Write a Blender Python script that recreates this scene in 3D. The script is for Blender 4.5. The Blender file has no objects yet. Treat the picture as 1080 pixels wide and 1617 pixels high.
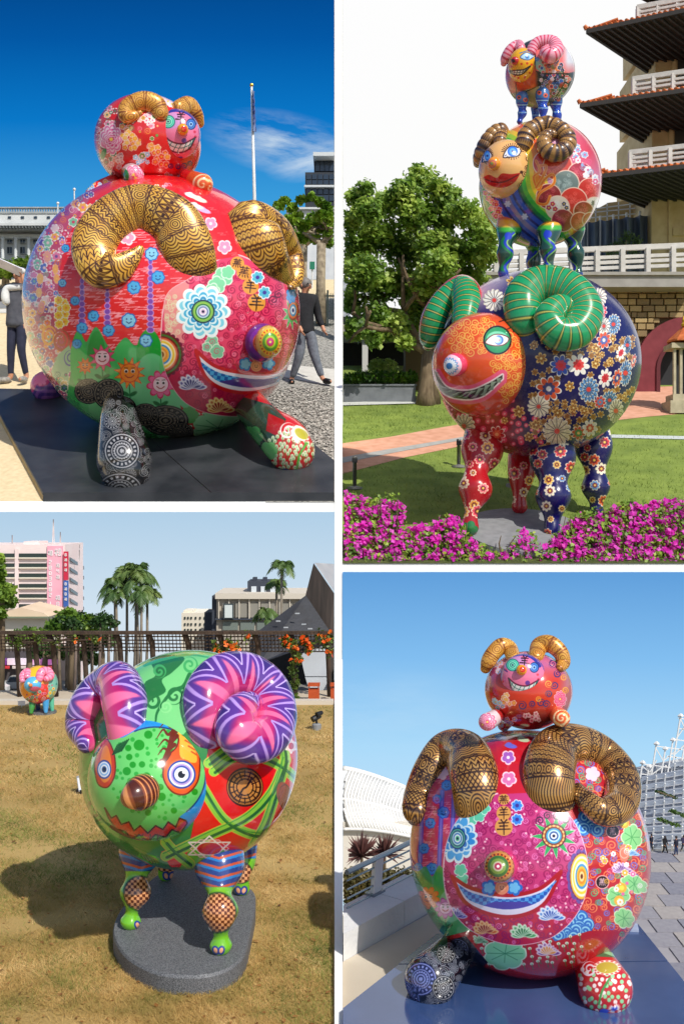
import bpy, math, random
import numpy as np
from mathutils import Vector
random.seed(7); rng = np.random.default_rng(7)
S = bpy.context.scene
COL = S.collection
F, H = 1617*35/36, 2.1            # focal length in photo pixels, eye height above the lower terrace
# ------------------------------------------------------------------ camera, world, sun, exposure
cam = bpy.data.objects.new('camera', bpy.data.cameras.new('camera')); COL.objects.link(cam)
cam.location = (0, 0, H); cam.rotation_euler = (math.radians(90), 0, 0)
cam.data.sensor_fit = 'VERTICAL'; cam.data.sensor_height = 36; cam.data.lens = 35
cam.data.clip_start = 0.05; cam.data.clip_end = 3000
S.camera = cam
SUN_AZ, SUN_EL = math.radians(35), math.radians(46)     # azimuth measured from straight behind the camera towards the right
sd = Vector((math.sin(SUN_AZ)*math.cos(SUN_EL), -math.cos(SUN_AZ)*math.cos(SUN_EL), math.sin(SUN_EL)))
W = bpy.data.worlds.new('World'); S.world = W; W.use_nodes = True
wn = W.node_tree.nodes; wl = W.node_tree.links
skyt = wn.new('ShaderNodeTexSky'); skyt.sky_type = 'NISHITA'; skyt.sun_disc = False
skyt.sun_elevation = SUN_EL; skyt.sun_rotation = math.atan2(sd.x, sd.y)
wl.new(skyt.outputs[0], wn['Background'].inputs[0]); wn['Background'].inputs[1].default_value = 0.11
sl = bpy.data.lights.new('sun', 'SUN'); sl.energy = 3.9; sl.angle = math.radians(0.6); sl.color = (1, .955, .88)
sun = bpy.data.objects.new('sun', sl); COL.objects.link(sun)
sun.rotation_euler = sd.to_track_quat('Z', 'Y').to_euler(); sun.location = (20, -20, 30)
S.view_settings.view_transform = 'Standard'; S.view_settings.look = 'None'
S.view_settings.exposure = 0.0; S.view_settings.gamma = 1.0; S.view_settings.use_curve_mapping = False
S.cycles.max_bounces = 6; S.cycles.transparent_max_bounces = 6
S.cycles.use_denoising = True

# ------------------------------------------------------------------ geometry of the place
def P(px, py, Y): return np.array([(px-540)*Y/F, Y, H-(py-808.5)*Y/F])
def proj(v):
    v = np.asarray(v, float)
    return 540+F*v[..., 0]/v[..., 1], 808.5-F*(v[..., 2]-H)/v[..., 1]
# three grounds: (z at Y=20, slope); the upper two are hillside plazas behind a white retaining wall at Y=20
GR = {'UL': (H+.197, .42), 'UR': (H-1.037, .30), 'LO': (0., 0.)}
def gz(g, Y): z, s = GR[g]; return z+s*(Y-20)
def gp(g, px, py, up=0.):
    """Point of ground g (raised by up) seen at a photo pixel."""
    z, s = GR[g]; k = (808.5-py)/F
    Y = (z+up-20*s-H)/(k-s)
    return P(px, py, Y)
def gY(g, py, up=0.): return gp(g, 540, py, up)[1]

# ------------------------------------------------------------------ objects
def wloc(o):
    v = np.zeros(3)
    while o is not None: v += np.array(o.location); o = o.parent
    return v
def tag(o, label=None, cat=None, group=None, kind=None):
    if label: o['label'] = label
    if cat: o['category'] = cat
    if group: o['group'] = group
    if kind: o['kind'] = kind
    return o
def thing(name, label, cat, loc=(0, 0, 0), group=None):
    o = bpy.data.objects.new(name, None); COL.objects.link(o); o.location = [float(c) for c in loc]
    o.empty_display_size = .1
    return tag(o, label, cat, group)
class MB:
    """Collects pieces of ONE mesh (world coordinates)."""
    def __init__(s): s.v = []; s.f = []; s.n = 0
    def add(s, v, f):
        v = np.asarray(v, float).reshape(-1, 3); s.v.append(v)
        s.f += [tuple(int(i)+s.n for i in q) for q in f]; s.n += len(v); return s
    def hexa(s, p):          # 8 corners: bottom ring then top ring
        return s.add(p, [(3, 2, 1, 0), (4, 5, 6, 7), (0, 1, 5, 4), (1, 2, 6, 5), (2, 3, 7, 6), (3, 0, 4, 7)])
    def box(s, x0, x1, y0, y1, z0, z1):
        return s.hexa([(x0, y0, z0), (x1, y0, z0), (x1, y1, z0), (x0, y1, z0), (x0, y0, z1), (x1, y0, z1), (x1, y1, z1), (x0, y1, z1)])
    def prism(s, low, high):
        n = len(low)
        return s.add(list(low)+list(high), [tuple(range(n))[::-1], tuple(range(n, 2*n))]+[(i, (i+1) % n, n+(i+1) % n, n+i) for i in range(n)])
    def bar(s, a, b, w, h=None, up=(0, 0, 1)):
        a, b = np.asarray(a, float), np.asarray(b, float); h = h or w
        d = b-a; d /= np.linalg.norm(d)+1e-9
        u = np.cross(d, up)
        if np.linalg.norm(u) < 1e-3: u = np.cross(d, (1, 0, 0))
        u /= np.linalg.norm(u); t = np.cross(u, d); u = u*w/2; t = t*h/2
        return s.hexa([a-u-t, a+u-t, b+u-t, b-u-t, a-u+t, a+u+t, b+u+t, b-u+t])
    def tube(s, pts, r, n=8, cap=True):
        pts = np.asarray(pts, float); m = len(pts); r = np.broadcast_to(np.asarray(r, float), (m,))
        t = np.gradient(pts, axis=0); t /= np.linalg.norm(t, axis=1)[:, None]+1e-12
        ref = np.array([0, 1., 0]) if abs(t[0][1]) < .9 else np.array([1., 0, 0])
        vs = []
        for i in range(m):
            u = ref-t[i]*np.dot(ref, t[i]); u /= np.linalg.norm(u)+1e-12; w = np.cross(t[i], u); ref = u
            a = np.arange(n)*2*math.pi/n
            vs.append(pts[i]+r[i]*(np.cos(a)[:, None]*u+np.sin(a)[:, None]*w))
        f = [(i*n+j, i*n+(j+1) % n, (i+1)*n+(j+1) % n, (i+1)*n+j) for i in range(m-1) for j in range(n)]
        if cap: f += [tuple(range(n))[::-1], tuple((m-1)*n+j for j in range(n))]
        return s.add(np.concatenate(vs), f)
    def lathe(s, c, prof, n=16):
        c = np.asarray(c, float); a = np.arange(n)*2*math.pi/n; v = []
        for r, z in prof: v.append(np.stack([c[0]+r*np.cos(a), c[1]+r*np.sin(a), np.full(n, c[2]+z)], 1))
        m = len(prof)
        f = [(i*n+j, i*n+(j+1) % n, (i+1)*n+(j+1) % n, (i+1)*n+j) for i in range(m-1) for j in range(n)]
        f += [tuple(range(n))[::-1], tuple((m-1)*n+j for j in range(n))]
        return s.add(np.concatenate(v), f)
    def ell(s, c, r, nu=12, nv=8):
        prof = [(math.sin(math.pi*(i+.02)/(nv+.04)), -math.cos(math.pi*(i+.02)/(nv+.04))) for i in range(nv+1)]
        k = len(s.v); s.lathe((0, 0, 0), prof, nu)
        s.v[k] = s.v[k]*np.asarray(r, float)+np.asarray(c, float); return s
    def quads(s, V):         # (n,4,3)
        V = np.asarray(V, float); n = len(V)
        return s.add(V.reshape(-1, 3), np.arange(4*n).reshape(n, 4))
    def clip(s, x0=-1e9, x1=1e9, y0=-1e9, y1=1e9):
        """Leaves out faces of the part of the plant beyond the plot's edge."""
        V = np.concatenate(s.v); px, py = proj(V); ok = (px > x0) & (px < x1) & (py > y0) & (py < y1)
        s.f = [q for q in s.f if all(ok[i] for i in q)]; return s
    def mesh(s, name, mat, off, smooth=False):
        me = bpy.data.meshes.new(name); V = np.concatenate(s.v)-off
        me.from_pydata(V.tolist(), [], s.f)
        if mat is not None: me.materials.append(mat)
        if smooth: me.polygons.foreach_set('use_smooth', np.ones(len(me.polygons), bool))
        me.update(); return me
    def build(s, name, mat, parent=None, loc=None, smooth=False, kind=None):
        off = wloc(parent) if parent is not None else (np.asarray(loc, float) if loc is not None else np.zeros(3))
        o = bpy.data.objects.new(name, s.mesh(name, mat, off, smooth)); COL.objects.link(o)
        if parent is not None: o.parent = parent
        elif loc is not None: o.location = [float(c) for c in loc]
        if kind: o['kind'] = kind
        return o
def copy_tree(o, parent=None, loc=None):
    c = o.copy(); COL.objects.link(c)
    if parent is not None: c.parent = parent
    if loc is not None: c.location = [float(q) for q in loc]
    for ch in list(o.children): copy_tree(ch, c)
    return c

# ------------------------------------------------------------------ materials
def lin(c): 
    c = np.asarray(c, float)/255; return tuple(np.where(c <= .04045, c/12.92, ((c+.055)/1.055)**2.4))+(1.,)
def M(name, c1, c2=None, scale=4., rough=.7, metal=0., bump=0., bscale=None, coat=0., detail=5., lo=.35, hi=.65, spec=None, stretch=None, transl=0.):
    m = bpy.data.materials.new(name); m.use_nodes = True; nt = m.node_tree; b = nt.nodes['Principled BSDF']
    b.inputs['Base Color'].default_value = lin(c1); b.inputs['Roughness'].default_value = rough
    b.inputs['Metallic'].default_value = metal; b.inputs['Coat Weight'].default_value = coat; b.inputs['Coat Roughness'].default_value = .05
    if spec is not None: b.inputs['Specular IOR Level'].default_value = spec
    tc = nt.nodes.new('ShaderNodeTexCoord'); src = tc.outputs['Object']
    if stretch:
        mp = nt.nodes.new('ShaderNodeMapping'); mp.inputs['Scale'].default_value = stretch
        nt.links.new(src, mp.inputs[0]); src = mp.outputs[0]
    if c2 is not None:
        n = nt.nodes.new('ShaderNodeTexNoise'); n.inputs['Scale'].default_value = scale; n.inputs['Detail'].default_value = detail
        r = nt.nodes.new('ShaderNodeValToRGB'); r.color_ramp.elements[0].color = lin(c1); r.color_ramp.elements[1].color = lin(c2)
        r.color_ramp.elements[0].position = lo; r.color_ramp.elements[1].position = hi
        nt.links.new(src, n.inputs[0]); nt.links.new(n.outputs[0], r.inputs[0]); nt.links.new(r.outputs[0], b.inputs['Base Color'])
        if transl:
            t = nt.nodes.new('ShaderNodeBsdfTranslucent'); mx = nt.nodes.new('ShaderNodeMixShader'); mx.inputs[0].default_value = transl
            nt.links.new(r.outputs[0], t.inputs[0]); nt.links.new(b.outputs[0], mx.inputs[1]); nt.links.new(t.outputs[0], mx.inputs[2])
            nt.links.new(mx.outputs[0], nt.nodes['Material Output'].inputs[0])
    if bump:
        n2 = nt.nodes.new('ShaderNodeTexNoise'); n2.inputs['Scale'].default_value = bscale or scale*3; n2.inputs['Detail'].default_value = 6
        bp = nt.nodes.new('ShaderNodeBump'); bp.inputs['Strength'].default_value = bump; bp.inputs['Distance'].default_value = .02
        nt.links.new(src, n2.inputs[0]); nt.links.new(n2.outputs[0], bp.inputs['Height']); nt.links.new(bp.outputs[0], b.inputs['Normal'])
    return m
def leaf_mat(name, a, b, c, scale=1.2, rough=.5, transl=.25):
    """Foliage: colour varies from clump to clump and from leaf to leaf."""
    m = M(name, a, b, scale=scale, rough=rough, transl=transl, detail=2, lo=.3, hi=.7)
    nt = m.node_tree; r = [n for n in nt.nodes if n.type == 'VALTORGB'][0]
    e = r.color_ramp.elements.new(.5); e.color = lin(c); return m
def glass(name, c, rough=.08): return M(name, c, rough=rough, spec=.8)

# ------------------------------------------------------------------ painted skins: numpy canvases in photo-pixel units
class Cv:
    def __init__(s, X, Y, base=(200, 30, 40), U=None, V=None):
        s.X, s.Y, s.U, s.V = X.astype(np.float32), Y.astype(np.float32), U, V
        s.C = np.empty(X.shape+(3,), np.float32); s.C[:] = np.array(base, np.float32)/255
    def win(s, x0, y0, x1, y1):
        m = (s.X >= x0) & (s.X <= x1) & (s.Y >= y0) & (s.Y <= y1)
        r = np.flatnonzero(m.any(1)); c = np.flatnonzero(m.any(0))
        return None if len(r) == 0 else (slice(r[0], r[-1]+1), slice(c[0], c[-1]+1))
    def put(s, w, a, col):
        a = np.clip(a, 0, 1)[..., None]
        if s.mask is not None: a = a*s.mask[w][..., None]
        s.C[w] += (np.asarray(col, np.float32)/255-s.C[w])*a
    mask = None
    aa = .55
    def sd(s, w, d, col): s.put(w, .5-d/(2*s.aa), col)
    def rel(s, cx, cy, R, rot=0, sx=1):
        w = s.win(cx-R, cy-R, cx+R, cy+R)
        if w is None: return None
        x, y = s.X[w]-cx, s.Y[w]-cy
        if rot: c, q = math.cos(rot), math.sin(rot); x, y = x*c+y*q, -x*q+y*c
        return w, x/sx, y
    def disc(s, cx, cy, r, col, ry=None, rot=0):
        ry = ry or r; q = s.rel(cx, cy, max(r, ry)+2, rot)
        if q is None: return
        w, x, y = q; s.sd(w, (np.sqrt((x/r)**2+(y/ry)**2)-1)*min(r, ry), col)
    def ring(s, cx, cy, r, wd, col, sx=1, dots=0):
        q = s.rel(cx, cy, r+wd+2, 0, sx)
        if q is None: return
        w, x, y = q; rr = np.hypot(x, y); d = np.abs(rr-r)-wd/2
        if dots: d = np.maximum(d, -(np.cos(np.arctan2(y, x)*dots))*wd*.6)
        s.sd(w, d, col)
    def petal(s, cx, cy, r, n, col, depth=.3, rot=0, sx=1, sharp=False):
        q = s.rel(cx, cy, r*1.1+2, rot, sx)
        if q is None: return
        w, x, y = q; ph = np.arctan2(y, x)*n/2
        k = np.abs(np.cos(ph)); k = k if not sharp else 1-np.abs(np.sin(ph))
        s.sd(w, np.hypot(x, y)-r*(1-depth+depth*k**(.6 if not sharp else 1)), col)
    def flower(s, cx, cy, r, n, cols, depth=.3, rot=0, sx=1, rays=None, sharp=False):
        """cols: rim to centre."""
        m = len(cols)
        for i, c in enumerate(cols):
            k = 1-i/m*.9
            s.petal(cx, cy, r*k, n, c, depth*(1 if i < 3 else .3), rot, sx, sharp)
        if rays is not None:
            for i in range(n):
                a = rot+2*math.pi*(i+.5)/n
                s.line([(cx+sx*.3*r*math.cos(a), cy+.3*r*math.sin(a)), (cx+sx*.8*r*math.cos(a), cy+.8*r*math.sin(a))], max(.5, r*.05), rays)
    def target(s, cx, cy, r, cols, sx=1):
        m = len(cols)
        for i, c in enumerate(cols): s.disc(cx, cy, r*(1-i/m)*sx, c, r*(1-i/m))
    def spiral(s, cx, cy, r, turns, wd, col, rot=0, dirn=1, sx=1):
        q = s.rel(cx, cy, r+2, 0, sx)
        if q is None: return
        w, x, y = q; rr = np.hypot(x, y); ph = dirn*np.arctan2(y, x)-rot; pit = r/turns
        fr = (rr/pit-ph/(2*math.pi)) % 1.0
        d = np.abs(fr-.5)*pit-wd/2*(0.6+.6*rr/r)
        s.sd(w, np.maximum(d, rr-r), col)
    def line(s, pts, wd, col, wd2=None):
        pts = np.asarray(pts, float); x0, y0 = pts.min(0)-wd-2; x1, y1 = pts.max(0)+wd+2
        w = s.win(x0, y0, x1, y1)
        if w is None: return
        X, Y = s.X[w], s.Y[w]; best = np.full(X.shape, 1e9, np.float32); n = len(pts)-1
        for i in range(n):
            a, b = pts[i], pts[i+1]; d = b-a; L = d@d+1e-9
            t = np.clip(((X-a[0])*d[0]+(Y-a[1])*d[1])/L, 0, 1)
            wi = wd if wd2 is None else wd+(wd2-wd)*(i+t)/n
            best = np.minimum(best, np.hypot(X-a[0]-t*d[0], Y-a[1]-t*d[1])-wi/2)
        s.sd(w, best, col)
    def poly(s, pts, col, rim=None, rw=1.5):
        pts = np.asarray(pts, float); x0, y0 = pts.min(0)-2; x1, y1 = pts.max(0)+2
        w = s.win(x0, y0, x1, y1)
        if w is None: return
        d = s.polyd(pts, w); s.sd(w, d, col)
        if rim is not None: s.sd(w, np.abs(d)-rw/2, rim)
    def polyd(s, pts, w=(slice(None), slice(None))):
        pts = np.asarray(pts, float); X, Y = s.X[w], s.Y[w]; ins = np.zeros(X.shape, bool); best = np.full(X.shape, 1e9, np.float32); n = len(pts)
        for i in range(n):
            a, b = pts[i], pts[(i+1) % n]; d = b-a; L = d@d+1e-9
            t = np.clip(((X-a[0])*d[0]+(Y-a[1])*d[1])/L, 0, 1)
            best = np.minimum(best, np.hypot(X-a[0]-t*d[0], Y-a[1]-t*d[1]))
            if a[1] != b[1]:
                c = ((a[1] > Y) != (b[1] > Y)) & (X < (b[0]-a[0])*(Y-a[1])/(b[1]-a[1])+a[0]); ins ^= c
        return np.where(ins, -best, best)
    def fill(s, a, col): s.put((slice(None), slice(None)), np.asarray(a, np.float32), col)
    def clipto(s, pts): s.mask = None if pts is None else np.clip(.5-s.polyd(np.asarray(pts)), 0, 1)
    def curls(s, pts, col, r=(4, 8), w=1.3, seed=0, turns=1.7):
        q = random.Random(seed)
        for x, y in pts: s.spiral(x, y, q.uniform(*r), turns, w, col, q.uniform(0, 6.28), q.choice((-1, 1)))
def scat(poly, step, seed=0, jit=.35):
    """Jittered hexagonal scatter inside a polygon."""
    q = random.Random(seed); p = np.asarray(poly, float); x0, y0 = p.min(0); x1, y1 = p.max(0); out = []; row = 0; y = y0
    while y < y1:
        x = x0+(row % 2)*step/2
        while x < x1:
            a, b = x+q.uniform(-jit, jit)*step, y+q.uniform(-jit, jit)*step
            ins = False; n = len(p)
            for i in range(n):
                u, v = p[i], p[(i+1) % n]
                if (u[1] > b) != (v[1] > b) and a < (v[0]-u[0])*(b-u[1])/(v[1]-u[1])+u[0]: ins = not ins
            if ins: out.append((a, b))
            x += step
        y += step*.87; row += 1
    return out
def smooth(pts, k=8, closed=False):
    """Catmull-Rom through rows of numbers."""
    p = np.asarray(pts, float); n = len(p)
    q = np.vstack([p[-1], p, p[0], p[1]]) if closed else np.vstack([2*p[0]-p[1], p, 2*p[-1]-p[-2]])
    out = []
    for i in range(n if closed else n-1):
        a, b, c, d = q[i], q[i+1], q[i+2], q[i+3]
        for t in np.arange(k)/k:
            out.append(.5*(2*b+(c-a)*t+(2*a-5*b+4*c-d)*t*t+(3*b-a-3*c+d)*t**3))
    if not closed: out.append(p[-1])
    return np.array(out)
def skin_mat(name, C, rough=.22, metal=0., coat=.6, metalmap=None):
    h, w = C.shape[:2]
    im = bpy.data.images.new(name, w, h, alpha=False)
    px = np.ones((h, w, 4), np.float32); px[..., :3] = np.clip(C, 0, 1)
    im.pixels.foreach_set(px.ravel()); im.update(); im.pack()
    m = bpy.data.materials.new(name); m.use_nodes = True; nt = m.node_tree; b = nt.nodes['Principled BSDF']
    t = nt.nodes.new('ShaderNodeTexImage'); t.image = im; t.extension = 'EXTEND'
    d1 = nt.nodes.new('ShaderNodeTexNoise'); d1.inputs['Scale'].default_value = 3.2; d1.inputs['Detail'].default_value = 9; d1.inputs['Roughness'].default_value = .72
    dr = nt.nodes.new('ShaderNodeMapRange'); dr.inputs['From Min'].default_value = .52; dr.inputs['From Max'].default_value = .8; dr.inputs['To Max'].default_value = .17
    dm = nt.nodes.new('ShaderNodeMix'); dm.data_type = 'RGBA'; dm.inputs[7].default_value = lin((176, 164, 148)); tc0 = nt.nodes.new('ShaderNodeTexCoord')
    nt.links.new(tc0.outputs['Object'], d1.inputs[0]); nt.links.new(d1.outputs[0], dr.inputs[0]); nt.links.new(dr.outputs[0], dm.inputs[0]); nt.links.new(t.outputs[0], dm.inputs[6]); nt.links.new(dm.outputs[2], b.inputs['Base Color'])   # thin film of dust
    bn = nt.nodes.new('ShaderNodeTexNoise'); bn.inputs['Scale'].default_value = 2.4; bn.inputs['Detail'].default_value = 3; bp = nt.nodes.new('ShaderNodeBump'); bp.inputs['Strength'].default_value = .12; bp.inputs['Distance'].default_value = .03
    nt.links.new(tc0.outputs['Object'], bn.inputs[0]); nt.links.new(bn.outputs[0], bp.inputs['Height']); nt.links.new(bp.outputs[0], b.inputs['Normal']); nt.links.new(bp.outputs[0], b.inputs['Coat Normal'])
    n = nt.nodes.new('ShaderNodeTexNoise'); n.inputs['Scale'].default_value = 9; n.inputs['Detail'].default_value = 6
    r = nt.nodes.new('ShaderNodeMapRange'); r.inputs['To Min'].default_value = rough*.8; r.inputs['To Max'].default_value = rough*1.35
    tc = nt.nodes.new('ShaderNodeTexCoord'); nt.links.new(tc.outputs['Object'], n.inputs[0])
    nt.links.new(n.outputs[0], r.inputs[0]); nt.links.new(r.outputs[0], b.inputs['Roughness'])
    b.inputs['Metallic'].default_value = metal; b.inputs['Coat Weight'].default_value = coat; b.inputs['Coat Roughness'].default_value = .04
    return m
O = np.array([0, 0, H])
class Ell:
    """Painted ellipsoid: centre pixel, pixel radii, distance, depth radius (metres), roll in the picture plane."""
    def __init__(s, px, py, rx, ry, Y, rd=None, roll=0., tex=512, base=(200, 30, 40), sq=2.0):
        s.c = P(px, py, Y); k = Y/F; rd = rd if rd else .5*(rx+ry)*k; c, q = math.cos(roll), math.sin(roll)
        s.M = np.array([[c, 0, q], [0, 1, 0], [-q, 0, c]])@np.diag([rx*k, rd, ry*k]); s.I = np.linalg.inv(s.M)
        d = s.I@(O-s.c); d /= np.linalg.norm(d); e1 = np.array([1., 0, 0]); e1 -= d*(e1@d); e1 /= np.linalg.norm(e1)
        s.B = np.stack([e1, np.cross(d, e1)*1., d]); s.name = 'x'
        if s.B[1][2] < 0: s.B[1] *= -1
        g = (np.arange(tex)+.5)/tex*2-1; U, V = np.meshgrid(g, g); r = np.minimum(np.hypot(U, V), 1.); ph = np.arctan2(V, U)
        X, Yp = proj(s.pt(r*math.pi/2, ph)); s.cv = Cv(X, Yp, base)
    def pt(s, th, ph):
        n = (np.sin(th)*np.cos(ph))[..., None]*s.B[0]+(np.sin(th)*np.sin(ph))[..., None]*s.B[1]+np.cos(th)[..., None]*s.B[2]
        return n@s.M.T+s.c
    def hit(s, px, py):
        """Distance Y of the front surface at a photo pixel (clamped to the rim)."""
        d = P(px, py, 1.)-O; o, q = s.I@(O-s.c), s.I@d
        a, b, c = q@q, o@q, o@o-1; D = b*b-a*c
        t = (-b-math.sqrt(D))/a if D > 0 else -b/a
        return t
    def build(s, name, parent, nth=40, nph=72, **kw):
        th = np.linspace(0, math.pi, nth+1)[1:-1]; ph = np.arange(nph)*2*math.pi/nph
        T, PH = np.meshgrid(th, ph, indexing='ij'); v = s.pt(T, PH).reshape(-1, 3)
        v = np.vstack([v, s.pt(np.array([0.]), np.array([0.])), s.pt(np.array([math.pi]), np.array([0.]))]); m = nth-1; a, b = len(v)-2, len(v)-1
        f = [(i*nph+j, (i+1)*nph+j, (i+1)*nph+(j+1) % nph, i*nph+(j+1) % nph) for i in range(m-1) for j in range(nph)]
        f += [(a, j, (j+1) % nph) for j in range(nph)]+[(b, (m-1)*nph+(j+1) % nph, (m-1)*nph+j) for j in range(nph)]
        r = np.append(np.where(T <= math.pi/2, T, math.pi-T).ravel(), [0, 0])/(math.pi/2); pp = np.append(PH.ravel(), [0, 0])
        uv = np.stack([.5+.5*r*np.cos(pp), .5+.5*r*np.sin(pp)], 1)
        return finish(name, v, f, uv, skin_mat(name+'_paint', s.cv.C, **kw), parent)
def finish(name, v, f, uv, mat, parent):
    me = bpy.data.meshes.new(name); me.from_pydata((v-wloc(parent)).tolist(), [], f)
    l = me.uv_layers.new(name='paint'); idx = np.empty(len(me.loops), np.int32); me.loops.foreach_get('vertex_index', idx)
    l.data.foreach_set('uv', uv[idx].astype(np.float32).ravel())
    me.polygons.foreach_set('use_smooth', np.ones(len(me.polygons), bool)); me.materials.append(mat); me.update()
    o = bpy.data.objects.new(name, me); COL.objects.link(o); o.parent = parent; return o
class Tub:
    """Painted tapering tube through rows (px, py, Y, r in pixels); rounded ends."""
    def __init__(s, rows, tex=(256, 192), base=(200, 160, 60), k=8, end=(True, True), on=None, flat=1.):
        s.flat = flat
        rows = [list(r) for r in rows]
        if on is not None:           # third number is a lift in radii above the surface of the body `on`
            for r in rows:
                y0 = on.hit(r[0], r[1]); r[2] = y0-r[2]*r[3]*y0/F
        p = smooth(rows, k); ctr = np.array([P(a, b, c) for a, b, c, d in p]); rad = p[:, 3]*p[:, 2]/F
        def cap(ci, ri, first):
            t = ctr[1]-ctr[0] if first else ctr[-1]-ctr[-2]; t = t/(np.linalg.norm(t)+1e-9)*(-1 if first else 1)
            a = np.linspace(.15, 1, 6)*math.pi/2
            return [ci+t*ri*math.sin(x)*.95 for x in a], [max(ri*math.cos(x), 1e-4) for x in a]
        if end[0]:
            c, r = cap(ctr[0], rad[0], True); A, RA = c[::-1], r[::-1]
        else: A, RA = [], []
        if end[1]: c2, r2 = cap(ctr[-1], rad[-1], False)
        else: c2, r2 = [], []
        s.ctr = np.array(list(A)+list(ctr)+list(c2)); s.rad = np.array(list(RA)+list(rad)+list(r2))
        t = np.gradient(s.ctr, axis=0); t /= np.linalg.norm(t, axis=1)[:, None]+1e-12; s.a, s.b = [], []
        for i in range(len(t)):      # frame: the first axis points away from the eye, so the seam is behind
            away = s.ctr[i]-O; away /= np.linalg.norm(away)
            u = away-t[i]*(away@t[i])
            if i and np.linalg.norm(u) < .25: u = s.a[-1]-t[i]*(s.a[-1]@t[i])
            u /= np.linalg.norm(u)+1e-9; s.a.append(u); s.b.append(np.cross(t[i], u))
        s.a, s.b = np.array(s.a), np.array(s.b)
        sl = np.concatenate([[0], np.cumsum(np.linalg.norm(np.diff(s.ctr, axis=0), axis=1))]); s.s = sl/sl[-1]
        ym = s.ctr[:, 1].mean(); s.L = sl[-1]*F/ym; s.R = s.rad*F/ym
        U, V = np.meshgrid((np.arange(tex[0])+.5)/tex[0], (np.arange(tex[1])+.5)/tex[1])
        Vf = np.where(V < .25, .5-V, np.where(V > .75, 1.5-V, V))     # the hidden half repeats the seen half, mirrored
        X, Y = proj(s.pt(U, Vf)); s.cv = Cv(X, Y, base, U*s.L, (V-.5)*2*math.pi*np.interp(U, s.s, s.R)); s.cv.vn = V; s.cv.un = U
    def pt(s, U, V):
        g = lambda A: np.stack([np.interp(U, s.s, A[:, i]) for i in range(3)], -1)
        r = np.interp(U, s.s, s.rad)[..., None]; a = V*2*math.pi
        return g(s.ctr)+r*(s.flat*np.cos(a)[..., None]*g(s.a)+np.sin(a)[..., None]*g(s.b))
    def build(s, name, parent, n=28, **kw):
        v_ = np.linspace(0, 1, n+1); U, V = np.meshgrid(s.s, v_, indexing='ij'); v = s.pt(U, V).reshape(-1, 3); m = len(s.s)
        f = [(i*(n+1)+j, i*(n+1)+j+1, (i+1)*(n+1)+j+1, (i+1)*(n+1)+j) for i in range(m-1) for j in range(n)]
        uv = np.stack([U.ravel(), V.ravel()], 1)
        return finish(name, v, f, uv, skin_mat(name+'_paint', s.cv.C, **kw), parent)
def quadmesh(name, V, mat, parent=None, loc=None, kind=None, win=None):
    """Many small four-cornered faces (leaves, blades, petals) as one mesh; win = plot edges in the picture, faces beyond them left out."""
    V = np.asarray(V, np.float32)
    if win is not None:
        px, py = proj(V); ok = ((px > win[0]) & (px < win[1]) & (py > win[2]) & (py < win[3])).all(1); V = V[ok]
    off = wloc(parent) if parent is not None else (np.asarray(loc, float) if loc is not None else np.zeros(3))
    k = V.shape[1]; n = len(V)*k; me = bpy.data.meshes.new(name); me.vertices.add(n); me.vertices.foreach_set('co', (V.reshape(-1, 3)-off).astype(np.float32).ravel())
    me.loops.add(n); me.loops.foreach_set('vertex_index', np.arange(n, dtype=np.int32))
    me.polygons.add(len(V)); me.polygons.foreach_set('loop_start', np.arange(0, n, k, dtype=np.int32)); me.polygons.foreach_set('loop_total', np.full(len(V), k, np.int32))
    me.materials.append(mat); me.update(calc_edges=True)
    o = bpy.data.objects.new(name, me); COL.objects.link(o)
    if parent is not None: o.parent = parent
    elif loc is not None: o.location = [float(c) for c in loc]
    if kind: o['kind'] = kind
    return o
def leaves(C, size, aspect=.55, droop=.0, rg=rng, up=.35, facing=None, spread=.7):
    """Leaf quads (a folded diamond seen as a quad) at centres C with random bearings."""
    n = len(C); d = rg.normal(size=(n, 3)); d[:, 2] -= droop; d /= np.linalg.norm(d, axis=1)[:, None]
    if facing is not None:      # blades turned towards the light, as foliage does
        nn = np.asarray(facing, float)+spread*rg.normal(size=(n, 3)); nn /= np.linalg.norm(nn, axis=1)[:, None]; d -= nn*(nn*d).sum(1)[:, None]; d /= np.linalg.norm(d, axis=1)[:, None]+1e-9
    w = np.cross(nn, d) if facing is not None else rg.normal(size=(n, 3)); w[:, 2] *= up if facing is None else 1; w -= d*(w*d).sum(1)[:, None]; w /= np.linalg.norm(w, axis=1)[:, None]+1e-9
    s = (size*rg.uniform(.6, 1.3, n))[:, None]; nn = np.cross(d, w)
    return np.stack([C-d*s*.5, C+w*s*aspect*.5+nn*s*.08, C+d*s*.5, C-w*s*aspect*.5+nn*s*.08], 1)
def blob_points(centres, radii, n, rg=rng, shell=.45):
    """n points in the outer part of a set of ellipsoidal clumps."""
    centres, radii = np.asarray(centres, float), np.asarray(radii, float)
    if radii.ndim == 1: radii = np.stack([radii]*3, 1)
    pr = radii.prod(1)**.66; i = rg.choice(len(centres), n, p=pr/pr.sum())
    d = rg.normal(size=(n, 3)); d /= np.linalg.norm(d, axis=1)[:, None]
    r = (shell+(1-shell)*rg.random(n)**.6)*(1+.12*rg.normal(size=n))
    return centres[i]+d*radii[i]*r[:, None]
def pix_box(mb, x0, x1, y0, y1, Y, depth, dz0=0.):
    """Box whose front face fills a pixel rectangle at distance Y."""
    a, b = P(x0, y1, Y), P(x1, y0, Y); return mb.box(a[0], b[0], Y, Y+depth, a[2]-dz0, b[2])
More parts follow.
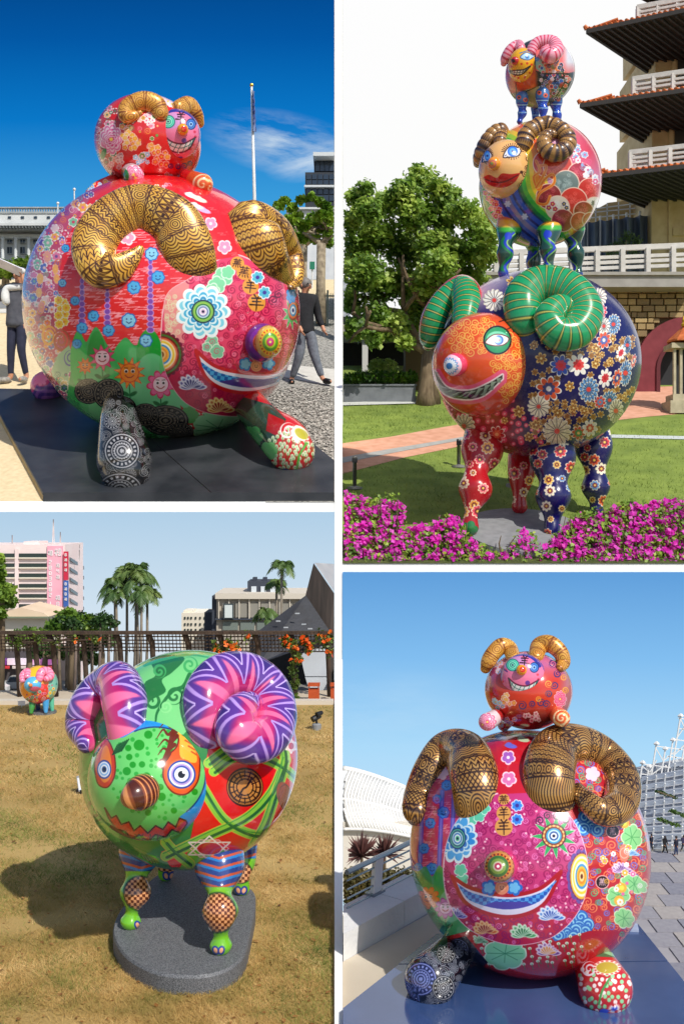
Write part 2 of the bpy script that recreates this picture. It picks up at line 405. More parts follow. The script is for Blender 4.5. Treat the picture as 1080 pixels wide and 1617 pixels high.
# ------------------------------------------------------------------ the four skies
def sky_panel(name, x0, x1, z0, z1, Y, stops, clouds=None, bend=0.):
    """Curved backdrop that gives off light; its colours follow height above the eye."""
    n = 24; V, f = [], []
    for i in range(n+1):
        t = i/n; x = x0+(x1-x0)*t
        for z in (z0, z1):
            V.append((x, Y-bend*((x-(x0 if x0 > 0 else x1))/(x1-x0))**2, z))
    f = [(2*i, 2*i+2, 2*i+3, 2*i+1) for i in range(n)]
    m = bpy.data.materials.new(name+'_light'); m.use_nodes = True; nt = m.node_tree; nt.nodes.clear()
    out = nt.nodes.new('ShaderNodeOutputMaterial'); em = nt.nodes.new('ShaderNodeEmission'); nt.links.new(em.outputs[0], out.inputs[0])
    g = nt.nodes.new('ShaderNodeNewGeometry'); sp = nt.nodes.new('ShaderNodeSeparateXYZ'); nt.links.new(g.outputs['Position'], sp.inputs[0])
    mr = nt.nodes.new('ShaderNodeMapRange'); mr.inputs['From Min'].default_value = stops[0][0]; mr.inputs['From Max'].default_value = stops[-1][0]
    r = nt.nodes.new('ShaderNodeValToRGB'); nt.links.new(sp.outputs['Z'], mr.inputs[0]); nt.links.new(mr.outputs[0], r.inputs[0])
    lo, hi = stops[0][0], stops[-1][0]; el = r.color_ramp.elements
    el[0].color = lin(stops[0][1]); el[1].color = lin(stops[-1][1])
    for z, c in stops[1:-1]: e = el.new((z-lo)/(hi-lo)); e.color = lin(c)
    src = r.outputs[0]
    for (cx, cz, sx, sz, st, sc, ang, amt) in (clouds or []):
        mp = nt.nodes.new('ShaderNodeMapping'); mp.inputs['Location'].default_value = (0, 0, 0)
        sb = nt.nodes.new('ShaderNodeVectorMath'); sb.operation = 'SUBTRACT'; sb.inputs[1].default_value = (cx, 0, cz); nt.links.new(g.outputs['Position'], sb.inputs[0])
        vr = nt.nodes.new('ShaderNodeVectorRotate'); vr.rotation_type = 'Y_AXIS'; vr.inputs['Angle'].default_value = ang; nt.links.new(sb.outputs[0], vr.inputs[0])
        mp.inputs['Scale'].default_value = (1/sx, 0, 1/sz); nt.links.new(vr.outputs[0], mp.inputs[0])
        ln = nt.nodes.new('ShaderNodeVectorMath'); ln.operation = 'LENGTH'; nt.links.new(mp.outputs[0], ln.inputs[0])
        ns = nt.nodes.new('ShaderNodeTexNoise'); ns.inputs['Scale'].default_value = sc; ns.inputs['Detail'].default_value = 8; ns.inputs['Roughness'].default_value = .62
        mp2 = nt.nodes.new('ShaderNodeMapping'); mp2.inputs['Scale'].default_value = (.28, 1, 1.25); nt.links.new(vr.outputs[0], mp2.inputs[0]); nt.links.new(mp2.outputs[0], ns.inputs[0])
        a = nt.nodes.new('ShaderNodeMapRange'); a.inputs['From Min'].default_value = 1.; a.inputs['From Max'].default_value = 0.; nt.links.new(ln.outputs['Value'], a.inputs[0])
        b = nt.nodes.new('ShaderNodeMapRange'); b.inputs['From Min'].default_value = .4; b.inputs['From Max'].default_value = .7; nt.links.new(ns.outputs[0], b.inputs[0])
        mu = nt.nodes.new('ShaderNodeMath'); mu.operation = 'MULTIPLY'; nt.links.new(a.outputs[0], mu.inputs[0]); nt.links.new(b.outputs[0], mu.inputs[1])
        mu2 = nt.nodes.new('ShaderNodeMath'); mu2.operation = 'MULTIPLY'; mu2.inputs[1].default_value = amt; mu2.use_clamp = True; nt.links.new(mu.outputs[0], mu2.inputs[0])
        mx = nt.nodes.new('ShaderNodeMix'); mx.data_type = 'RGBA'; nt.links.new(mu2.outputs[0], mx.inputs[0]); nt.links.new(src, mx.inputs[6]); mx.inputs[7].default_value = lin(st); src = mx.outputs[2]
    nt.links.new(src, em.inputs[0]); em.inputs[1].default_value = 1.0
    o = MB().add(V, f).build(name, m); return tag(o, kind='structure')
def zat(py, Y): return H-(py-808.5)*Y/F
YS = 62.
xg0, xg1 = (528-540)*YS/F, (541-540)*YS/F
sky_panel('sky', -48, xg0, 2, 52, YS, [(zat(480, YS), (120, 190, 232)), (zat(330, YS), (62, 160, 222)), (zat(190, YS), (10, 120, 200)), (zat(60, YS), (3, 88, 165)), (zat(0, YS), (3, 78, 150))],
          clouds=[((445-540)*YS/F, zat(225, YS), 5.2, 2.1, (212, 228, 240), .6, math.radians(-10), 1.15), ((500-540)*YS/F, zat(250, YS), 3.4, 1.4, (222, 235, 245), .8, math.radians(14), .9)])
sky_panel('sky', xg1, 48, 2, 52, YS, [(zat(480, YS), (252, 252, 251)), (zat(0, YS), (254, 254, 254))])
YL = 19.97
sky_panel('sky', -13, (527.8-540)*YL/F, -5.9, zat(808.4, YL), YL, [(zat(1100, YL), (226, 234, 240)), (zat(960, YL), (208, 226, 240)), (zat(812, YL), (178, 208, 232))])
sky_panel('sky', (541-540)*YL/F, 13, -5.9, zat(903.3, YL), YL, [(zat(1340, YL), (205, 232, 250)), (zat(1180, YL), (170, 218, 250)), (zat(1040, YL), (130, 190, 240)), (zat(905, YL), (98, 160, 220))],
          clouds=[((600-540)*YL/F, zat(1130, YL), 2.2, 1.2, (190, 224, 248), 1.2, 0, .5)])
# ------------------------------------------------------------------ terraces
white = M('white_render', (250, 250, 248), (246, 246, 245), scale=2, rough=.9)
mb = MB()       # retaining wall between the lower and the upper terraces, seen as the white band; plus the low white divider between the plots
zl, zr = gz('UL', 20), gz('UR', 20)
xs = (528.3-540)*20/F; xe = (540.6-540)*20/F
mb.prism([(-16, 20, -6), (xs, 20, -6), (xs, 20.4, -6), (-16, 20.4, -6)], [(-16, 20, zl), (xs, 20, zl), (xs, 20.4, zl+.15), (-16, 20.4, zl+.15)])
mb.prism([(xe, 20, -6), (16, 20, -6), (16, 20.4, -6), (xe, 20.4, -6)], [(xe, 20, zr), (16, 20, zr), (16, 20.4, zr+.1), (xe, 20.4, zr+.1)])
def rad(px, Y): return (px-540)*Y/F
mb.hexa([(rad(528.3, 20), 19.99, -6), (rad(540.6, 20), 19.99, -6), (rad(540.6, 33), 33, -6), (rad(528.3, 33), 33, -6),
         (rad(528.3, 20), 19.99, zl+.03), (rad(540.6, 20), 19.99, zl+.03), (rad(540.6, 33), 33, gz('UL', 33)+.03), (rad(528.3, 33), 33, gz('UL', 33)+.03)])
mb.hexa([(rad(528.3, 33), 33, 5), (rad(540.6, 33), 33, 5), (rad(541.4, 33.3), 33.3, 5), (rad(527.6, 33.3), 33.3, 5), (rad(528.3, 33), 33, 23), (rad(540.6, 33), 33, 23), (rad(541.4, 33.3), 33.3, 23), (rad(527.6, 33.3), 33.3, 23)])
tag(mb.build('retaining_wall', white), kind='structure')
mb = MB(); mb.hexa([(rad(528.3, 3), 3, -.2), (rad(541, 3), 3, -.2), (rad(541, 14), 14, -.2), (rad(528.3, 14), 14, -.2),
                    (rad(528.3, 3), 3, .03), (rad(541, 3), 3, .03), (rad(541, 14), 14, .03), (rad(528.3, 14), 14, .03)])
tag(mb.build('white_kerb', white), kind='structure')
base = M('base_soil', (120, 112, 96), (140, 130, 112), scale=.4, rough=.95)
tag(MB().add([(-900, -900, -6), (900, -900, -6), (900, 1500, -6), (-900, 1500, -6)], [(0, 1, 2, 3)]).build('ground', base), kind='structure')
# ------------------------------------------------------------------ painted motifs shared by the sculptures
def tri(x): return np.abs((x % 1.)-.5)*2
def horn_gold(cv, L, seed=0, gold=(238, 176, 62), dark=(70, 30, 8), bands=None, w=.8, hi=(255, 222, 120)):
    """Gold horn with bands of fine dark line work. cv.U runs along the horn and cv.V round it, both in photo pixels."""
    q = random.Random(seed); U, V = cv.U, cv.V; cv.C[:] = np.array(gold, np.float32)/255
    n1 = .5+.5*np.sin(U*.11+seed)*np.cos(V*.13+1.3*seed); cv.fill(n1*.45, hi)
    edges = [0]
    while edges[-1] < L: edges.append(edges[-1]+q.uniform(15, 30))
    kinds = ['grid', 'scale', 'ring', 'zig', 'stripe', 'petal', 'fan', 'wave']; last = None
    for i in range(len(edges)-1):
        a, b = edges[i], edges[i+1]; k = bands[i % len(bands)] if bands else q.choice([x for x in kinds if x != last]); last = k
        m = np.clip(np.minimum(U-a, b-U), 0, 1); u = (U-a)/(b-a); bw = b-a; d = np.full(U.shape, 9., np.float32)
        def ln(f, per): return np.abs(f-np.round(f))*per           # distance to whole values of f, per = pixels per unit
        if k == 'grid': d = np.minimum(ln((U+V)/7.5, 5.3), ln((U-V)/7.5, 5.3))
        elif k == 'scale':
            r = np.floor(U/6.5); vv = V/8+.5*(r % 2); rr = np.hypot((U/6.5-r)*6.5, (vv-np.round(vv))*8); d = np.minimum(np.abs(rr-5.5), np.abs(rr-2.6)+.4)
        elif k == 'ring':
            vv = V/bw; rr = np.hypot((u-.5)*bw, (vv-np.round(vv))*bw); d = np.minimum(np.abs((rr+1.5) % 3.6-1.8), 9); d = np.where(rr > bw*.48, ln((U+V*.3)/3.4, 3.4), d)
        elif k == 'zig':
            t_ = (u*3-tri(V/11)*.9); d = ln(t_, bw/4.2); d = np.where((u > .3) & (u < .7) & (tri(V/11) > .8), .2, d)
        elif k == 'stripe': d = ln((V+4*np.sin(U/7))/4.6, 4.2)
        elif k == 'petal':
            vv = V/13; f = np.abs(vv-np.round(vv))*2; g = np.sin(np.clip(u, 0, 1)*math.pi); d = np.minimum(np.abs(f-g*.85)*5.5, np.abs(f-g*.45)*5.5); d = np.minimum(d, np.hypot((u-.45)*bw, f*6)-2.0)
        elif k == 'fan':
            vv = V/20; f = (vv-np.round(vv))*20; rr = np.hypot(f, (1-u)*bw); d = np.abs((rr % 4.2)-2.1); d = np.where(rr > bw*.9, ln(np.arctan2(f, 1e-3+u*bw)*3, 3), d)
        else: d = ln((U+3.5*np.sin(V/3.3))/5, 4.6)
        a_ = np.clip((w-d)/.9+.4, 0, 1)*m; cv.fill(a_, dark)
    for e in edges[1:-1]:
        cv.fill(np.clip(1.3-np.abs(U-e), 0, 1), dark); cv.fill(np.clip(1.1-np.abs(U-e-3.2), 0, 1)*.8, dark)
def smiley(cv, x, y, r, body=(70, 160, 225), rim=(20, 90, 190), ink=(20, 50, 110), n=7):
    cv.petal(x, y, r*1.12, n, rim, .15); cv.petal(x, y, r*.95, n, body, .15)
    for s in (-1, 1): cv.disc(x+s*r*.32, y-r*.2, max(.6, r*.1), ink)
    cv.line([(x-r*.35, y+r*.2), (x, y+r*.42), (x+r*.35, y+r*.2)], max(.6, r*.12), ink)
def flowerface(cv, x, y, r, pet, rim, face, n=9, sharp=True, ink=(60, 25, 25)):
    cv.petal(x, y, r*1.08, n, rim, .38, .2, 1, sharp); cv.petal(x, y, r*.95, n, pet, .38, .2, 1, sharp); cv.disc(x, y, r*.62, rim); cv.disc(x, y, r*.57, face)
    for s in (-1, 1):
        cv.disc(x+s*r*.22, y-r*.12, r*.13, (250, 250, 250)); cv.disc(x+s*r*.22, y-r*.1, r*.085, ink); cv.line([(x+s*r*.12, y-r*.32), (x+s*r*.34, y-r*.34)], .8, ink)
    cv.line([(x-r*.28, y+r*.16), (x-r*.1, y+r*.3), (x+r*.1, y+r*.3), (x+r*.28, y+r*.16)], 1.2, (150, 30, 30))
def stemleaf(cv, x, y, h, col=(25, 110, 50)):
    cv.line([(x, y), (x+1, y+h)], 1.8, col)
    for s in (-1, 1): cv.disc(x+s*6, y+h*.62, 6.5, col, 3, s*-.5)
def peony(cv, x, y, r, cols, sx=1, seed=0):
    """Ruffled bloom: rows of petals, pale rims."""
    cv.petal(x, y, r*1.06, 9, (252, 236, 240), .22, seed, sx)
    for i, k in enumerate((1, .78, .56, .36)):
        cv.petal(x, y, r*k, 9-i, cols[0], .25, seed+i*.4, sx); cv.petal(x, y, r*k*.86, 9-i, cols[1], .3, seed+i*.4, sx); cv.petal(x, y, r*k*.7, 9-i, cols[2], .35, seed+i*.4, sx)
    cv.disc(x, y, r*.12, (250, 220, 90))
def blossoms(cv, pts, r, cols, eye=(250, 210, 70), seed=0, rim=(255, 240, 225)):
    q = random.Random(seed)
    for x, y in pts:
        a = q.uniform(0, 6); k = r*q.uniform(.85, 1.15); c = q.choice(cols)
        cv.petal(x, y, k, 5, rim, .32, a); cv.petal(x, y, k*.82, 5, c, .34, a); cv.disc(x, y, k*.25, eye)
def lotus(cv, x, y, r, rim, body, core, n=9):
    """Flower seen from the side: a fan of pointed petals."""
    for row, (k, c1, c2) in enumerate(((1, rim, body), (.74, rim, core))):
        for i in range(n):
            a = math.pi*(1.02+.96*i/(n-1)) if row == 0 else math.pi*(1.1+.8*i/(n-1)); L = r*k*(.8+.2*math.sin(a*2))
            cx, cy = x+math.cos(a)*L*.55, y+math.sin(a)*L*.42; cv.disc(cx, cy, L*.48, c1, L*.2, math.atan2(math.sin(a)*.8, math.cos(a))); cv.disc(cx-math.cos(a)*L*.06, cy-math.sin(a)*L*.06, L*.38, c2, L*.13, math.atan2(math.sin(a)*.8, math.cos(a)))
def glyph(cv, x, y, r, ink=(50, 22, 12), sx=1., w=None, rot=0., kind='yang'):
    """Brush-written character."""
    w = w or r*.2; c, s = math.cos(rot), math.sin(rot)
    st = {'yang': [[(-.35, -.95), (-.15, -.68)], [(.38, -.95), (.12, -.68)], [(-.62, -.52), (.62, -.58)], [(-.5, -.12), (.5, -.16)], [(-.82, .3), (.85, .26)], [(0, -.62), (.02, .98)]],
          'bei': [[(-.7, -.75), (.7, -.8)], [(-.35, -1), (-.3, -.5)], [(.3, -1), (.3, -.5)], [(-.6, -.35), (.6, -.4)], [(-.5, -.05), (.5, -.1)], [(-.75, .2), (.75, .18)], [(0, -.5), (0, .25)], [(-.6, .5), (-.75, .85)], [(-.2, .5), (-.15, .85)], [(.2, .5), (.3, .85)], [(.6, .48), (.8, .85)]]}[kind]
    for p in st: cv.line([(x+(a*c*sx-b*s)*r, y+(a*s+b*c)*r) for a, b in p], w, ink, w*.65)
def mandala(cv, x, y, r, ink=(15, 15, 18), pale=(165, 165, 168), sx=1., n=14):
    cv.disc(x, y, r*sx, ink, r); cv.ring(x, y, r*.9, r*.07, pale, sx); cv.ring(x, y, r*.72, r*.15, pale, sx, n); cv.ring(x, y, r*.55, r*.06, pale, sx)
    cv.petal(x, y, r*.48, n, pale, .2, 0, sx); cv.disc(x, y, r*.36*sx, ink, r*.36); cv.ring(x, y, r*.25, r*.09, pale, sx); cv.petal(x, y, r*.14, 8, pale, .4, 0, sx)
def tattoo(cv, region, seed=0, ink=(14, 14, 17), pale=(150, 150, 152)):
    """Black ground with silver mandalas and fine arcs."""
    q = random.Random(seed)
    for i, (x, y) in enumerate(scat(region, 15, seed)):
        r = q.uniform(5, 10)
        if i % 3 == 0: mandala(cv, x, y, r*1.15, ink, pale, 1, q.choice((8, 10, 12)))
        elif i % 3 == 1: cv.spiral(x, y, r*.8, 2.4, .9, pale, q.uniform(0, 6))
        else:
            for k in range(3): cv.ring(x, y, r*(.4+.3*k), .9, pale)
def teeth(cv, up, lo, n, rim, fill, gap=(30, 90, 70), mid=True, w=1.2, rows=None):
    """Grin between two curves of equal length."""
    up, lo = smooth(up, 8), smooth(lo, 8)
    cv.poly(list(up)+list(lo[::-1]), fill, rim, w*1.8)
    for t in np.linspace(.06, .94, n):
        i = int(t*(len(up)-1)); j = int(t*(len(lo)-1)); cv.line([up[i], lo[j]], w*.75, gap)
    if mid: k = min(len(up), len(lo)); cv.line([(up[int(t*(len(up)-1))]+lo[int(t*(len(lo)-1))])/2 for t in np.linspace(.02, .98, 16)], w*.75, gap)
def mixed(cv, poly, step, pal, seed=0, r=(4, 8)):
    """Loose scatter of small folk motifs: blossoms, curls, dots."""
    q = random.Random(seed)
    for x, y in scat(poly, step, seed):
        k = q.random(); c = q.choice(pal); c2 = q.choice(pal); rr = q.uniform(*r)
        if k < .5: cv.petal(x, y, rr*1.1, 6, (250, 238, 232), .3, q.uniform(0, 6)); cv.petal(x, y, rr*.9, 6, c, .3, q.uniform(0, 6)); cv.disc(x, y, rr*.3, c2)
        elif k < .8: cv.spiral(x, y, rr, 1.8, 1.3, c, q.uniform(0, 6), q.choice((-1, 1)))
        else: cv.disc(x, y, rr*.5, c); cv.disc(x, y, rr*.22, c2)
# ------------------------------------------------------------------ upper left setting: sand, gravel, road, court building, plane trees
def ulg(px, py, up=0.): return gp('UL', px, py, up)
def sheet(name, g, pts, mat, up=.004):
    v = [gp(g, x, y, up) for x, y in pts]; return tag(MB().add(v, [tuple(range(len(v)))]).build(name, mat), kind='structure')
zz = lambda Y: gz('UL', Y)
sand = M('pale_sand', (216, 194, 152), (230, 210, 170), scale=9, rough=.95, bump=.15, bscale=60)
tag(MB().add([(-20, 20.05, zz(20.05)), (rad(528.3, 20.05), 20.05, zz(20.05)), (rad(528.3, 44), 44, zz(44)), (-44, 44, zz(44))], [(0, 1, 2, 3)]).build('sand_ground', sand), kind='structure')
gravel = M('grey_gravel', (112, 110, 104), (176, 172, 162), scale=14, rough=.95, bump=.5, bscale=30, detail=8, lo=.4, hi=.6)
sheet('gravel_ground', 'UL', [(370, 640), (300, 470), (528.2, 470), (528.2, 792.6), (420, 792.6)], gravel, .01)
pale = M('pale_concrete', (200, 196, 186), (214, 210, 200), scale=6, rough=.9)
sheet('path', 'UL', [(420, 572), (528.2, 583), (528.2, 610), (420, 590)], pale, .02)
road = M('asphalt_grey', (122, 122, 120), (140, 140, 138), scale=6, rough=.9, bump=.1)
sheet('road', 'UL', [(-260, 487), (240, 487), (240, 464), (-260, 464)], road, .01)
sheet('pavement', 'UL', [(-260, 494), (200, 494), (200, 487.5), (-260, 487.5)], pale, .02)
# low gravel stones beside the plinth
pts = []
for i in range(5200):
    x, y = rng.uniform(425, 528), rng.uniform(600, 790); p = gp('UL', x, y, .02)
    if y > 640+(x-418)*.82 or (583 < y < 612): continue
    pts.append(p)
C = np.array(pts); sz = rng.uniform(.02, .05, len(C)); V = []
ang = rng.uniform(0, 6.28, len(C))
V = np.stack([np.stack([C[:, 0]+sz*np.cos(ang+k*1.57), C[:, 1]+sz*np.sin(ang+k*1.57), C[:, 2]+.42*sz*np.sin(ang+k*1.57)+(.03 if k % 2 else .008)], 1) for k in range(4)], 1)
quadmesh('gravel_stones', V, M('stone_chips', (120, 116, 108), (214, 208, 196), scale=9, rough=.9, detail=3), kind='stuff', win=(300, 528, 0, 793))
# plinth of dark panels
dark = M('plinth_black', (38, 41, 46), (62, 64, 68), scale=1.1, detail=10, rough=.42, bump=.05, bscale=40, spec=.4)
beige = M('plinth_edge', (176, 150, 106), (190, 166, 120), scale=5, rough=.8)
pl = thing('plinth', 'low dark grey plinth of wide panels under the huge red ram', 'plinth', ulg(300, 740))
UP = .17
def ulp(px, py): return gp('UL', px, py, UP)
nz = lambda px: np.array([rad(px, 20.06), 20.06, zz(20.06)+UP])
poly = [nz(68), ulp(-22, 613), ulp(405, 628), ulp(527.8, 727), nz(527.8)]
A0, A1 = nz(334), ulp(150, 616)
g = np.array([.012, 0, 0]); dn = np.array([0, 0, .05])
for pp in ([poly[0], poly[1], A1-g, A0-g], [A0+g, A1+g, poly[2], poly[3], poly[4]]):
    MB().prism([q-dn for q in pp], pp).build('panel', dark, pl)
bb = [np.array(q) for q in poly]; low = [np.array([q[0], q[1], gz('UL', q[1])-.02]) for q in bb]
MB().prism(low, [q-dn-np.array([0, 0, .002]) for q in bb]).build('base', beige, pl)
bx0 = poly[0]; bx1 = poly[4]
MB().box(bx0[0]+.02, bx1[0], bx0[1]-.03, bx0[1]-.004, zz(20.03)-.02, bx0[2]-.002).build('front_panel', dark, pl)
# --- court building far left
stone = M('pale_granite', (196, 200, 200), (214, 217, 216), scale=1.2, rough=.85)
stone_d = M('granite_grey', (150, 156, 158), (166, 171, 172), scale=2, rough=.9)  # darker grey granite for railing, dentils, architrave and sills
wglass = glass('dark_window', (44, 56, 68))
YB = 52.; cb = thing('court_building', 'long pale stone building with a row of columns and dark windows beyond the clipped trees', 'building', P(0, 470, YB))
mb = MB(); pix_box(mb, -130, 128, 352, 480, YB+.9, 4); mb.build('wall', stone, cb)
mb = MB(); pix_box(mb, -132, 130, 337, 352, YB-.2, 5); pix_box(mb, -131, 129, 370, 376, YB+.55, 2); pix_box(mb, -134, 132, 352, 356, YB-.5, 5); mb.build('cornice', stone, cb)
mb = MB()
for x in range(-130, 130, 4): pix_box(mb, x, x+2, 328, 334, YB-.1, .1)
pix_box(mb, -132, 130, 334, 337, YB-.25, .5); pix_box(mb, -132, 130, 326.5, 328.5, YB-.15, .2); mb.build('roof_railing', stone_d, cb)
mb = MB()
for x in range(-130, 128, 5): pix_box(mb, x, x+2.6, 356, 359, YB-.45, .4)
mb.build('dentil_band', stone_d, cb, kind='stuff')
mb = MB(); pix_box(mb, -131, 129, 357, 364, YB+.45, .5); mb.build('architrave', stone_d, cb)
for i in range(12):
    x = -118+i*20.5
    c = P(x, 410, YB+.35); r = 2.6*YB/F
    MB().lathe((c[0], c[1], P(0, 432, YB)[2]), [(r*1.3, -.1), (r*1.3, .08), (r, .1), (r*.92, 58*YB/F-.1), (r*1.35, 60*YB/F)], 12).build('column', stone, cb, smooth=True)
    for (y0, y1) in ((372, 383), (390, 400)):
        mb = MB(); pix_box(mb, x+7, x+14, y0, y1, YB+.82, .1); w_ = mb.build('window', wglass, cb)
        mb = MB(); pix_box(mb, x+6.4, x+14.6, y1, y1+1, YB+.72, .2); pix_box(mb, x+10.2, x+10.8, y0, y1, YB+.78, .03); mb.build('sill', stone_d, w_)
    mb = MB(); pix_box(mb, x+8, x+13, 341.5, 345, YB-.24, .05); mb.build('window', wglass, cb)
# --- clipped trees with pale trunks in a row
bark_p = M('plane_bark', (170, 156, 132), (120, 108, 90), scale=6, rough=.9, bump=.4)
lf_p = leaf_mat('plane_leaf', (70, 104, 26), (150, 180, 62), (112, 146, 42), scale=1.1)
for i, (x, y) in enumerate(((-12, 440), (10, 437), (33, 434), (55, 430))):
    Y = 41.5; b = P(x, 466, Y); b[2] = gz('UL', 43)-.3
    t = thing('plane_tree', ['clipped plane tree at the far end of the row beyond the woman', 'clipped plane tree second from the end of the row behind the woman', 'clipped plane tree above the shading woman in the row', 'clipped plane tree of the row nearest to the huge ram'][i], 'tree', b, 'clipped trees before the court building')
    top = P(x, 428, Y); m1 = MB()
    for dx in (-5, 4): m1.tube([P(x+dx, 468, Y), P(x+dx*.6, 440, Y), P(x+dx*.2, 425, Y)], [.09, .08, .06], 6)
    m1.build('trunk', bark_p, t, smooth=True)
    k = Y/F; c_ = [P(x+a, y-14+bq, Y+dy) for a, bq, dy in ((-9, 6, 0), (8, 4, .2), (0, -4, 0), (-4, 2, -.4), (6, -2, .4), (1, 9, -.2))]
    pts = blob_points(c_, np.array([[9*k, .7, 8*k]]*6), 1500, shell=.3); quadmesh('crown', leaves(pts, .16), lf_p, t)
# --- thin flagpoles of the court building
steel = M('white_pole', (225, 226, 226), (205, 206, 206), scale=3, rough=.4)
for x, y, lb in ((92, 322, 'thin white flagpole before the court building, farther from the ram'), (118, 300, 'thin white flagpole right behind the flank of the huge ram')):
    b = P(x, 470, 46); t = thing('flagpole', lb, 'flagpole', b, 'flagpoles before the court building'); MB().tube([P(x, 480, 46), P(x, y, 46)], [.05, .03], 6).build('pole', steel, t); MB().ell(P(x, y-1, 46), (.07, .07, .07), 8, 6).build('finial', steel, t)
# --- tall flagpole with a limp blue and white flag
fp = thing('flagpole', 'tall white flagpole with limp blue flag rising behind the ram', 'flagpole', P(402, 480, 40))
MB().tube([P(403, 480, 40), P(402, 310, 40), P(397.5, 136, 40)], [.1, .07, .045], 8).build('pole', steel, fp, smooth=True); MB().ell(P(397.4, 134.5, 40), (.08, .08, .08), 8, 6).build('finial', M('gold_ball', (200, 160, 60), rough=.3, metal=.8), fp)
flagm = M('flag_cloth', (36, 60, 130), (150, 170, 205), scale=1.1, rough=.8, lo=.5, hi=.6, stretch=(1, 1, .5))
fr = []
for i in range(15):
    t = i/14; y = 142+64*t; fr.append([P(397.8+.02*(y-142), y, 39.93), P(399.5+2.6*math.sin(t*3)+.4*math.sin(i*1.7), y+1, 39.8-.06*(i % 2)), P(401.5+3.4*t+.6*math.cos(i*1.9), y+2.4, 39.95+.06*(i % 2)), P(399+2*t, y+2, 40.08)])
fm = MB(); n = 4; fm.add(np.array(fr).reshape(-1, 3), [(i*n+j, i*n+j+1, (i+1)*n+j+1, (i+1)*n+j) for i in range(14) for j in range(3)]); fm.build('flag', flagm, fp, smooth=True)
# --- white building and dark glass building far right
wb = thing('white_building', 'plain white building standing behind the pollarded trees', 'building', P(470, 470, 54))
wm = M('white_wall', (206, 210, 214), (222, 224, 226), scale=2, rough=.9)
mb = MB(); pix_box(mb, 452, 527.8, 330, 500, 54, 3); mb.build('wall', wm, wb)
for x in (462, 474): mb = MB(); pix_box(mb, x, x+7, 352, 378, 53.95, .1); mb.build('window', wglass, wb)
mb = MB(); pix_box(mb, 461, 480, 383, 386, 53.8, .3); mb.build('ledge', stone, wb); mb = MB(); pix_box(mb, 452, 527.8, 327, 330, 53.8, 3); mb.build('parapet', stone, wb)
ob = thing('office_building', 'dark glass office block with white frame bands above the trees', 'building', P(505, 330, 58))
dkg = glass('office_glass', (40, 52, 66), .15); band = M('white_band', (205, 210, 212), rough=.6); dkf = M('dark_frame', (38, 44, 52), rough=.5)
Yo = 58.
mb = MB(); pix_box(mb, 482, 527.8, 272, 440, Yo, 3); pix_box(mb, 496, 527.8, 245, 272, Yo+.6, 2.4); mb.build('wall', dkf, ob)
for a, b_, c_, d_ in ((494.5, 527.8, 240, 246), (480.5, 527.8, 292, 295)): mb = MB(); pix_box(mb, a, b_, c_, d_, Yo-.3, 3); mb.build('white_band', band, ob)
pass
for r_, (y0, y1) in enumerate(((275, 283), (284.5, 291), (297, 306), (308, 317))):
    for k in range(5): mb = MB(); pix_box(mb, 484+k*9, min(491.4+k*9, 527.5), y0, y1, Yo-.06, .1); mb.build('window', dkg, ob)
for k in range(4): mb = MB(); pix_box(mb, 498+k*7.5, 504.5+k*7.5, 249, 270, Yo+.5, .1); mb.build('window', dkg, ob)
# --- fence, sign board, cars behind it
iron = M('iron_green', (40, 52, 48), rough=.5)
fn = thing('iron_fence', 'dark iron picket fence along the gravel behind the walking man', 'fence', ulg(495, 516))
yb_ = gY('UL', 516); zb_ = P(0, 516, yb_)[2]
mb = MB(); pix_box(mb, 440, 527.8, 466, 468, yb_, .06); pix_box(mb, 440, 527.8, 511, 512.5, yb_, .06); mb.build('rail', iron, fn)
for i in range(26):
    x = 441+i*3.35; mb = MB(); pix_box(mb, x, x+1.0, 463, 516.5, yb_+.01, .03); mb.build('picket', iron, fn)
for x in (470, 516): mb = MB(); pix_box(mb, x, x+3, 458, 517, yb_-.02, .1); mb.build('post', iron, fn)
hd = thing('board', 'dark blue hoarding board standing behind the iron fence', 'board', P(510, 462, 46)); mb = MB(); pix_box(mb, 494, 527.8, 446, 463, 45, .15); mb.build('panel', M('navy_board', (24, 34, 66), rough=.6), hd); mb = MB(); pix_box(mb, 494, 527.8, 443.5, 446, 44.98, .2); mb.build('rail', iron, hd)
for x in (497, 525): mb = MB(); pix_box(mb, x, x+1.5, 446, 475, 45.18, .1); mb.build('leg', iron, hd)
sg = thing('street_sign', 'small green street sign on a thin post by the pollarded tree', 'sign', P(492, 470, 42)); mb = MB(); pix_box(mb, 489, 497, 413, 425, 41.9, .05); mb.build('sign_plate', M('sign_green', (30, 120, 92), rough=.5), sg); MB().tube([P(493, 480, 42), P(493, 412, 42)], .04, 6).build('post', steel, sg)
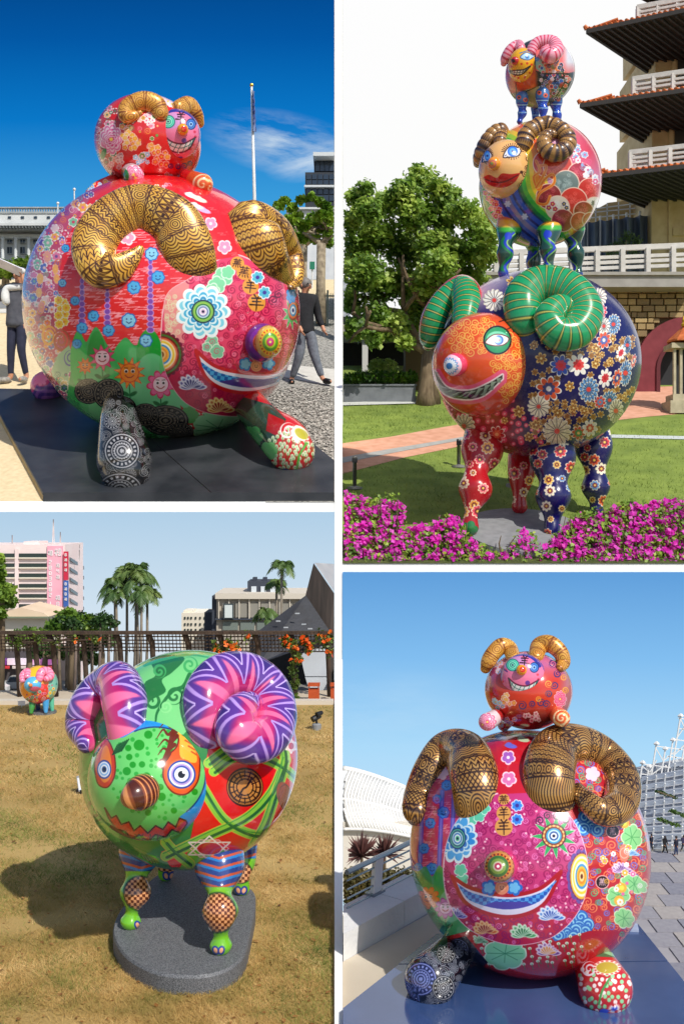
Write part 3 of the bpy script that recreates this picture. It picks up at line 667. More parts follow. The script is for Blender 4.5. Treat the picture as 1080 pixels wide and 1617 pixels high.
def car(name, label, x0, x1, ybot, hpx, Y, paint, group=None):
    """Small saloon seen from the side, far away."""
    b = P((x0+x1)/2, ybot, Y); L = (x1-x0)*Y/F; h = hpx*Y/F; t = thing(name, label, 'car', b, group)
    X = lambda u: b[0]-L/2+u*L
    prof = [(0, .2), (0, .52), (.12, .58), (.28, .98), (.68, 1.), (.84, .62), (1, .52), (1, .2)]
    MB().prism([(X(u), b[1], b[2]+v*h) for u, v in prof], [(X(u), b[1]+L*.42, b[2]+v*h) for u, v in prof]).build('body', paint, t)
    wp = [(.2, .62), (.31, .93), (.65, .94), (.78, .64)]; MB().prism([(X(u), b[1]-.01*L, b[2]+v*h) for u, v in wp], [(X(u), b[1], b[2]+v*h) for u, v in wp]).build('window', wglass, t)
    for u in (.2, .78):
        w_ = MB(); a = np.arange(12)*math.pi/6; r = h*.23
        w_.prism([(X(u)+r*math.cos(q), b[1]-.015*L, b[2]+r+r*math.sin(q)) for q in a], [(X(u)+r*math.cos(q), b[1]+.08*L, b[2]+r+r*math.sin(q)) for q in a]); w_.build('wheel', M('tyre', (26, 26, 28), rough=.8), t)
    return t
carw = M('car_white', (225, 227, 228), rough=.25, coat=.6)
car('parked_car', 'white car parked beyond the iron fence behind the walking man', 478, 497, 463, 13, 43.5, carw)
# --- pollarded plane trees
def limbs(mb, p, d, L, r, depth, tips, rg):
    q = p+d*L; mid = p+d*L*.5+rg.normal(size=3)*L*.08; mb.tube([p, mid, q], [r, r*.85, r*.72], 7); tips.append((q, depth))
    if depth:
        for k in range(rg.integers(2, 4)):
            nd = d*.55+rg.normal(size=3)*np.array([.75, .5, .45]); nd[2] = nd[2]*.7+.25; nd /= np.linalg.norm(nd); limbs(mb, q, nd, L*rg.uniform(.6, .8), r*.66, depth-1, tips, rg)
lf_y = leaf_mat('fresh_leaf', (66, 108, 22), (160, 192, 62), (116, 154, 38), scale=1.6)
for i, (x, yb0, yt, hw, lb) in enumerate(((507, 505, 385, 40, 'pollarded plane tree with thick pale trunk in front of the iron fence'), (481, 470, 385, 32, 'pollarded plane tree behind, half hidden by the horn of the ram'))):
    rg2 = np.random.default_rng(20+i); Y = gY('UL', 512)-.3 if i == 0 else 43.; b = P(x, yb0+6, Y); k = Y/F
    t = thing('plane_tree', lb, 'tree', b, 'pollarded trees beside the iron fence'); m1 = MB(); tips = []
    m1.tube([b, P(x-.5, (yb0+yt)/2, Y), P(x+.5, yt, Y)], [9*k*(1 if i == 0 else .6), 7.4*k*(1 if i == 0 else .6), 7.6*k*(1 if i == 0 else .6)], 10); top = P(x, yt+2, Y)
    for dx in (-1.1, -.4, .35, 1.0): d = np.array([dx, rg2.uniform(-.3, .3), .75]); d /= np.linalg.norm(d); limbs(m1, top, d, 24*k, 4.6*k, 2, tips, rg2)
    m1.clip(x1=527.5).build('trunk', bark_p, t, smooth=True)
    cl = [q+rg2.normal(size=3)*.15 for q, dp in tips if dp < 2]
    if i == 0: cl += [P(a, b2, Y) for a, b2 in ((450, 318), (462, 328), (475, 316), (470, 340), (492, 312), (505, 318), (515, 326), (440, 325), (458, 345), (520, 345), (518, 372))]
    pts = blob_points(cl, np.array([[8.5*k, 7*k, 7*k]]*len(cl)), 5200 if i == 0 else 2400, rg2, .15)
    quadmesh('crown', leaves(pts, .19, .8, rg=rg2), lf_y, t, win=(415, 527.8, 250, 520))
# ------------------------------------------------------------------ people
def skin(name, verts, edges, radii, mat, parent, sub=2, root=0):
    me = bpy.data.meshes.new(name); off = wloc(parent); me.from_pydata([tuple(np.asarray(v)-off) for v in verts], edges, []); me.materials.append(mat)
    o = bpy.data.objects.new(name, me); COL.objects.link(o); o.parent = parent
    md = o.modifiers.new('skin', 'SKIN'); md.use_smooth_shade = True
    for i, r in enumerate(radii): me.skin_vertices[0].data[i].radius = (r, r) if np.isscalar(r) else r
    me.skin_vertices[0].data[root].use_root = True
    ss = o.modifiers.new('sub', 'SUBSURF'); ss.levels = ss.render_levels = sub
    return o
def person(label, base, h, J, cloth, face_dir, hair_len=.0, group=None, arms=True, extra=None):
    """J: joints in units of height, (across, away from the eye, up) from the point on the ground under the hips."""
    t = thing('person', label, 'person', base, group); w = lambda p: np.array(base)+np.array(p)*h
    n = ['pelvis', 'waist', 'chest', 'neck', 'head', 'crown', 'hipL', 'kneeL', 'ankL', 'toeL', 'hipR', 'kneeR', 'ankR', 'toeR', 'shL', 'elL', 'wrL', 'haL', 'shR', 'elR', 'wrR', 'haR']
    rad = dict(pelvis=(.075, .06), waist=(.07, .052), chest=(.082, .06), neck=.028, head=.052, crown=.045, hip=.055, knee=.036, ank=.022, toe=.02, sh=.036, el=.025, wr=.018, ha=.02)
    e = [('pelvis', 'waist'), ('waist', 'chest'), ('chest', 'neck'), ('neck', 'head'), ('head', 'crown')]
    for s in 'LR': e += [('pelvis', 'hip'+s), ('hip'+s, 'knee'+s), ('knee'+s, 'ank'+s), ('ank'+s, 'toe'+s), ('chest', 'sh'+s), ('sh'+s, 'el'+s), ('el'+s, 'wr'+s), ('wr'+s, 'ha'+s)]
    def R(k, g=1.): r = rad.get(k, rad.get(k[:-1])); return tuple(q*g*h*.82 for q in r) if isinstance(r, tuple) else r*g*h
    ix = {k: i for i, k in enumerate(n)}
    skin('body', [w(J[k]) for k in n], [(ix[a], ix[b]) for a, b in e], [R(k) for k in n], cloth['skin'], t)
    def wear(name, keys, edges, g, mat, cut=None):
        kk = list(keys); pts = [w(J[k]) if isinstance(k, str) else w(k[0]) for k in kk]; rr = [R(k, g) if isinstance(k, str) else (tuple(q_*h for q_ in k[1]) if isinstance(k[1], tuple) else k[1]*h) for k in kk]
        return skin(name, pts, edges, rr, mat, t)
    lerp = lambda a, b, q: tuple(np.array(J[a])*(1-q)+np.array(J[b])*q)
    if 'top' in cloth:
        q = cloth.get('sleeve', 1.); pv = np.array(J['pelvis']); ks = [(tuple(pv-np.array([0, 0, .075])), (.1, .086)), (tuple(pv-np.array([0, 0, .02])), (.096, .084)), (tuple(np.array(J['waist'])), (.086, .07)), (tuple(np.array(J['chest'])+np.array([0, 0, .015])), (.108, .084)), (lerp('chest', 'neck', .95), .046), 'shL', (lerp('shL', 'elL', min(1, q*2)), .036), 'shR', (lerp('shR', 'elR', min(1, q*2)), .036)]
        ed = [(0, 1), (1, 2), (2, 3), (3, 4), (3, 5), (5, 6), (3, 7), (7, 8)]
        if q > .6: ks += [(lerp('elL', 'wrL', .92), .027), (lerp('elR', 'wrR', .92), .027)]; ed += [(6, 9), (8, 10)]
        wear('jacket' if q > .6 else 'shirt', ks, ed, 1.4, cloth['top'])
    if 'legs' in cloth:
        g = cloth.get('loose', 1.15); ks = [(tuple(np.array(J['pelvis'])+np.array([0, 0, .045])), (.084, .068)), (tuple(np.array(J['pelvis'])-np.array([0, 0, .01])), (.09, .072)), 'hipL', 'kneeL', (lerp('kneeL', 'ankL', .93), .024*g), 'hipR', 'kneeR', (lerp('kneeR', 'ankR', .93), .024*g)]
        wear('trousers', ks, [(0, 1), (1, 2), (2, 3), (3, 4), (1, 5), (5, 6), (6, 7)], g, cloth['legs'])
    for s in 'LR':
        a, b = w(J['ank'+s]), w(J['toe'+s]); skin('shoe', [a-np.array([0, 0, .012])*h, (a+b)/2-np.array([0, 0, .006])*h, b], [(0, 1), (1, 2)], [.03*h, .03*h, .026*h], cloth['shoe'], t)
    hd = w(J['head']); fd = np.array(face_dir, float); fd /= np.linalg.norm(fd)
    hv = MB().ell(hd-fd*.018*h+np.array([0, 0, .022])*h, (.062*h, .064*h, .06*h), 14, 10)
    if hair_len: hv.ell(hd-fd*.045*h-np.array([0, 0, hair_len*.5*h]), (.055*h, .04*h, hair_len*h), 12, 8)
    hv.build('hair', cloth['hair'], t, smooth=True)
    sd_ = np.cross(fd, (0, 0, 1)); f = MB(); f.ell(hd+fd*.058*h-np.array([0, 0, .004])*h, (.009*h, .012*h, .014*h), 8, 6); f.build('nose', cloth['skin'], t, smooth=True)
    for s in (-1, 1): MB().ell(hd+fd*.05*h+sd_*s*.02*h+np.array([0, 0, .012])*h, (.007*h,)*3, 8, 6).build('eye', cloth['ink'], t); MB().ell(hd+sd_*s*.053*h, (.009*h, .012*h, .018*h), 8, 6).build('ear', cloth['skin'], t)
    MB().ell(hd+fd*.05*h-np.array([0, 0, .026])*h, (.016*h, .006*h, .004*h), 8, 6).build('mouth', cloth['lip'], t)
    for s in 'LR':      # thumb and four fingers on each hand, slightly curled
        a, b = w(J['wr'+s]), w(J['ha'+s]); d = b-a; d /= np.linalg.norm(d)+1e-9; u = np.cross(d, (0, 1, 0)); u /= np.linalg.norm(u)+1e-9; v = np.cross(d, u)
        for k in range(4): p0 = b+v*(k-1.5)*.0095*h; L = (.036, .042, .04, .03)[k]*h; MB().tube([p0, p0+d*L*.55+u*.004*h, p0+d*L+u*.014*h], [.006*h, .0055*h, .004*h], 6).build('finger', cloth['skin'], t, smooth=True)
        p0 = a+(b-a)*.6; MB().tube([p0, p0+v*.024*h+d*.012*h, p0+v*.03*h+d*.03*h], [.008*h, .007*h, .005*h], 6).build('thumb', cloth['skin'], t, smooth=True)
    return t, w
sk = M('skin', (206, 150, 118), (196, 138, 106), scale=8, rough=.55); ink = M('ink', (24, 20, 20), rough=.4); lip = M('lip', (160, 80, 74), rough=.5)
black = M('black_cloth', (24, 25, 29), (34, 35, 40), scale=14, rough=.85, bump=.3, bscale=25); grey = M('grey_cloth', (96, 102, 112), (118, 124, 134), scale=10, rough=.85, bump=.35, bscale=20)
hairb = M('hair_dark', (28, 22, 20), (44, 34, 30), scale=20, rough=.5); hairg = M('hair_grey', (120, 116, 112), rough=.6); navy = M('navy_legging', (32, 36, 58), (42, 46, 68), scale=8, rough=.8); sneak = M('sneaker', (170, 166, 158), (120, 116, 110), scale=12, rough=.7); shoeb = M('black_shoe', (18, 18, 20), rough=.35)
tee = M('charcoal_tee', (74, 76, 84), (88, 90, 98), scale=9, rough=.9); whitec = M('white_cloth', (226, 228, 226), (206, 210, 208), scale=6, rough=.9, bump=.4, bscale=14); redc = M('dark_red_cloth', (90, 40, 44), rough=.9)
JW = dict(pelvis=(0, 0, .53), waist=(.0, 0, .63), chest=(.005, 0, .75), neck=(.02, 0, .84), head=(.03, -.01, .9), crown=(.032, 0, .94), hipL=(-.03, .01, .5), kneeL=(-.045, -.01, .28), ankL=(-.055, .02, .05), toeL=(-.16, -.04, .022),
          hipR=(.045, 0, .5), kneeR=(.05, -.04, .28), ankR=(.085, .0, .05), toeR=(.05, -.09, .022), shL=(-.085, 0, .79), elL=(-.2, .02, .68), wrL=(-.3, .0, .6), haL=(-.335, -.01, .575), shR=(.1, -.01, .79), elR=(.13, -.09, .73), wrR=(.085, -.1, .865), haR=(.07, -.1, .9))
bw = gp('UL', 27, 606); hw = 188*bw[1]/F
wt, ww = person('woman in grey shirt and navy leggings shading her face with a paper beside the ram', bw, hw, JW, dict(skin=sk, top=tee, sleeve=.4, legs=navy, loose=1.02, shoe=sneak, hair=hairb, ink=ink, lip=lip), (-.5, -.8, 0), .05)
skin('shawl', [ww(p) for p in ((.11, -.03, .8), (.02, -.055, .8), (-.07, -.055, .79), (-.075, -.07, .7), (-.05, -.07, .64))], [(0, 1), (1, 2), (2, 3), (3, 4)], [.028*hw, .03*hw, .034*hw, .04*hw, .03*hw], whitec, wt)
MB().ell(ww((.03, -.015, .935)), (.062*hw, .07*hw, .038*hw), 14, 8).build('cap', whitec, wt, smooth=True)
pp = thing('paper_sheet', 'folded white paper held up by the woman to shade her eyes', 'paper', ww((.04, -.12, .92)))
a, b = ww((-.1, -.13, .985)), ww((.09, -.13, .9)); MB().bar(a, b, .11*hw, .008*hw, up=(.35, .5, .8)).build('sheet', M('paper', (228, 228, 236), (208, 206, 220), scale=5, rough=.9), pp)
JM = dict(pelvis=(0, 0, .52), waist=(-.005, 0, .62), chest=(-.01, 0, .74), neck=(-.005, 0, .845), head=(.01, -.02, .905), crown=(.012, 0, .945), hipL=(-.04, 0, .49), kneeL=(-.05, -.02, .27), ankL=(-.13, .06, .055), toeL=(-.12, -.0, .022),
          hipR=(.04, 0, .49), kneeR=(.085, -.02, .27), ankR=(.16, -.02, .05), toeR=(.245, -.06, .022), shL=(-.1, .0, .79), elL=(-.09, -.05, .62), wrL=(-.04, -.1, .5), haL=(-.025, -.11, .465), shR=(.09, .0, .79), elR=(.12, .03, .63), wrR=(.165, -.01, .52), haR=(.178, -.02, .485))
bm = gp('UL', 482, 608); hm = 172*bm[1]/F
person('man in black jacket and grey trousers walking on the gravel behind the ram', bm, hm, JM, dict(skin=sk, top=black, sleeve=1., legs=grey, loose=1.3, shoe=shoeb, hair=hairg, ink=ink, lip=lip), (.6, -.7, 0))
# ------------------------------------------------------------------ plaza with the great red ram (upper left)
RED = (226, 26, 34)
def ram_paint_ul(e):
    cv = e.cv; C = cv.C; C[:] = np.array(RED)/255
    q = random.Random(3)
    for i in range(300):     # zigzag water lines
        x, y = q.uniform(80, 275), q.uniform(330, 560); L = q.uniform(8, 20)
        cv.line([(x, y), (x+L, y-1), (x+L*.5, y+4), (x+L*1.5, y+3)], 1.25, (255, 160, 170))
    # busy flank at the far left
    fl = [(30, 300), (150, 300), (104, 380), (92, 440), (96, 520), (118, 600), (150, 700), (30, 700)]
    cv.poly(fl, (196, 70, 104))
    mixed(cv, fl, 11, [(232, 120, 160), (90, 110, 190), (250, 170, 60), (210, 60, 90), (130, 190, 150), (120, 70, 150), (240, 200, 200), (245, 120, 50)], 5, (4, 8))
    for (x, y, r, c) in ((64, 440, 9, (250, 170, 60)), (62, 462, 8, (250, 170, 60)), (88, 425, 8, (250, 160, 70)), (90, 440, 8, (250, 150, 70)), (75, 405, 10, (235, 130, 150)), (66, 485, 9, (240, 100, 130))):
        peony(cv, x, y, r, (c, (250, 200, 120), c), .6)
    for dx, dy in ((0, 0), (6, 8), (-4, 10), (4, -10), (-4, -14), (5, 20), (-3, 24), (8, -2)):
        cv.petal(97+dx, 488+dy, 8, 7, (255, 250, 225), .3); cv.petal(97+dx, 488+dy, 6.5, 7, (250, 200, 40), .3); cv.disc(97+dx, 488+dy, 2, (245, 150, 30))
    cv.spiral(78, 531, 17, 2.2, 4.5, (245, 165, 35), 1, 1, .7); cv.spiral(97, 538, 18, 2.4, 4.5, (190, 70, 40), 2, -1, .8)
    cv.poly([(92, 560), (110, 545), (120, 575), (150, 620), (165, 660), (120, 640), (80, 590)], (150, 196, 150)); cv.spiral(112, 566, 13, 2, 2.4, (60, 70, 150), .5, 1, .8)
    mixed(cv, [(75, 590), (115, 590), (160, 650), (170, 690), (110, 660)], 10, [(180, 60, 60), (90, 110, 170), (220, 190, 120), (60, 120, 100), (190, 90, 140)], 6, (4, 7))
    mixed(cv, [(128, 335), (165, 308), (215, 292), (290, 288), (255, 300), (190, 318), (135, 380), (108, 420)], 11, [(240, 150, 180), (120, 150, 220), (250, 190, 90), (250, 230, 230), (230, 90, 60)], 15, (4, 7))
    # green hills and meadow
    hills = [(112, 700), (112, 590), (112, 556), (118, 530), (126, 522), (136, 540), (142, 530), (152, 516), (162, 530), (172, 548), (180, 555), (190, 540), (200, 533), (212, 545), (222, 540), (232, 520), (246, 528), (254, 540), (262, 560), (262, 580), (276, 620), (300, 650), (330, 690), (250, 720)]
    cv.poly(smooth(hills, 3, True), (58, 172, 84))
    for x, y, rx, ry, c in ((125, 570, 13, 42, (40, 190, 80)), (153, 570, 15, 48, (22, 150, 50)), (198, 590, 24, 52, (70, 190, 96)), (236, 560, 20, 40, (20, 160, 50)), (240, 620, 34, 62, (100, 196, 128)), (150, 620, 26, 42, (96, 190, 120)), (200, 640, 60, 40, (112, 200, 138)), (275, 660, 34, 44, (112, 204, 142)), (262, 580, 10, 30, (90, 190, 110))): cv.disc(x, y, rx, c, ry)
    for x, y0, y1 in ((130, 440, 512), (170, 452, 516), (238, 400, 530)):
        n = int((y1-y0)/9)
        for i in range(n):
            y = y0+i*9+4; k = .6+.5*i/n; cv.disc(x, y, 6*k, (205, 160, 225), 5); cv.disc(x, y, 4.6*k, (130, 70, 175), 4)
    for x, y, r in ((240, 401, 10), (250, 438, 10), (212, 454, 10), (119, 475, 7), (148, 499, 8.5), (204, 506, 11), (130, 518, 8.5), (172, 522, 9), (231, 538, 9.5), (122, 543, 7), (99, 447, 6), (104, 392, 6)):
        smiley(cv, x, y, r, (72, 170, 225) if (int(x) % 3) else (135, 205, 235), (24, 100, 195))
    for x, y, r, p, rm, fc, n, sh in ((135, 578, 13, (240, 120, 30), (230, 80, 30), (245, 140, 40), 9, True), (162, 565, 20, (235, 80, 130), (215, 40, 90), (250, 205, 215), 10, True), (205, 589, 24, (250, 150, 25), (225, 70, 25), (250, 140, 30), 12, True), (254, 607, 21, (240, 110, 160), (215, 40, 95), (250, 215, 225), 9, False)):
        stemleaf(cv, x, y+r*.8, 22); flowerface(cv, x, y, r, p, rm, fc, n, sh)
    # red underside with lily leaves
    cv.poly([(285, 640), (310, 662), (360, 665), (430, 640), (478, 600), (478, 720), (250, 720), (296, 690)], (188, 26, 30))
    for x, y in scat([(290, 650), (440, 645), (440, 700), (280, 700)], 10, 9): cv.disc(x, y, 2.6, (225, 235, 215), 2); cv.line([(x, y), (x+2, y+8)], 1, (60, 150, 70))
    cv.petal(345, 676, 30, 7, (150, 215, 160), .15, 0, 1.4); cv.petal(300, 655, 14, 5, (90, 170, 90), .2); [cv.line([(345, 676), (345+38*math.cos(a), 676+14*math.sin(a))], 1, (60, 140, 90)) for a in np.arange(0, 6.28, .7)]
    lotus(cv, 405, 655, 20, (245, 240, 230), (120, 150, 90), (200, 60, 50))
    # black mandala patches above the fore leg
    for x, y, r, sx in ((140, 618, 20, 1.1), (172, 622, 24, 1), (190, 645, 20, 1.3), (262, 664, 24, 1.5), (230, 655, 18, 1.2), (285, 682, 14, 1.5)): mandala(cv, x, y, r, (30, 28, 26), (120, 112, 100), sx, 16)
    # the face
    fc = smooth([(268, 460), (300, 440), (345, 410), (375, 402), (420, 425), (475, 470), (500, 560), (480, 640), (400, 655), (345, 655), (300, 640), (274, 612), (259, 575), (255, 530), (258, 490)], 5, True)
    cv.poly(fc, (232, 62, 104), (250, 200, 205), 2); cv.clipto(fc)
    cv.poly([(258, 440), (300, 440), (290, 560), (262, 570)], (236, 140, 140))
    cv.poly([(250, 590), (480, 560), (490, 700), (250, 700)], (196, 24, 70))
    cv.curls(scat([(300, 440), (375, 402), (475, 470), (480, 660), (310, 650), (280, 600)], 15, 11, .25), (172, 12, 66), (5, 8.5), 2.0, 1); cv.curls(scat([(300, 440), (375, 402), (475, 470), (480, 660), (310, 650), (280, 600)], 22, 51, .4), (250, 130, 160), (3, 5), 1.4, 7)
    cv.curls(scat([(262, 470), (285, 460), (282, 560), (262, 540)], 9, 12), (232, 226, 180), (3.5, 5), 1.4, 2)
    t = [(110, 28, 26), (60, 120, 40), (120, 30, 20), (225, 90, 50), (250, 220, 160), (245, 200, 30), (255, 245, 220), (50, 140, 210), (250, 180, 60), (235, 140, 40), (240, 190, 120), (110, 60, 20), (240, 190, 90)]
    cv.petal(254, 560, 38, 26, (120, 16, 60), .1); cv.target(254, 560, 35, t)
    for x, y, r, a in ((352, 438, 15, .5), (343, 450, 13, -.4), (360, 430, 10, 1.2), (336, 458, 10, 0)): cv.petal(x, y, r+2, 5, (225, 250, 225), .25, a); cv.petal(x, y, r, 5, (130, 215, 160), .25, a)
    for x, y, r, a in ((335, 540, 10, .5), (343, 555, 11, -.4), (327, 548, 7, 1.2)): cv.petal(x, y, r+1.5, 5, (235, 250, 225), .25, a); cv.petal(x, y, r, 5, (130, 205, 160), .25, a); cv.spiral(x, y, r*.5, 1.4, 1, (240, 60, 110), a)
    X, Y = 321, 492
    for k, c1, c2 in ((44, (245, 252, 252), (130, 215, 235)), (35, (235, 250, 250), (60, 175, 220)), (27, (225, 248, 250), (40, 150, 205))):
        cv.petal(X, Y, k, 11, c1, .2, k); cv.petal(X, Y, k*.88, 11, c2, .28, k); cv.petal(X, Y, k*.74, 11, (170, 228, 240), .3, k)
    cv.target(X, Y, 18.5, [(20, 40, 70), (120, 190, 90), (160, 210, 90), (40, 120, 60), (200, 230, 240), (120, 130, 190), (250, 250, 250), (235, 200, 235), (20, 20, 60)])
    for x, y, r in ((375, 416, 11), (386, 430, 12), (396, 452, 13), (405.5, 478, 14)): cv.disc(x, y, r, (232, 158, 62))
    glyph(cv, 375, 416, 7, kind='bei', sx=1.2, rot=.2, w=1.5); glyph(cv, 386, 430, 9, kind='bei', sx=1.1, rot=.2, w=1.6); glyph(cv, 396, 452, 10, rot=.12); glyph(cv, 405.5, 478, 12.5, rot=.08)
    for x, y in ((407, 438), (418, 462)): cv.petal(x, y, 11, 7, (240, 245, 255), .25); cv.petal(x, y, 9, 7, (90, 190, 215), .3); cv.disc(x, y, 3, (70, 60, 160))
    cv.petal(460, 496, 26, 9, (240, 250, 230), .5, 0, .55, True); cv.petal(460, 496, 24, 9, (60, 180, 80), .5, 0, .55, True); cv.target(463, 490, 16, [(150, 50, 40), (235, 120, 50), (60, 150, 200), (250, 250, 250), (30, 50, 120)], .55)
    cv.petal(460, 466, 14, 7, (50, 150, 220), .3, 0, .6); cv.curls([(440, 465), (432, 474)], (90, 10, 50), (6, 8), 1.6, 3)
    up = [(309, 553), (340, 578), (380, 588), (425, 590), (458, 578), (480, 560)]; lo = [(309, 553), (325, 595), (355, 615), (400, 620), (445, 606), (482, 572)]
    cv.poly(np.vstack([smooth(up), smooth(lo)[::-1]]), (242, 240, 252), (205, 20, 30), 5.5)
    mid = np.vstack([smooth([(318, 572), (345, 588), (385, 597), (425, 598), (470, 582)]), smooth([(320, 580), (345, 602), (390, 612), (430, 606), (472, 590)])[::-1]])
    pm = cv.mask; cv.clipto(mid); cv.fill(np.ones_like(cv.X), (70, 175, 232)); cv.fill((np.floor((cv.X+cv.Y*.2)/6)+np.floor((cv.Y-cv.X*.12)/6)) % 2, (28, 95, 178)); cv.poly([(340, 604), (385, 596), (440, 598), (420, 620), (360, 620)], (78, 50, 140)); cv.mask = pm
    for x, y in ((388, 575), (424, 574)): cv.petal(x, y, 11, 5, (50, 140, 215), .3); cv.petal(x, y, 8, 5, (140, 210, 240), .3)
    cv.disc(405, 578, 9, (235, 170, 120)); smiley(cv, 405, 578, 6, (240, 180, 130), (220, 130, 90), (90, 40, 20), 3)
    lotus(cv, 306, 612, 27, (238, 236, 250), (90, 84, 160), (50, 50, 120)); lotus(cv, 350, 648, 27, (252, 225, 150), (200, 100, 30), (150, 40, 30)); lotus(cv, 402, 648, 20, (225, 240, 200), (110, 160, 90), (180, 60, 60))
    cv.mask = None
    # red strip between the horns
    st = [(255, 296), (330, 288), (350, 345), (377, 404), (344, 410), (322, 360), (296, 320)]
    cv.poly(st, (222, 30, 40)); cv.clipto(st)
    for i in range(26): x, y = q.uniform(290, 370), q.uniform(300, 405); cv.line([(x, y), (x+9, y), (x+4, y+3), (x+13, y+3)], .8, (250, 110, 110))
    cv.mask = None
    for x, y, r in ((333, 353, 11), (355, 390, 12)): cv.petal(x, y, r, 5, (255, 225, 230), .3, .3); cv.petal(x, y, r*.8, 5, (240, 150, 185), .3, .3); cv.disc(x, y, 2.5, (250, 225, 235))
    for x, y, c in ((303, 309, (245, 240, 235)), (316, 315, (225, 240, 215)), (322, 332, (210, 180, 225)), (310, 325, (245, 230, 225))): cv.disc(x, y, 12, c, 3.5, .35); cv.disc(x-4, y-3, 6, c, 3)
    cv.petal(202, 375, 13, 5, (255, 235, 238), .3); cv.petal(202, 375, 10, 5, (245, 160, 190), .3); cv.disc(202, 375, 2.5, (255, 240, 240))
g0 = gp('UL', 262, 700)
ram = thing('ram_sculpture', 'huge glossy red ram sculpture with gold patterned horns on a dark plinth beside walking people', 'sculpture', g0)
body = Ell(260, 492, 214, 203, 23.6, rd=3.3, roll=.12, tex=1000); ram_paint_ul(body); body.build('body', ram, 64, 110, rough=.2, coat=.75)
h1 = Tub([(312, 452, -1.5, 38), (304, 424, -.35, 40), (294, 386, .15, 42), (272, 350, .3, 42), (225, 330, .4, 38), (178, 348, .45, 37), (150, 386, .45, 36), (158, 424, .45, 31), (186, 424, .45, 24), (208, 408, .4, 15), (222, 394, .35, 7)], tex=(640, 360), on=body, flat=.52)
horn_gold(h1.cv, h1.L, 4, bands=['petal', 'grid', 'grid', 'petal', 'ring', 'wave', 'fan', 'ring', 'petal', 'zig', 'ring', 'scale', 'scale', 'zig', 'fan', 'wave', 'zig', 'petal', 'fan', 'zig', 'stripe']); h1.build('horn', ram, 40, rough=.3, metal=.22, coat=.8)
h2 = Tub([(424, 446, -1.5, 44), (412, 414, -.4, 46), (402, 384, .1, 47), (398, 360, .2, 43), (428, 372, .5, 36), (452, 404, .7, 27), (462, 436, .8, 19), (458, 452, .7, 8)], tex=(420, 300), on=body, flat=.58)
horn_gold(h2.cv, h2.L, 9, bands=['petal', 'ring', 'stripe', 'ring', 'petal', 'fan', 'scale', 'ring', 'wave']); h2.build('horn', ram, 36, rough=.3, metal=.22, coat=.8)
yb = body.hit(412, 545)
ns = Ell(412, 541, 30, 31, yb-.1, rd=.55, tex=200, base=(150, 20, 60)); ns.cv.target(418, 541, 31, [(90, 40, 130), (120, 40, 150), (200, 60, 30), (160, 16, 70), (150, 16, 60)]); ns.build('nose', ram, 24, 40)
nc = Ell(424, 540, 21.5, 26, yb-.5, rd=.42, tex=220, base=(176, 140, 50))
nc.cv.petal(425, 540, 26, 16, (215, 180, 90), .1, 0, .85)
for r, c in ((21, (245, 200, 50)), (16, (235, 160, 40)), (14.5, (90, 160, 40)), (10, (170, 210, 50)), (7, (210, 60, 60))): nc.cv.disc(427, 540, r*.85, c, r)
nc.cv.ring(427, 540, 18.5, 3, (210, 70, 40), .85, 20); nc.cv.petal(427, 540, 6, 10, (200, 60, 140), .5, 0, .85); nc.cv.disc(427, 540, 2, (240, 230, 120)); nc.build('nose_cap', ram, 24, 40)
def foot_row(g, px, py, r, up): return gp(g, px, py+r*.98, up)[1]
yf = gY('UL', 776, .17)+.55
l1 = Tub([(190, 622, yf+1.5, 22), (188, 655, yf+.9, 28), (192, 690, yf+.45, 36), (197, 728, yf+.1, 43), (199, 745, yf, 39)], tex=(300, 300), base=(16, 16, 18), k=6)
tattoo(l1.cv, [(150, 620), (245, 620), (245, 790), (150, 790)], 3); mandala(l1.cv, 193, 712, 29, n=20); mandala(l1.cv, 190, 772, 26, sx=1.4, n=18); mandala(l1.cv, 178, 665, 14); l1.build('leg', ram, 36, rough=.2, coat=.8)
yf = gY('UL', 748, .17)+.5
l2 = Tub([(395, 640, yf+1.3, 26), (418, 668, yf+.6, 30), (448, 694, yf+.15, 38), (462, 714, yf, 36)], tex=(300, 300), base=(205, 26, 30), k=6)
c = l2.cv; c.poly([(360, 620), (430, 640), (452, 662), (424, 720), (380, 690)], (40, 70, 52)); c.poly([(424, 652), (450, 664), (440, 690), (420, 680)], (170, 30, 34))
for x, y in scat([(425, 690), (470, 670), (500, 700), (490, 750), (430, 740)], 8, 3): c.disc(x, y, 2.8, (220, 230, 190), 3.4); c.line([(x, y), (x-1, y+9)], 1, (70, 150, 60))
c.petal(424, 712, 15, 6, (110, 190, 110), .2); c.petal(398, 690, 18, 6, (80, 160, 90), .2)
c.spiral(455, 680, 13, 1.8, 3, (250, 240, 235), 2); c.disc(474, 684, 17, (250, 245, 225), 10, .6); c.disc(476, 685, 12, (190, 180, 60), 7, .6); c.ring(474, 684, 15, 1.5, (220, 50, 50), 1, 14); c.line([(468, 745), (472, 720), (484, 700)], 3.5, (90, 170, 60)); c.disc(474, 748, 8, (40, 70, 170), 4); c.disc(450, 744, 7, (40, 70, 170), 4)
l2.build('leg', ram, 36, rough=.2, coat=.8)
yf = gY('UL', 634, .17)+.4
l3 = Tub([(100, 600, yf+.9, 20), (84, 606, yf+.3, 24), (74, 611, yf, 25)], tex=(200, 200), base=(96, 60, 150), k=6)
c = l3.cv; c.fill((np.floor(c.X/5) % 2)*.6, (60, 40, 120)); c.fill((np.floor(c.Y/5) % 2)*.5, (190, 120, 200)); c.disc(66, 598, 15, (215, 60, 130), 12); c.petal(64, 598, 12, 8, (245, 120, 160), .4); c.poly([(84, 580), (110, 590), (110, 630), (90, 620)], (30, 60, 120)); l3.build('leg', ram, 30, rough=.2, coat=.8)
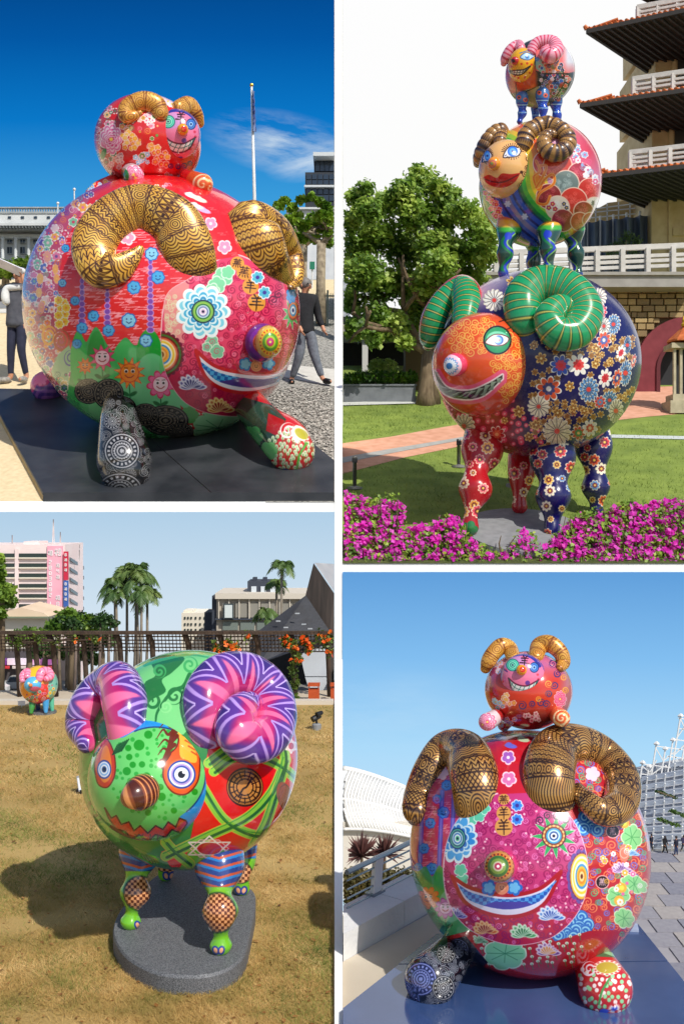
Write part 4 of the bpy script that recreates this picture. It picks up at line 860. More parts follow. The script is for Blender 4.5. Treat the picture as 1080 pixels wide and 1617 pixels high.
yf4 = gY('UL', 668, .17)
l4 = Tub([(350, 610, yf4+.9, 22), (356, 625, yf4+.4, 25), (360, 640, yf4, 26)], tex=(120, 120), base=(150, 40, 60), k=6); l4.cv.curls(scat([(330, 600), (390, 600), (390, 670), (330, 670)], 12, 1), (240, 190, 90)); l4.build('leg', ram, 24)

def small_ram(root, e, facec, nosec, legs, horns, red=(214, 24, 26), roll=0., dx=0.):
    """Little ram that sits on the big one: e body, then face, nose, horns, legs."""
    cx, cy, R = facec[0], facec[1], facec[2]; k = R/38.
    fa = Ell(cx, cy, R, R*1.02, e.hit(cx, cy)+R*.5*e.c[1]/F, rd=R*.8*e.c[1]/F, tex=360, base=(236, 128, 168)); v = fa.cv
    def T(x, y): c, s = math.cos(roll), math.sin(roll); x, y = (x-cx0+dx)*k, (y-cy0)*k; return cx+x*c-y*s, cy+x*s+y*c
    cx0, cy0 = 279, 212
    v.petal(cx, cy, R*1.05, 22, (110, 80, 170), .08); v.disc(cx, cy, R*.94, (236, 120, 160)); v.disc(*T(270, 190), R*.5, (205, 140, 195), R*.35); v.disc(*T(300, 235), R*.55, (240, 120, 150), R*.4)
    for i in range(10): a = i*.75; v.disc(*T(279+30*math.cos(a), 216+28*math.sin(a)), 2.2*k, (214, 60, 90))
    a = np.linspace(-2.7, -.5, 24); v.line([T(279+37*math.cos(t), 212+38*math.sin(t)) for t in a], 5*k, (50, 50, 150))
    x, y = T(266, 192)
    v.target(x, y, 10.5*k, [(30, 110, 100), (110, 220, 190), (60, 180, 150), (160, 240, 210), (30, 140, 120), (150, 230, 200), (30, 60, 90)], 1.05); x, y = T(302, 196); v.target(x, y, 9*k, [(30, 50, 110), (70, 130, 205), (40, 90, 180), (150, 200, 235), (20, 40, 110)], .9)
    x, y = T(286, 186); glyph(v, x, y, 9.5*k, (50, 14, 30), sx=.95, w=2.3*k, rot=roll+.1)
    v.line([T(249, 192), T(252, 200), T(257, 203)], 2*k, (90, 40, 120)); x, y = T(291, 222); v.disc(x, y, 4*k, (110, 60, 150))
    teeth(v, [T(259, 214), T(272, 224), T(289, 227), T(304, 220), T(309, 217)], [T(259, 214), T(266, 234), T(282, 241), T(299, 235), T(309, 217)], 9, (110, 20, 60), (246, 246, 242), (30, 110, 100), True, 1.3*k)
    fa.build('face', root, 28, 48, rough=.2)
    nx, ny, nr = nosec; n_ = Ell(nx, ny, nr, nr, fa.hit(nx, ny)-nr*.3*e.c[1]/F, tex=120, base=(236, 160, 30)); n_.cv.disc(nx+nr*.2, ny-nr*.1, nr*.55, (220, 50, 40)); n_.cv.disc(nx, ny, nr*.2, (240, 120, 60)); n_.build('nose', root, 18, 28, rough=.15)
    for rows, seed in horns:
        t = Tub(rows, tex=(300, 160), on=e, flat=.8); horn_gold(t.cv, t.L, seed, (222, 152, 56), (130, 66, 16), ['ring', 'wave', 'ring', 'scale'], .5); t.build('horn', root, 26, rough=.3, metal=.22)
    for rows, kind in legs:
        t = Tub(rows, tex=(160, 160), base=red, k=6); x, y, r = rows[-1][0], rows[-1][1], rows[-1][3]
        if kind == 'peony': t.cv.disc(x, y, r*1.6, (250, 225, 230)); peony(t.cv, x, y, r*1.05, ((236, 110, 150), (250, 190, 210), (226, 60, 110))); t.cv.disc(x-r, y+2, r*.5, (40, 140, 60), r*.8)
        elif kind == 'swirl': t.cv.disc(x, y, r*1.6, (226, 90, 40)); t.cv.spiral(x, y, r*.95, 2, r*.22, (250, 220, 170), 1); t.cv.curls([(x+r*.5, y-r*.5), (x-r*.5, y+r*.7)], (250, 190, 80), (r*.3, r*.4), 1)
        else: blossoms(t.cv, scat([(x-2*r, y-2*r), (x+2*r, y-2*r), (x+2*r, y+2*r), (x-2*r, y+2*r)], r*.6, 4), r*.3, [(240, 150, 60), (250, 200, 200), (120, 160, 220)])
        t.build('leg', root, 24, rough=.2)
z_top = P(235, 300, 23.4)
kid = thing('ram_sculpture', 'small red floral ram with pink face sitting on the huge ram on the plaza', 'sculpture', z_top)
e = Ell(234, 227, 83, 73, 23.0, roll=.1, tex=600, base=(214, 22, 24)); v = e.cv
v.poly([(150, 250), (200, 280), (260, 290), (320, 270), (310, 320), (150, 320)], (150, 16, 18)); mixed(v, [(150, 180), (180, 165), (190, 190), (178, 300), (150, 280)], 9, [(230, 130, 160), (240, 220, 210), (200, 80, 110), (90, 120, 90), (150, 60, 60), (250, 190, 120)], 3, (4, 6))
peony(v, 176, 220, 24, ((236, 120, 170), (252, 214, 228), (216, 60, 130)), .72); v.disc(164, 243, 4, (30, 130, 60), 9, .3); v.disc(196, 195, 8, (40, 120, 60), 3, -.5)
blossoms(v, scat([(192, 196), (206, 196), (212, 215), (220, 225), (216, 238), (194, 236)], 7, 1), 5, [(250, 170, 60), (245, 130, 50), (250, 190, 120)])
blossoms(v, scat([(236, 228), (248, 228), (270, 250), (262, 264), (244, 258)], 8.5, 2), 5.6, [(240, 120, 70), (250, 170, 80), (235, 90, 50)]); blossoms(v, scat([(214, 246), (230, 238), (238, 252), (232, 262), (216, 258)], 7, 3), 4.6, [(120, 180, 225), (160, 210, 240)], (250, 250, 240))
blossoms(v, scat([(226, 178), (244, 176), (244, 200), (236, 204)], 7, 4), 5, [(250, 220, 225), (245, 180, 200)], (230, 90, 120)); blossoms(v, scat([(184, 245), (196, 240), (196, 262), (186, 268)], 6, 5), 4.2, [(230, 200, 200), (200, 150, 160)], (180, 60, 60))
blossoms(v, [(270, 279), (276, 284), (284, 280), (264, 275), (232, 282), (238, 286), (228, 288)], 4.2, [(200, 90, 120), (140, 140, 190)]); blossoms(v, [(258, 157), (266, 160), (272, 164), (252, 156)], 6, [(250, 170, 190), (252, 214, 225)])
mixed(v, [(205, 165), (262, 165), (256, 222), (226, 250), (206, 200)], 13, [(250, 200, 180), (245, 150, 60), (250, 120, 140), (120, 150, 70)], 21, (3.5, 5.5)); v.curls([(270, 262), (282, 263), (292, 262), (300, 258)], (60, 30, 110), (4, 6), 1.6, 1); v.curls([(162, 282), (176, 288), (190, 293)], (190, 120, 80), (5, 7), 1.6, 2)
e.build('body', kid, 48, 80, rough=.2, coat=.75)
small_ram(kid, e, (279, 212, 38), (289, 204.5, 9),
          [([(205, 268, 22.9, 15), (210, 275, 22.2, 16), (212, 277, 21.9, 16)], 'peony'), ([(296, 280, 22.6, 12), (312, 288, 22.2, 16), (320, 291, 22.0, 17)], 'swirl'), ([(180, 290, 22.9, 14), (160, 298, 22.8, 13), (148, 308, 22.7, 13)], 'bloom'), ([(285, 288, 23.8, 13), (296, 294, 24.2, 13)], 'bloom')],
          [([(254, 178, .2, 13), (246, 166, .4, 16), (226, 161, .5, 16), (203, 170, .5, 14), (199, 184, .55, 11), (212, 183, .5, 8), (222, 178, .4, 4)], 3), ([(284, 172, .2, 14), (298, 168, .6, 15), (310, 180, .8, 11), (314, 194, .7, 9)], 5)])
# ------------------------------------------------------------------ upper right: lawn, pagoda, tree
zu = lambda Y: gz('UR', Y)
grassm = M('lawn_green', (104, 124, 48), (138, 156, 66), scale=1.3, rough=.95, bump=.4, bscale=70, detail=9, lo=.3, hi=.7)
tag(MB().add([(rad(540.6, 20.02), 20.02, zu(20.02)), (20, 20.02, zu(20.02)), (46, 46, zu(46)), (rad(540.6, 46), 46, zu(46))], [(0, 1, 2, 3)]).build('lawn', grassm), kind='structure')
brick = M('terracotta_paving', (206, 148, 118), (222, 166, 138), scale=3, rough=.9, bump=.15, bscale=40)
gstrip = M('grey_paving', (160, 160, 154), (174, 174, 168), scale=4, rough=.9)
sheet('path', 'UR', [(541, 700), (620, 689), (690, 676), (820, 654), (920, 638), (985, 622), (1010, 612), (1100, 608), (1100, 651), (1020, 658), (985, 662), (880, 676), (735, 703), (640, 722), (541, 748)], brick, .01)
sheet('path', 'UR', [(541, 722), (620, 708), (700, 695), (820, 674), (820, 679), (700, 700), (620, 715), (541, 731)], gstrip, .02)
sheet('path', 'UR', [(960, 686), (1100, 689), (1100, 694), (960, 691)], M('pale_kerb', (196, 202, 198), rough=.9), .02)
sheet('kerb', 'UR', [(541, 635), (690, 632), (690, 636), (541, 640)], M('pale_kerb_stone', (200, 202, 196), rough=.9), .04)
def blades(name, g, n, region, hgt, mat, rg, wid=.25, lean=.6):
    """Short grass: pointed blades standing on a ground."""
    pts = []
    p = np.asarray(region, float); x0, y0 = p.min(0); x1, y1 = p.max(0); T = rg.random((n, 2))*[x1-x0, y1-y0]+[x0, y0]
    ins = np.zeros(n, bool)
    for i in range(len(p)):
        a, b = p[i], p[(i+1) % len(p)]
        if a[1] != b[1]: ins ^= ((a[1] > T[:, 1]) != (b[1] > T[:, 1])) & (T[:, 0] < (b[0]-a[0])*(T[:, 1]-a[1])/(b[1]-a[1])+a[0])
    T = T[ins]; z, s = GR[g]; k = (808.5-T[:, 1])/F; Y = (z-20*s-H)/(k-s); C = np.stack([(T[:, 0]-540)*Y/F, Y, H+k*Y], 1); n = len(C)
    h = hgt*rg.uniform(.5, 1.4, n); a = rg.uniform(0, 6.28, n); w = np.stack([np.cos(a), np.sin(a), np.zeros(n)], 1)*(h*wid)[:, None]; L = rg.normal(size=(n, 3))*lean; L[:, 2] = 1; tip = C+L*h[:, None]
    return np.stack([C-w*.5, C+w*.5, tip], 1)
gv = np.concatenate([blades('g', 'UR', 16000, [(541, 748), (735, 703), (880, 676), (1079, 660), (1079, 889), (541, 889)], .06, None, rng), blades('g', 'UR', 6000, [(541, 640), (690, 640), (920, 640), (690, 674), (541, 699)], .07, None, rng)])
quadmesh('grass', gv, leaf_mat('grass_blade', (84, 112, 34), (160, 176, 84), (122, 142, 54), scale=1.5), kind='stuff', win=(541, 1090, 0, 889))
sheet('flower_bed', 'UR', [(541, 874), (700, 880), (880, 878), (960, 860), (1100, 850), (1100, 889.7), (541, 889.7)], M('bed_soil', (52, 62, 28), (84, 92, 40), scale=12, rough=.95, bump=.5), .012)
# --- plinth disc
conc = M('plinth_concrete', (128, 130, 132), (144, 146, 148), scale=5, rough=.75, bump=.1, bscale=40)
pd = thing('plinth', 'flat grey concrete disc under the stack of three sheep', 'plinth', gp('UR', 825, 842))
c0 = gp('UR', 827, 842); a = np.arange(48)*math.pi/24; rr_ = 1.32
top = [(c0[0]+rr_*math.cos(q), c0[1]+1.15*rr_*math.sin(q), gz('UR', c0[1]+1.15*rr_*math.sin(q))+.1) for q in a]; MB().prism([(x, y, z-.16) for x, y, z in top], top).build('slab', conc, pd)
c0 = gp('UR', 808, 768); sp = thing('ground_spotlight', 'small grey floor spotlight on a round base behind the sheep legs', 'lamp', c0)
MB().lathe(c0, [(.16, -.05), (.16, .05), (.13, .08)], 16).build('base', conc, sp); MB().lathe(c0+np.array([0, 0, .06]), [(.06, 0), (.06, .12)], 10).build('stem', M('dark_metal', (40, 42, 44), rough=.5), sp); MB().tube([c0+np.array([.05, .1, .22]), c0+np.array([0, -.12, .2])], [.1, .13], 12).build('lamp_head', M('dark_metal2', (46, 48, 50), rough=.5), sp)
# --- stanchions
pm = M('brushed_post', (86, 86, 84), (120, 120, 116), scale=20, rough=.35, metal=.7)
for x, yb_, yt, lb in ((560, 771, 722, 'short grey barrier post with a round foot beside the path, nearer the flowers'), (724, 737, 695, 'short grey barrier post half hidden by the foreleg of the lowest sheep')):
    b = gp('UR', x, yb_); h_ = (yb_-yt)*b[1]/F; t = thing('barrier_post', lb, 'post', b, 'barrier posts on the lawn')
    MB().lathe(b, [(.2, -.03), (.2, .03), (.05, .06)], 20).build('foot', M('post_foot', (150, 150, 146), rough=.5, metal=.4), t); MB().lathe(b+np.array([0, 0, .03]), [(.05, 0), (.05, h_-.1), (.065, h_-.09), (.065, h_-.02), (.05, h_)], 12).build('post', pm, t, smooth=True)
    MB().box(b[0]-.07, b[0]+.07, b[1]-.075, b[1]-.06, b[2]+h_-.14, b[2]+h_-.03).build('belt_cassette', M('black_plastic', (22, 22, 24), rough=.4), t)
# --- hedge, planter, left dark building
pc = M('planter_grey', (104, 108, 112), (120, 124, 128), scale=3, rough=.85)
Yp = gY('UR', 636); pw = thing('planter', 'long low grey concrete planter wall under the hedge', 'planter', P(600, 636, Yp)); mb = MB(); pix_box(mb, 541.5, 656, 608, 638, Yp, .4); mb.build('front_wall', pc, pw); mb = MB(); pix_box(mb, 541.5, 658, 606.5, 609, Yp-.05, 1.2); mb.build('coping', pc, pw)
lf_h = leaf_mat('hedge_leaf', (40, 78, 16), (110, 150, 36), (70, 112, 24), scale=2.)
lf_l = leaf_mat('pale_bush_leaf', (120, 150, 60), (200, 216, 130), (160, 186, 90), scale=2.)
for (x0, x1, y0, y1, m_, lb, dy) in ((558, 656, 584, 608, lf_h, 'clipped dark green hedge growing in the grey planter', .5), (586, 622, 566, 588, lf_l, 'pale yellow green bush behind the clipped hedge', 1.6), (541, 566, 588, 608, lf_h, 'small rounded green shrub at the end of the planter', .4)):
    b = P((x0+x1)/2, y1, Yp+dy); t = thing('shrub', lb, 'shrub', b); k = (Yp+dy)/F; n = max(1, int((x1-x0)/14)); cs = [P(x0+(i+.5)*(x1-x0)/n, (y0+y1)/2+1, Yp+dy) for i in range(n)]
    pts = blob_points(cs, np.array([[(x1-x0)/n*.75*k, .4, (y1-y0)*.5*k]]*n), int(26*(x1-x0)), shell=.6); quadmesh('crown', leaves(pts, .13), m_, t, win=(541.5, 700, 0, 889))
    mb = MB(); [mb.tube([P(x0+(i+.5)*(x1-x0)/n, y1+1, Yp+dy), P(x0+(i+.5)*(x1-x0)/n, y0+6, Yp+dy)], .03, 5) for i in range(n)]; mb.build('stem', bark_p, t)
db = thing('dark_pavilion', 'low building with a grey flat roof and dark open front behind the tree', 'building', P(590, 600, 44)); dk = M('dark_interior', (26, 28, 32), (34, 36, 40), scale=1, rough=.7); gc = M('grey_concrete', (150, 146, 138), (168, 164, 156), scale=2, rough=.9)
mb = MB(); pix_box(mb, 541.5, 660, 520, 640, 46.5, .4); mb.build('back_wall', dk, db); mb = MB(); pix_box(mb, 541.5, 690, 512, 524, 43.6, 3.2); mb.build('roof_slab', gc, db)
mb = MB(); pix_box(mb, 541.5, 600, 500, 512, 44, 3); mb.build('roof_parapet', dk, db)
for x in (572, 640): mb = MB(); pix_box(mb, x, x+9, 524, 640, 44, .5); mb.build('column', M('white_column', (206, 206, 204), rough=.8), db)
mb = MB(); pix_box(mb, 541.5, 552, 440, 500, 47, 1); mb.build('tower_wall', M('pale_panel', (196, 200, 204), (120, 126, 134), scale=3, rough=.8), db)
# --- stone wall behind the sheep with the arched gate
st1 = [M('sandstone_%s' % n, c, d, scale=5, rough=.95, bump=.4, bscale=18) for n, c, d in (('tan', (150, 126, 84), (172, 148, 104)), ('ochre', (166, 140, 92), (186, 162, 116)), ('brown', (128, 106, 72), (150, 128, 92)))]
mortar = M('mortar', (96, 80, 54), rough=.95)
YW = 39.5
gw = thing('stone_gatehouse', 'sandstone wall with deep red arched gateway under the white balustrade terrace', 'building', P(1020, 620, YW))
mb = MB(); pix_box(mb, 640, 1002, 452, 640, YW+.12, 1.2); mb.build('wall_core', mortar, gw)
stone_me = {}
def stones(x0, x1, y0, y1, Y, parent, skip=None, rh=9.5, seed=1, slant=0.):
    q = random.Random(seed); y = y0
    while y < y1-3:
        h_ = min(rh*q.uniform(.85, 1.2), y1-y); x = x0-q.uniform(0, 9)
        while x < x1:
            w_ = q.uniform(9, 24); xa, xb = max(x, x0)+slant*(y1-y), min(x+w_, x1)+(slant*(y1-y) if x+w_ < x1 else 0)
            if xb-xa > 3 and not (skip and skip((xa+xb)/2, y+h_/2, xa, xb)):
                a_, b_ = P(xa+.5, y+h_-.5, Y), P(xb-.5, y+.5, Y); j = q.uniform(0, .07); mm = q.choice(st1); sx_, sz_ = (b_[0]-a_[0])/2, (b_[2]-a_[2])/2
                key = mm.name
                if key not in stone_me:
                    stone_me[key] = MB().hexa([(-1, 0, -1), (1, 0, -1), (1, .3, -1), (-1, .3, -1), (-1, 0, 1), (1, 0, 1), (1, .3, 1), (-1, .3, 1)]); k = stone_me[key]; k.v[0][[0, 1, 4, 5]] *= (.93, 1, .9); stone_me[key] = k.mesh('stone', mm, np.zeros(3))
                o = bpy.data.objects.new('stone', stone_me[key]); COL.objects.link(o); o.parent = parent; o.location = [float(v) for v in np.array([(a_[0]+b_[0])/2, Y-j, (a_[2]+b_[2])/2])-wloc(parent)]; o.scale = (sx_, 1, sz_)
            x += w_
        y += h_
ax, ay, ar = 1086, 583, 83      # gate arch: centre and outer radius in the picture
stones(958, 1079, 455, 626, YW, gw, lambda x, y, xa, xb: (y > ay and xb > ax-ar) or math.hypot(xb-ax, y-ay) < ar or math.hypot(xa-ax, y-ay) < ar)
maroon = M('maroon_plaster', (116, 40, 48), (130, 50, 58), scale=3, rough=.8)
def arch(mb, r0, r1, Y, dep, ybase, n=18):
    an = np.linspace(math.pi, math.pi*.45, n); ou = [P(ax+r1*math.cos(t), ay-r1*math.sin(t), Y) for t in an]; inn = [P(ax+r0*math.cos(t), ay-r0*math.sin(t), Y) for t in an]
    ou = [P(ax-r1, ybase, Y)]+ou; inn = [P(ax-r0, ybase, Y)]+inn
    for i in range(len(ou)-1): q = [ou[i], inn[i], inn[i+1], ou[i+1]]; mb.prism(q, [p+np.array([0, dep, 0]) for p in q])
mb = MB(); arch(mb, ar-3, ar+46, YW+.13, 1.1, 628); mb.build('wall_core', mortar, gw)
mb = MB(); arch(mb, 46, ar, YW-.25, 1.2, 628); mb.build('arch_surround', maroon, gw); mb = MB(); arch(mb, 44, 50, YW-.32, .1, 628); mb.build('arch_moulding', M('maroon_dark', (92, 30, 38), rough=.8), gw)
mb = MB(); pix_box(mb, 1036, 1110, 520, 632, YW+1.3, .3); mb.build('inner_wall', dk, gw); mb = MB(); pix_box(mb, 1002, 1042, 625, 634, YW-.3, .3); mb.build('threshold', gc, gw)
mb = MB(); pix_box(mb, 640, 1100, 434, 453, YW-.9, 3); mb.build('terrace_band', M('terrace_grey', (150, 146, 140), (164, 160, 154), scale=2, rough=.9), gw); mb = MB(); pix_box(mb, 640, 1100, 429, 434, YW-1.0, 3); mb.build('terrace_edge', gc, gw)
bal = M('balustrade_pale', (196, 192, 186), (210, 206, 200), scale=4, rough=.85)
bt = thing('balustrade', 'long pale concrete balustrade along the terrace above the stone gate', 'railing', P(980, 430, YW-.8))
mb = MB(); mb.bar(P(690, 404, YW-.8), P(1100, 387, YW-.8), .16, .2); mb.build('handrail', bal, bt)
for d0, d1 in ((13, 14), (21, 22), (29, 31)): mb = MB(); mb.bar(P(690, 404+d0, YW-.8), P(1100, 387+d1, YW-.8), .1, .13); mb.build('rail', bal, bt)
for i in range(11): x = 700+i*40; y = 404-17*(x-690)/410; mb = MB(); pix_box(mb, x, x+7, y, 431, YW-.95, .26); mb.build('post', bal, bt)
# sloped stone buttress left of the tree
sb = thing('stone_buttress', 'sloping sandstone buttress behind the tree trunk', 'wall', P(660, 600, 42)); q = [P(625, 640, 41.6), P(700, 640, 41.6), P(700, 518, 41.6), P(650, 518, 41.6)]; MB().prism(q, [p+np.array([0, 1, 0]) for p in q]).build('wall_core', mortar, sb); stones(630, 698, 518, 632, 41.5, sb, lambda x, y, xa, xb: xa < 628+(632-y)*.2, seed=5)
# --- dark tarpaulin screens, scaffold hill
tp = M('tarpaulin_blue', (72, 84, 104), (96, 108, 128), scale=1.5, rough=.6, bump=.3, bscale=6, stretch=(3, 1, .3)); ts = thing('tarpaulin_screen', 'blue grey tarpaulin hung in folds behind the terrace balustrade', 'screen', P(970, 400, 47))
for i in range(6):
    x0, x1 = 905+i*21, 905+(i+1)*21; m_ = 9; v = []
    for j in range(m_):
        t = j/(m_-1); x = x0+(x1-x0)*t; dy = .28*math.sin(t*math.pi*2+i); y0 = 352-(x-905)*.12+3*math.sin(t*math.pi)
        v += [P(x, 432, 47+dy), P(x, y0, 47+dy)]
    MB().add(v, [(2*j, 2*j+2, 2*j+3, 2*j+1) for j in range(m_-1)]).build('sheet', tp, ts, smooth=True); MB().tube([P(x0, 432, 47.2), P(x0, 346-(x0-905)*.12, 47.2)], .06, 6).build('pole', steel, ts)
hs = thing('scaffold', 'pale scaffold rails with ochre sheeting above the tarpaulin', 'scaffold', P(985, 335, 49)); och = M('ochre_sheet', (176, 150, 104), (196, 172, 126), scale=1, rough=.9)
q = [P(930, 350, 49.5), P(1030, 342, 49.5), P(1030, 312, 49.5), P(960, 320, 49.5), P(938, 332, 49.5)]; MB().prism(q, [p+np.array([0, .6, 0]) for p in q]).build('sheeting', och, hs)
for a_, b_ in (((930, 336), (1030, 326)), ((936, 330), (1030, 318)), ((930, 344), (1030, 335))): mb = MB(); mb.bar(P(*a_, 49.2), P(*b_, 49.2), .05); mb.build('rail', steel, hs)
for x in range(940, 1030, 18): mb = MB(); mb.bar(P(x, 350, 49.2), P(x, 322-(x-940)*.08, 49.2), .05); mb.build('upright', steel, hs)
vt = thing('shrub', 'leafy shrub hanging over the blue tarpaulin behind the balustrade', 'shrub', P(985, 400, 46)); pts = blob_points([P(x, y, 46) for x, y in ((975, 386), (990, 374), (1005, 382), (1000, 395), (965, 396))], np.array([[.32, .3, .32]]*5), 900, shell=.1); quadmesh('crown', leaves(pts, .13), leaf_mat('sparse_leaf', (60, 90, 50), (120, 140, 90), (90, 116, 70)), vt); MB().tube([P(988, 432, 46), P(988, 380, 46)], .04, 5).build('stem', bark_p, vt)
# --- pagoda
pg = thing('pagoda', 'tall tiered pagoda with orange tiled eaves, dark soffits and pale balconies', 'building', P(1060, 430, 46))
wallm = M('pagoda_wall', (196, 170, 124), (212, 188, 142), scale=2, rough=.9); soff = M('dark_soffit', (50, 44, 42), (64, 56, 52), scale=3, rough=.8); tile = M('orange_tile', (190, 92, 40), (214, 120, 62), scale=6, rough=.6, bump=.2); raft = M('rafter_brown', (58, 54, 52), rough=.8)
def eave(tip, right, back, Yt):
    T = P(*tip, Yt); z = T[2]
    def onz(px, py): Y = (z-H)*F/(808.5-py); return P(px, py, Y)
    N_, L_ = onz(*right), onz(*back); dn_, dl_ = N_-T, L_-T; N2, L2 = T+dn_*1.9, T+dl_*1.25; B2 = N2+dl_*1.25
    up = np.array([0, 0, 1.])
    q = [T, N2, B2, L2]; MB().prism(q, [p+up*.14 for p in q]).build('soffit', soff, pg)
    cen = (N2+L2)/2
    hi = [p+(cen-p)*.8+up*.55 for p in q]; lo = [p+up*.15 for p in q]; MB().add(lo+hi, [(0, 1, 5, 4), (3, 0, 4, 7), (4, 5, 6, 7)]).build('roof', tile, pg)
    tl = MB(); n = 34          # rows of rounded end tiles on the two visible edges, and rafters under them
    for A, B, Q in ((T, N2, L2), (T, L2, N2)):
        d = (B-A); inn = (Q-A)/np.linalg.norm(Q-A)
        for i in range(n):
            p = A+d*(i+.5)/n+up*.16; tl.tube([p-inn*.06+up*.03, p+inn*.5+up*.1, p+inn*1.3+up*.22], .085*np.linalg.norm(d)/8, 6)
    tl.build('roof_tiles', tile, pg, kind='stuff')
    rf = MB()
    for i in range(26):
        p = T+(N2-T)*(i+.5)/26-up*.05; rf.bar(p, p+(L2-T)*.75, .07, .1)
    rf.build('rafters', raft, pg, kind='stuff')
    for A, B in ((T, N2), (T, L2)): mb = MB(); mb.bar(A+up*.07-np.array([0, .03, 0]), B+up*.07-np.array([0, .03, 0]), .1, .18); mb.build('fascia', raft, pg)
    MB().tube([T+up*.2, T+up*.34+(T-cen)/np.linalg.norm(T-cen)*.12], [.12, .08], 8).build('ridge_end', tile, pg)
    return T, dn_, dl_
Yt = 44.
for tip, rt, bk in (((1001, -8), (1080, -26), (1062, 22)), ((926, 53), (1080, 20), (1034, 124)), ((916, 170), (1080, 146), (1028, 233)), ((905, 286), (1080, 266), (1028, 332))): eave(tip, rt, bk, Yt)
def pbox(x0, x1, y0, y1, Y, dep, name, m_): mb = MB(); pix_box(mb, x0, x1, y0, y1, Y, dep); return mb.build(name, m_, pg)
for y0, y1, xw in ((60, 150, 1034), (168, 262, 1029), (296, 436, 1028), (-20, 40, 1040)):
    pbox(xw, 1120, y0, y1, 46.6, 6, 'wall', wallm); pbox(xw+27, xw+33, y0, y1, 46.5, .3, 'pilaster', wallm)
    pbox(xw+36, xw+60, y0+8, y1-8, 46.54, .3, 'window', glass('pagoda_glass_%d' % xw, (60, 58, 54), .3)) if y1 < 300 else pbox(xw+34, xw+62, 360, 372, 46.5, .3, 'lintel', wallm)
for (x0, ya, yb_, h_) in ((998, 125, 113, 28), (993, 241, 231, 27), (1005, 12, -2, 24)):
    sl_ = (yb_-ya)/(1080-x0)
    for f0, wd in ((0, .2), (.36, .1), (.62, .1), (.95, .14)): mb = MB(); mb.bar(P(x0, ya+h_*f0, 43.6), P(1110, ya+sl_*(1110-x0)+h_*f0, 42.6), .14, wd); mb.build('balcony_rail', bal, pg); mb = MB(); mb.bar(P(x0+1, ya+h_*f0+1, 43.7), P(x0+38, ya+h_*f0+14, 47.), .14, wd); mb.build('balcony_rail', bal, pg)
    for i in range(4): x = x0+i*31; pbox(x, x+6, ya+sl_*(x-x0)-1, ya+sl_*(x-x0)+h_+1, 43.5-i*.28, .22, 'balcony_post', bal)
# --- little stone shrine at the edge
sh = thing('stone_shrine', 'small stone lantern shrine with an orange tiled roof beside the red gate', 'shrine', gp('UR', 1078, 650)); Ys = gY('UR', 650)
stn = M('shrine_stone', (170, 158, 132), (190, 178, 150), scale=4, rough=.9)
def sbox(x0, x1, y0, y1, dep, name, m_, Y=Ys): mb = MB(); pix_box(mb, x0, x1, y0, y1, Y, dep); mb.build(name, m_, sh)
sbox(1058, 1104, 632, 652, 1., 'base', stn, Ys-.5); sbox(1062, 1100, 622, 633, .8, 'step', stn, Ys-.4)
for x in (1063, 1073, 1092): sbox(x, x+4, 548, 623, .12, 'column', stn, Ys-.3)
sbox(1066, 1098, 552, 622, .3, 'cella', dk, Ys); sbox(1060, 1104, 541, 549, .9, 'beam', stn, Ys-.42)
rc = P(1083, 540, Ys); k = Ys/F; MB().lathe(rc, [(31*k, -.02), (30*k, .05), (17*k, 14*k), (7*k, 24*k), (3*k, 27*k)], 8).build('roof', tile, sh); MB().lathe(rc+np.array([-5*k, -.1, 24*k]), [(4*k, 0), (5*k, 3*k), (2.5*k, 6*k), (3.5*k, 10*k), (1*k, 16*k)], 10).build('finial', M('finial_gold', (214, 170, 50), rough=.4, metal=.4), sh)
# --- broad tree
tr = thing('broadleaf_tree', 'big bushy green tree with a forked brown trunk on the lawn', 'tree', gp('UR', 674, 640)); Yt2 = gY('UR', 638); k = Yt2/F
bark = M('bark_brown', (96, 80, 60), (130, 112, 88), scale=5, rough=.95, bump=.6, stretch=(2, 2, .5)); rg3 = np.random.default_rng(11); mb = MB(); tips = []
mb.tube([P(672, 643, Yt2), P(672, 620, Yt2), P(674, 590, Yt2), P(676, 555, Yt2)], [.42, .3, .26, .24], 10); mb.tube([P(686, 642, Yt2+.1), P(686, 600, Yt2+.1), P(690, 560, Yt2+.2), P(700, 520, Yt2+.2)], [.25, .17, .14, .12], 8)
for dx, dz in ((-1.1, .6), (-.6, 1), (-.1, 1.2), (.5, 1), (1., .7)): d = np.array([dx, rg3.uniform(-.5, .3), dz]); d /= np.linalg.norm(d); limbs(mb, P(677, 560, Yt2), d, 78*k, .15, 2, tips, rg3)
mb.clip(x0=542).build('trunk', bark, tr, smooth=True)
cl = [(664, 282, 26), (640, 305, 26), (690, 300, 24), (610, 322, 26), (580, 335, 24), (560, 312, 18), (655, 340, 34), (700, 340, 30), (735, 335, 24), (752, 352, 24), (600, 370, 34), (565, 385, 30), (640, 395, 36), (690, 390, 36), (735, 395, 32), (765, 400, 24), (575, 430, 34), (555, 475, 26), (605, 450, 34), (650, 450, 36), (700, 440, 34), (745, 440, 28), (712, 470, 26), (690, 420, 30), (730, 478, 16), (668, 450, 26), (590, 500, 30), (560, 520, 22), (620, 515, 28), (660, 500, 28), (578, 298, 16), (712, 310, 18), (770, 372, 20), (552, 350, 20), (548, 420, 22), (700, 480, 22), (640, 540, 16), (590, 535, 16)]
cc = np.array([P(x, y, Yt2+rg3.uniform(-1.6, 1.2)) for x, y, r in cl]); rr = np.array([[r*k*1.0, r*k*1.1, r*k*.85] for x, y, r in cl])
pts = blob_points(cc, rr, 27000, rg3, .25); lf_t = leaf_mat('broad_leaf', (74, 112, 38), (196, 214, 104), (132, 166, 64), scale=1.3, transl=.4)
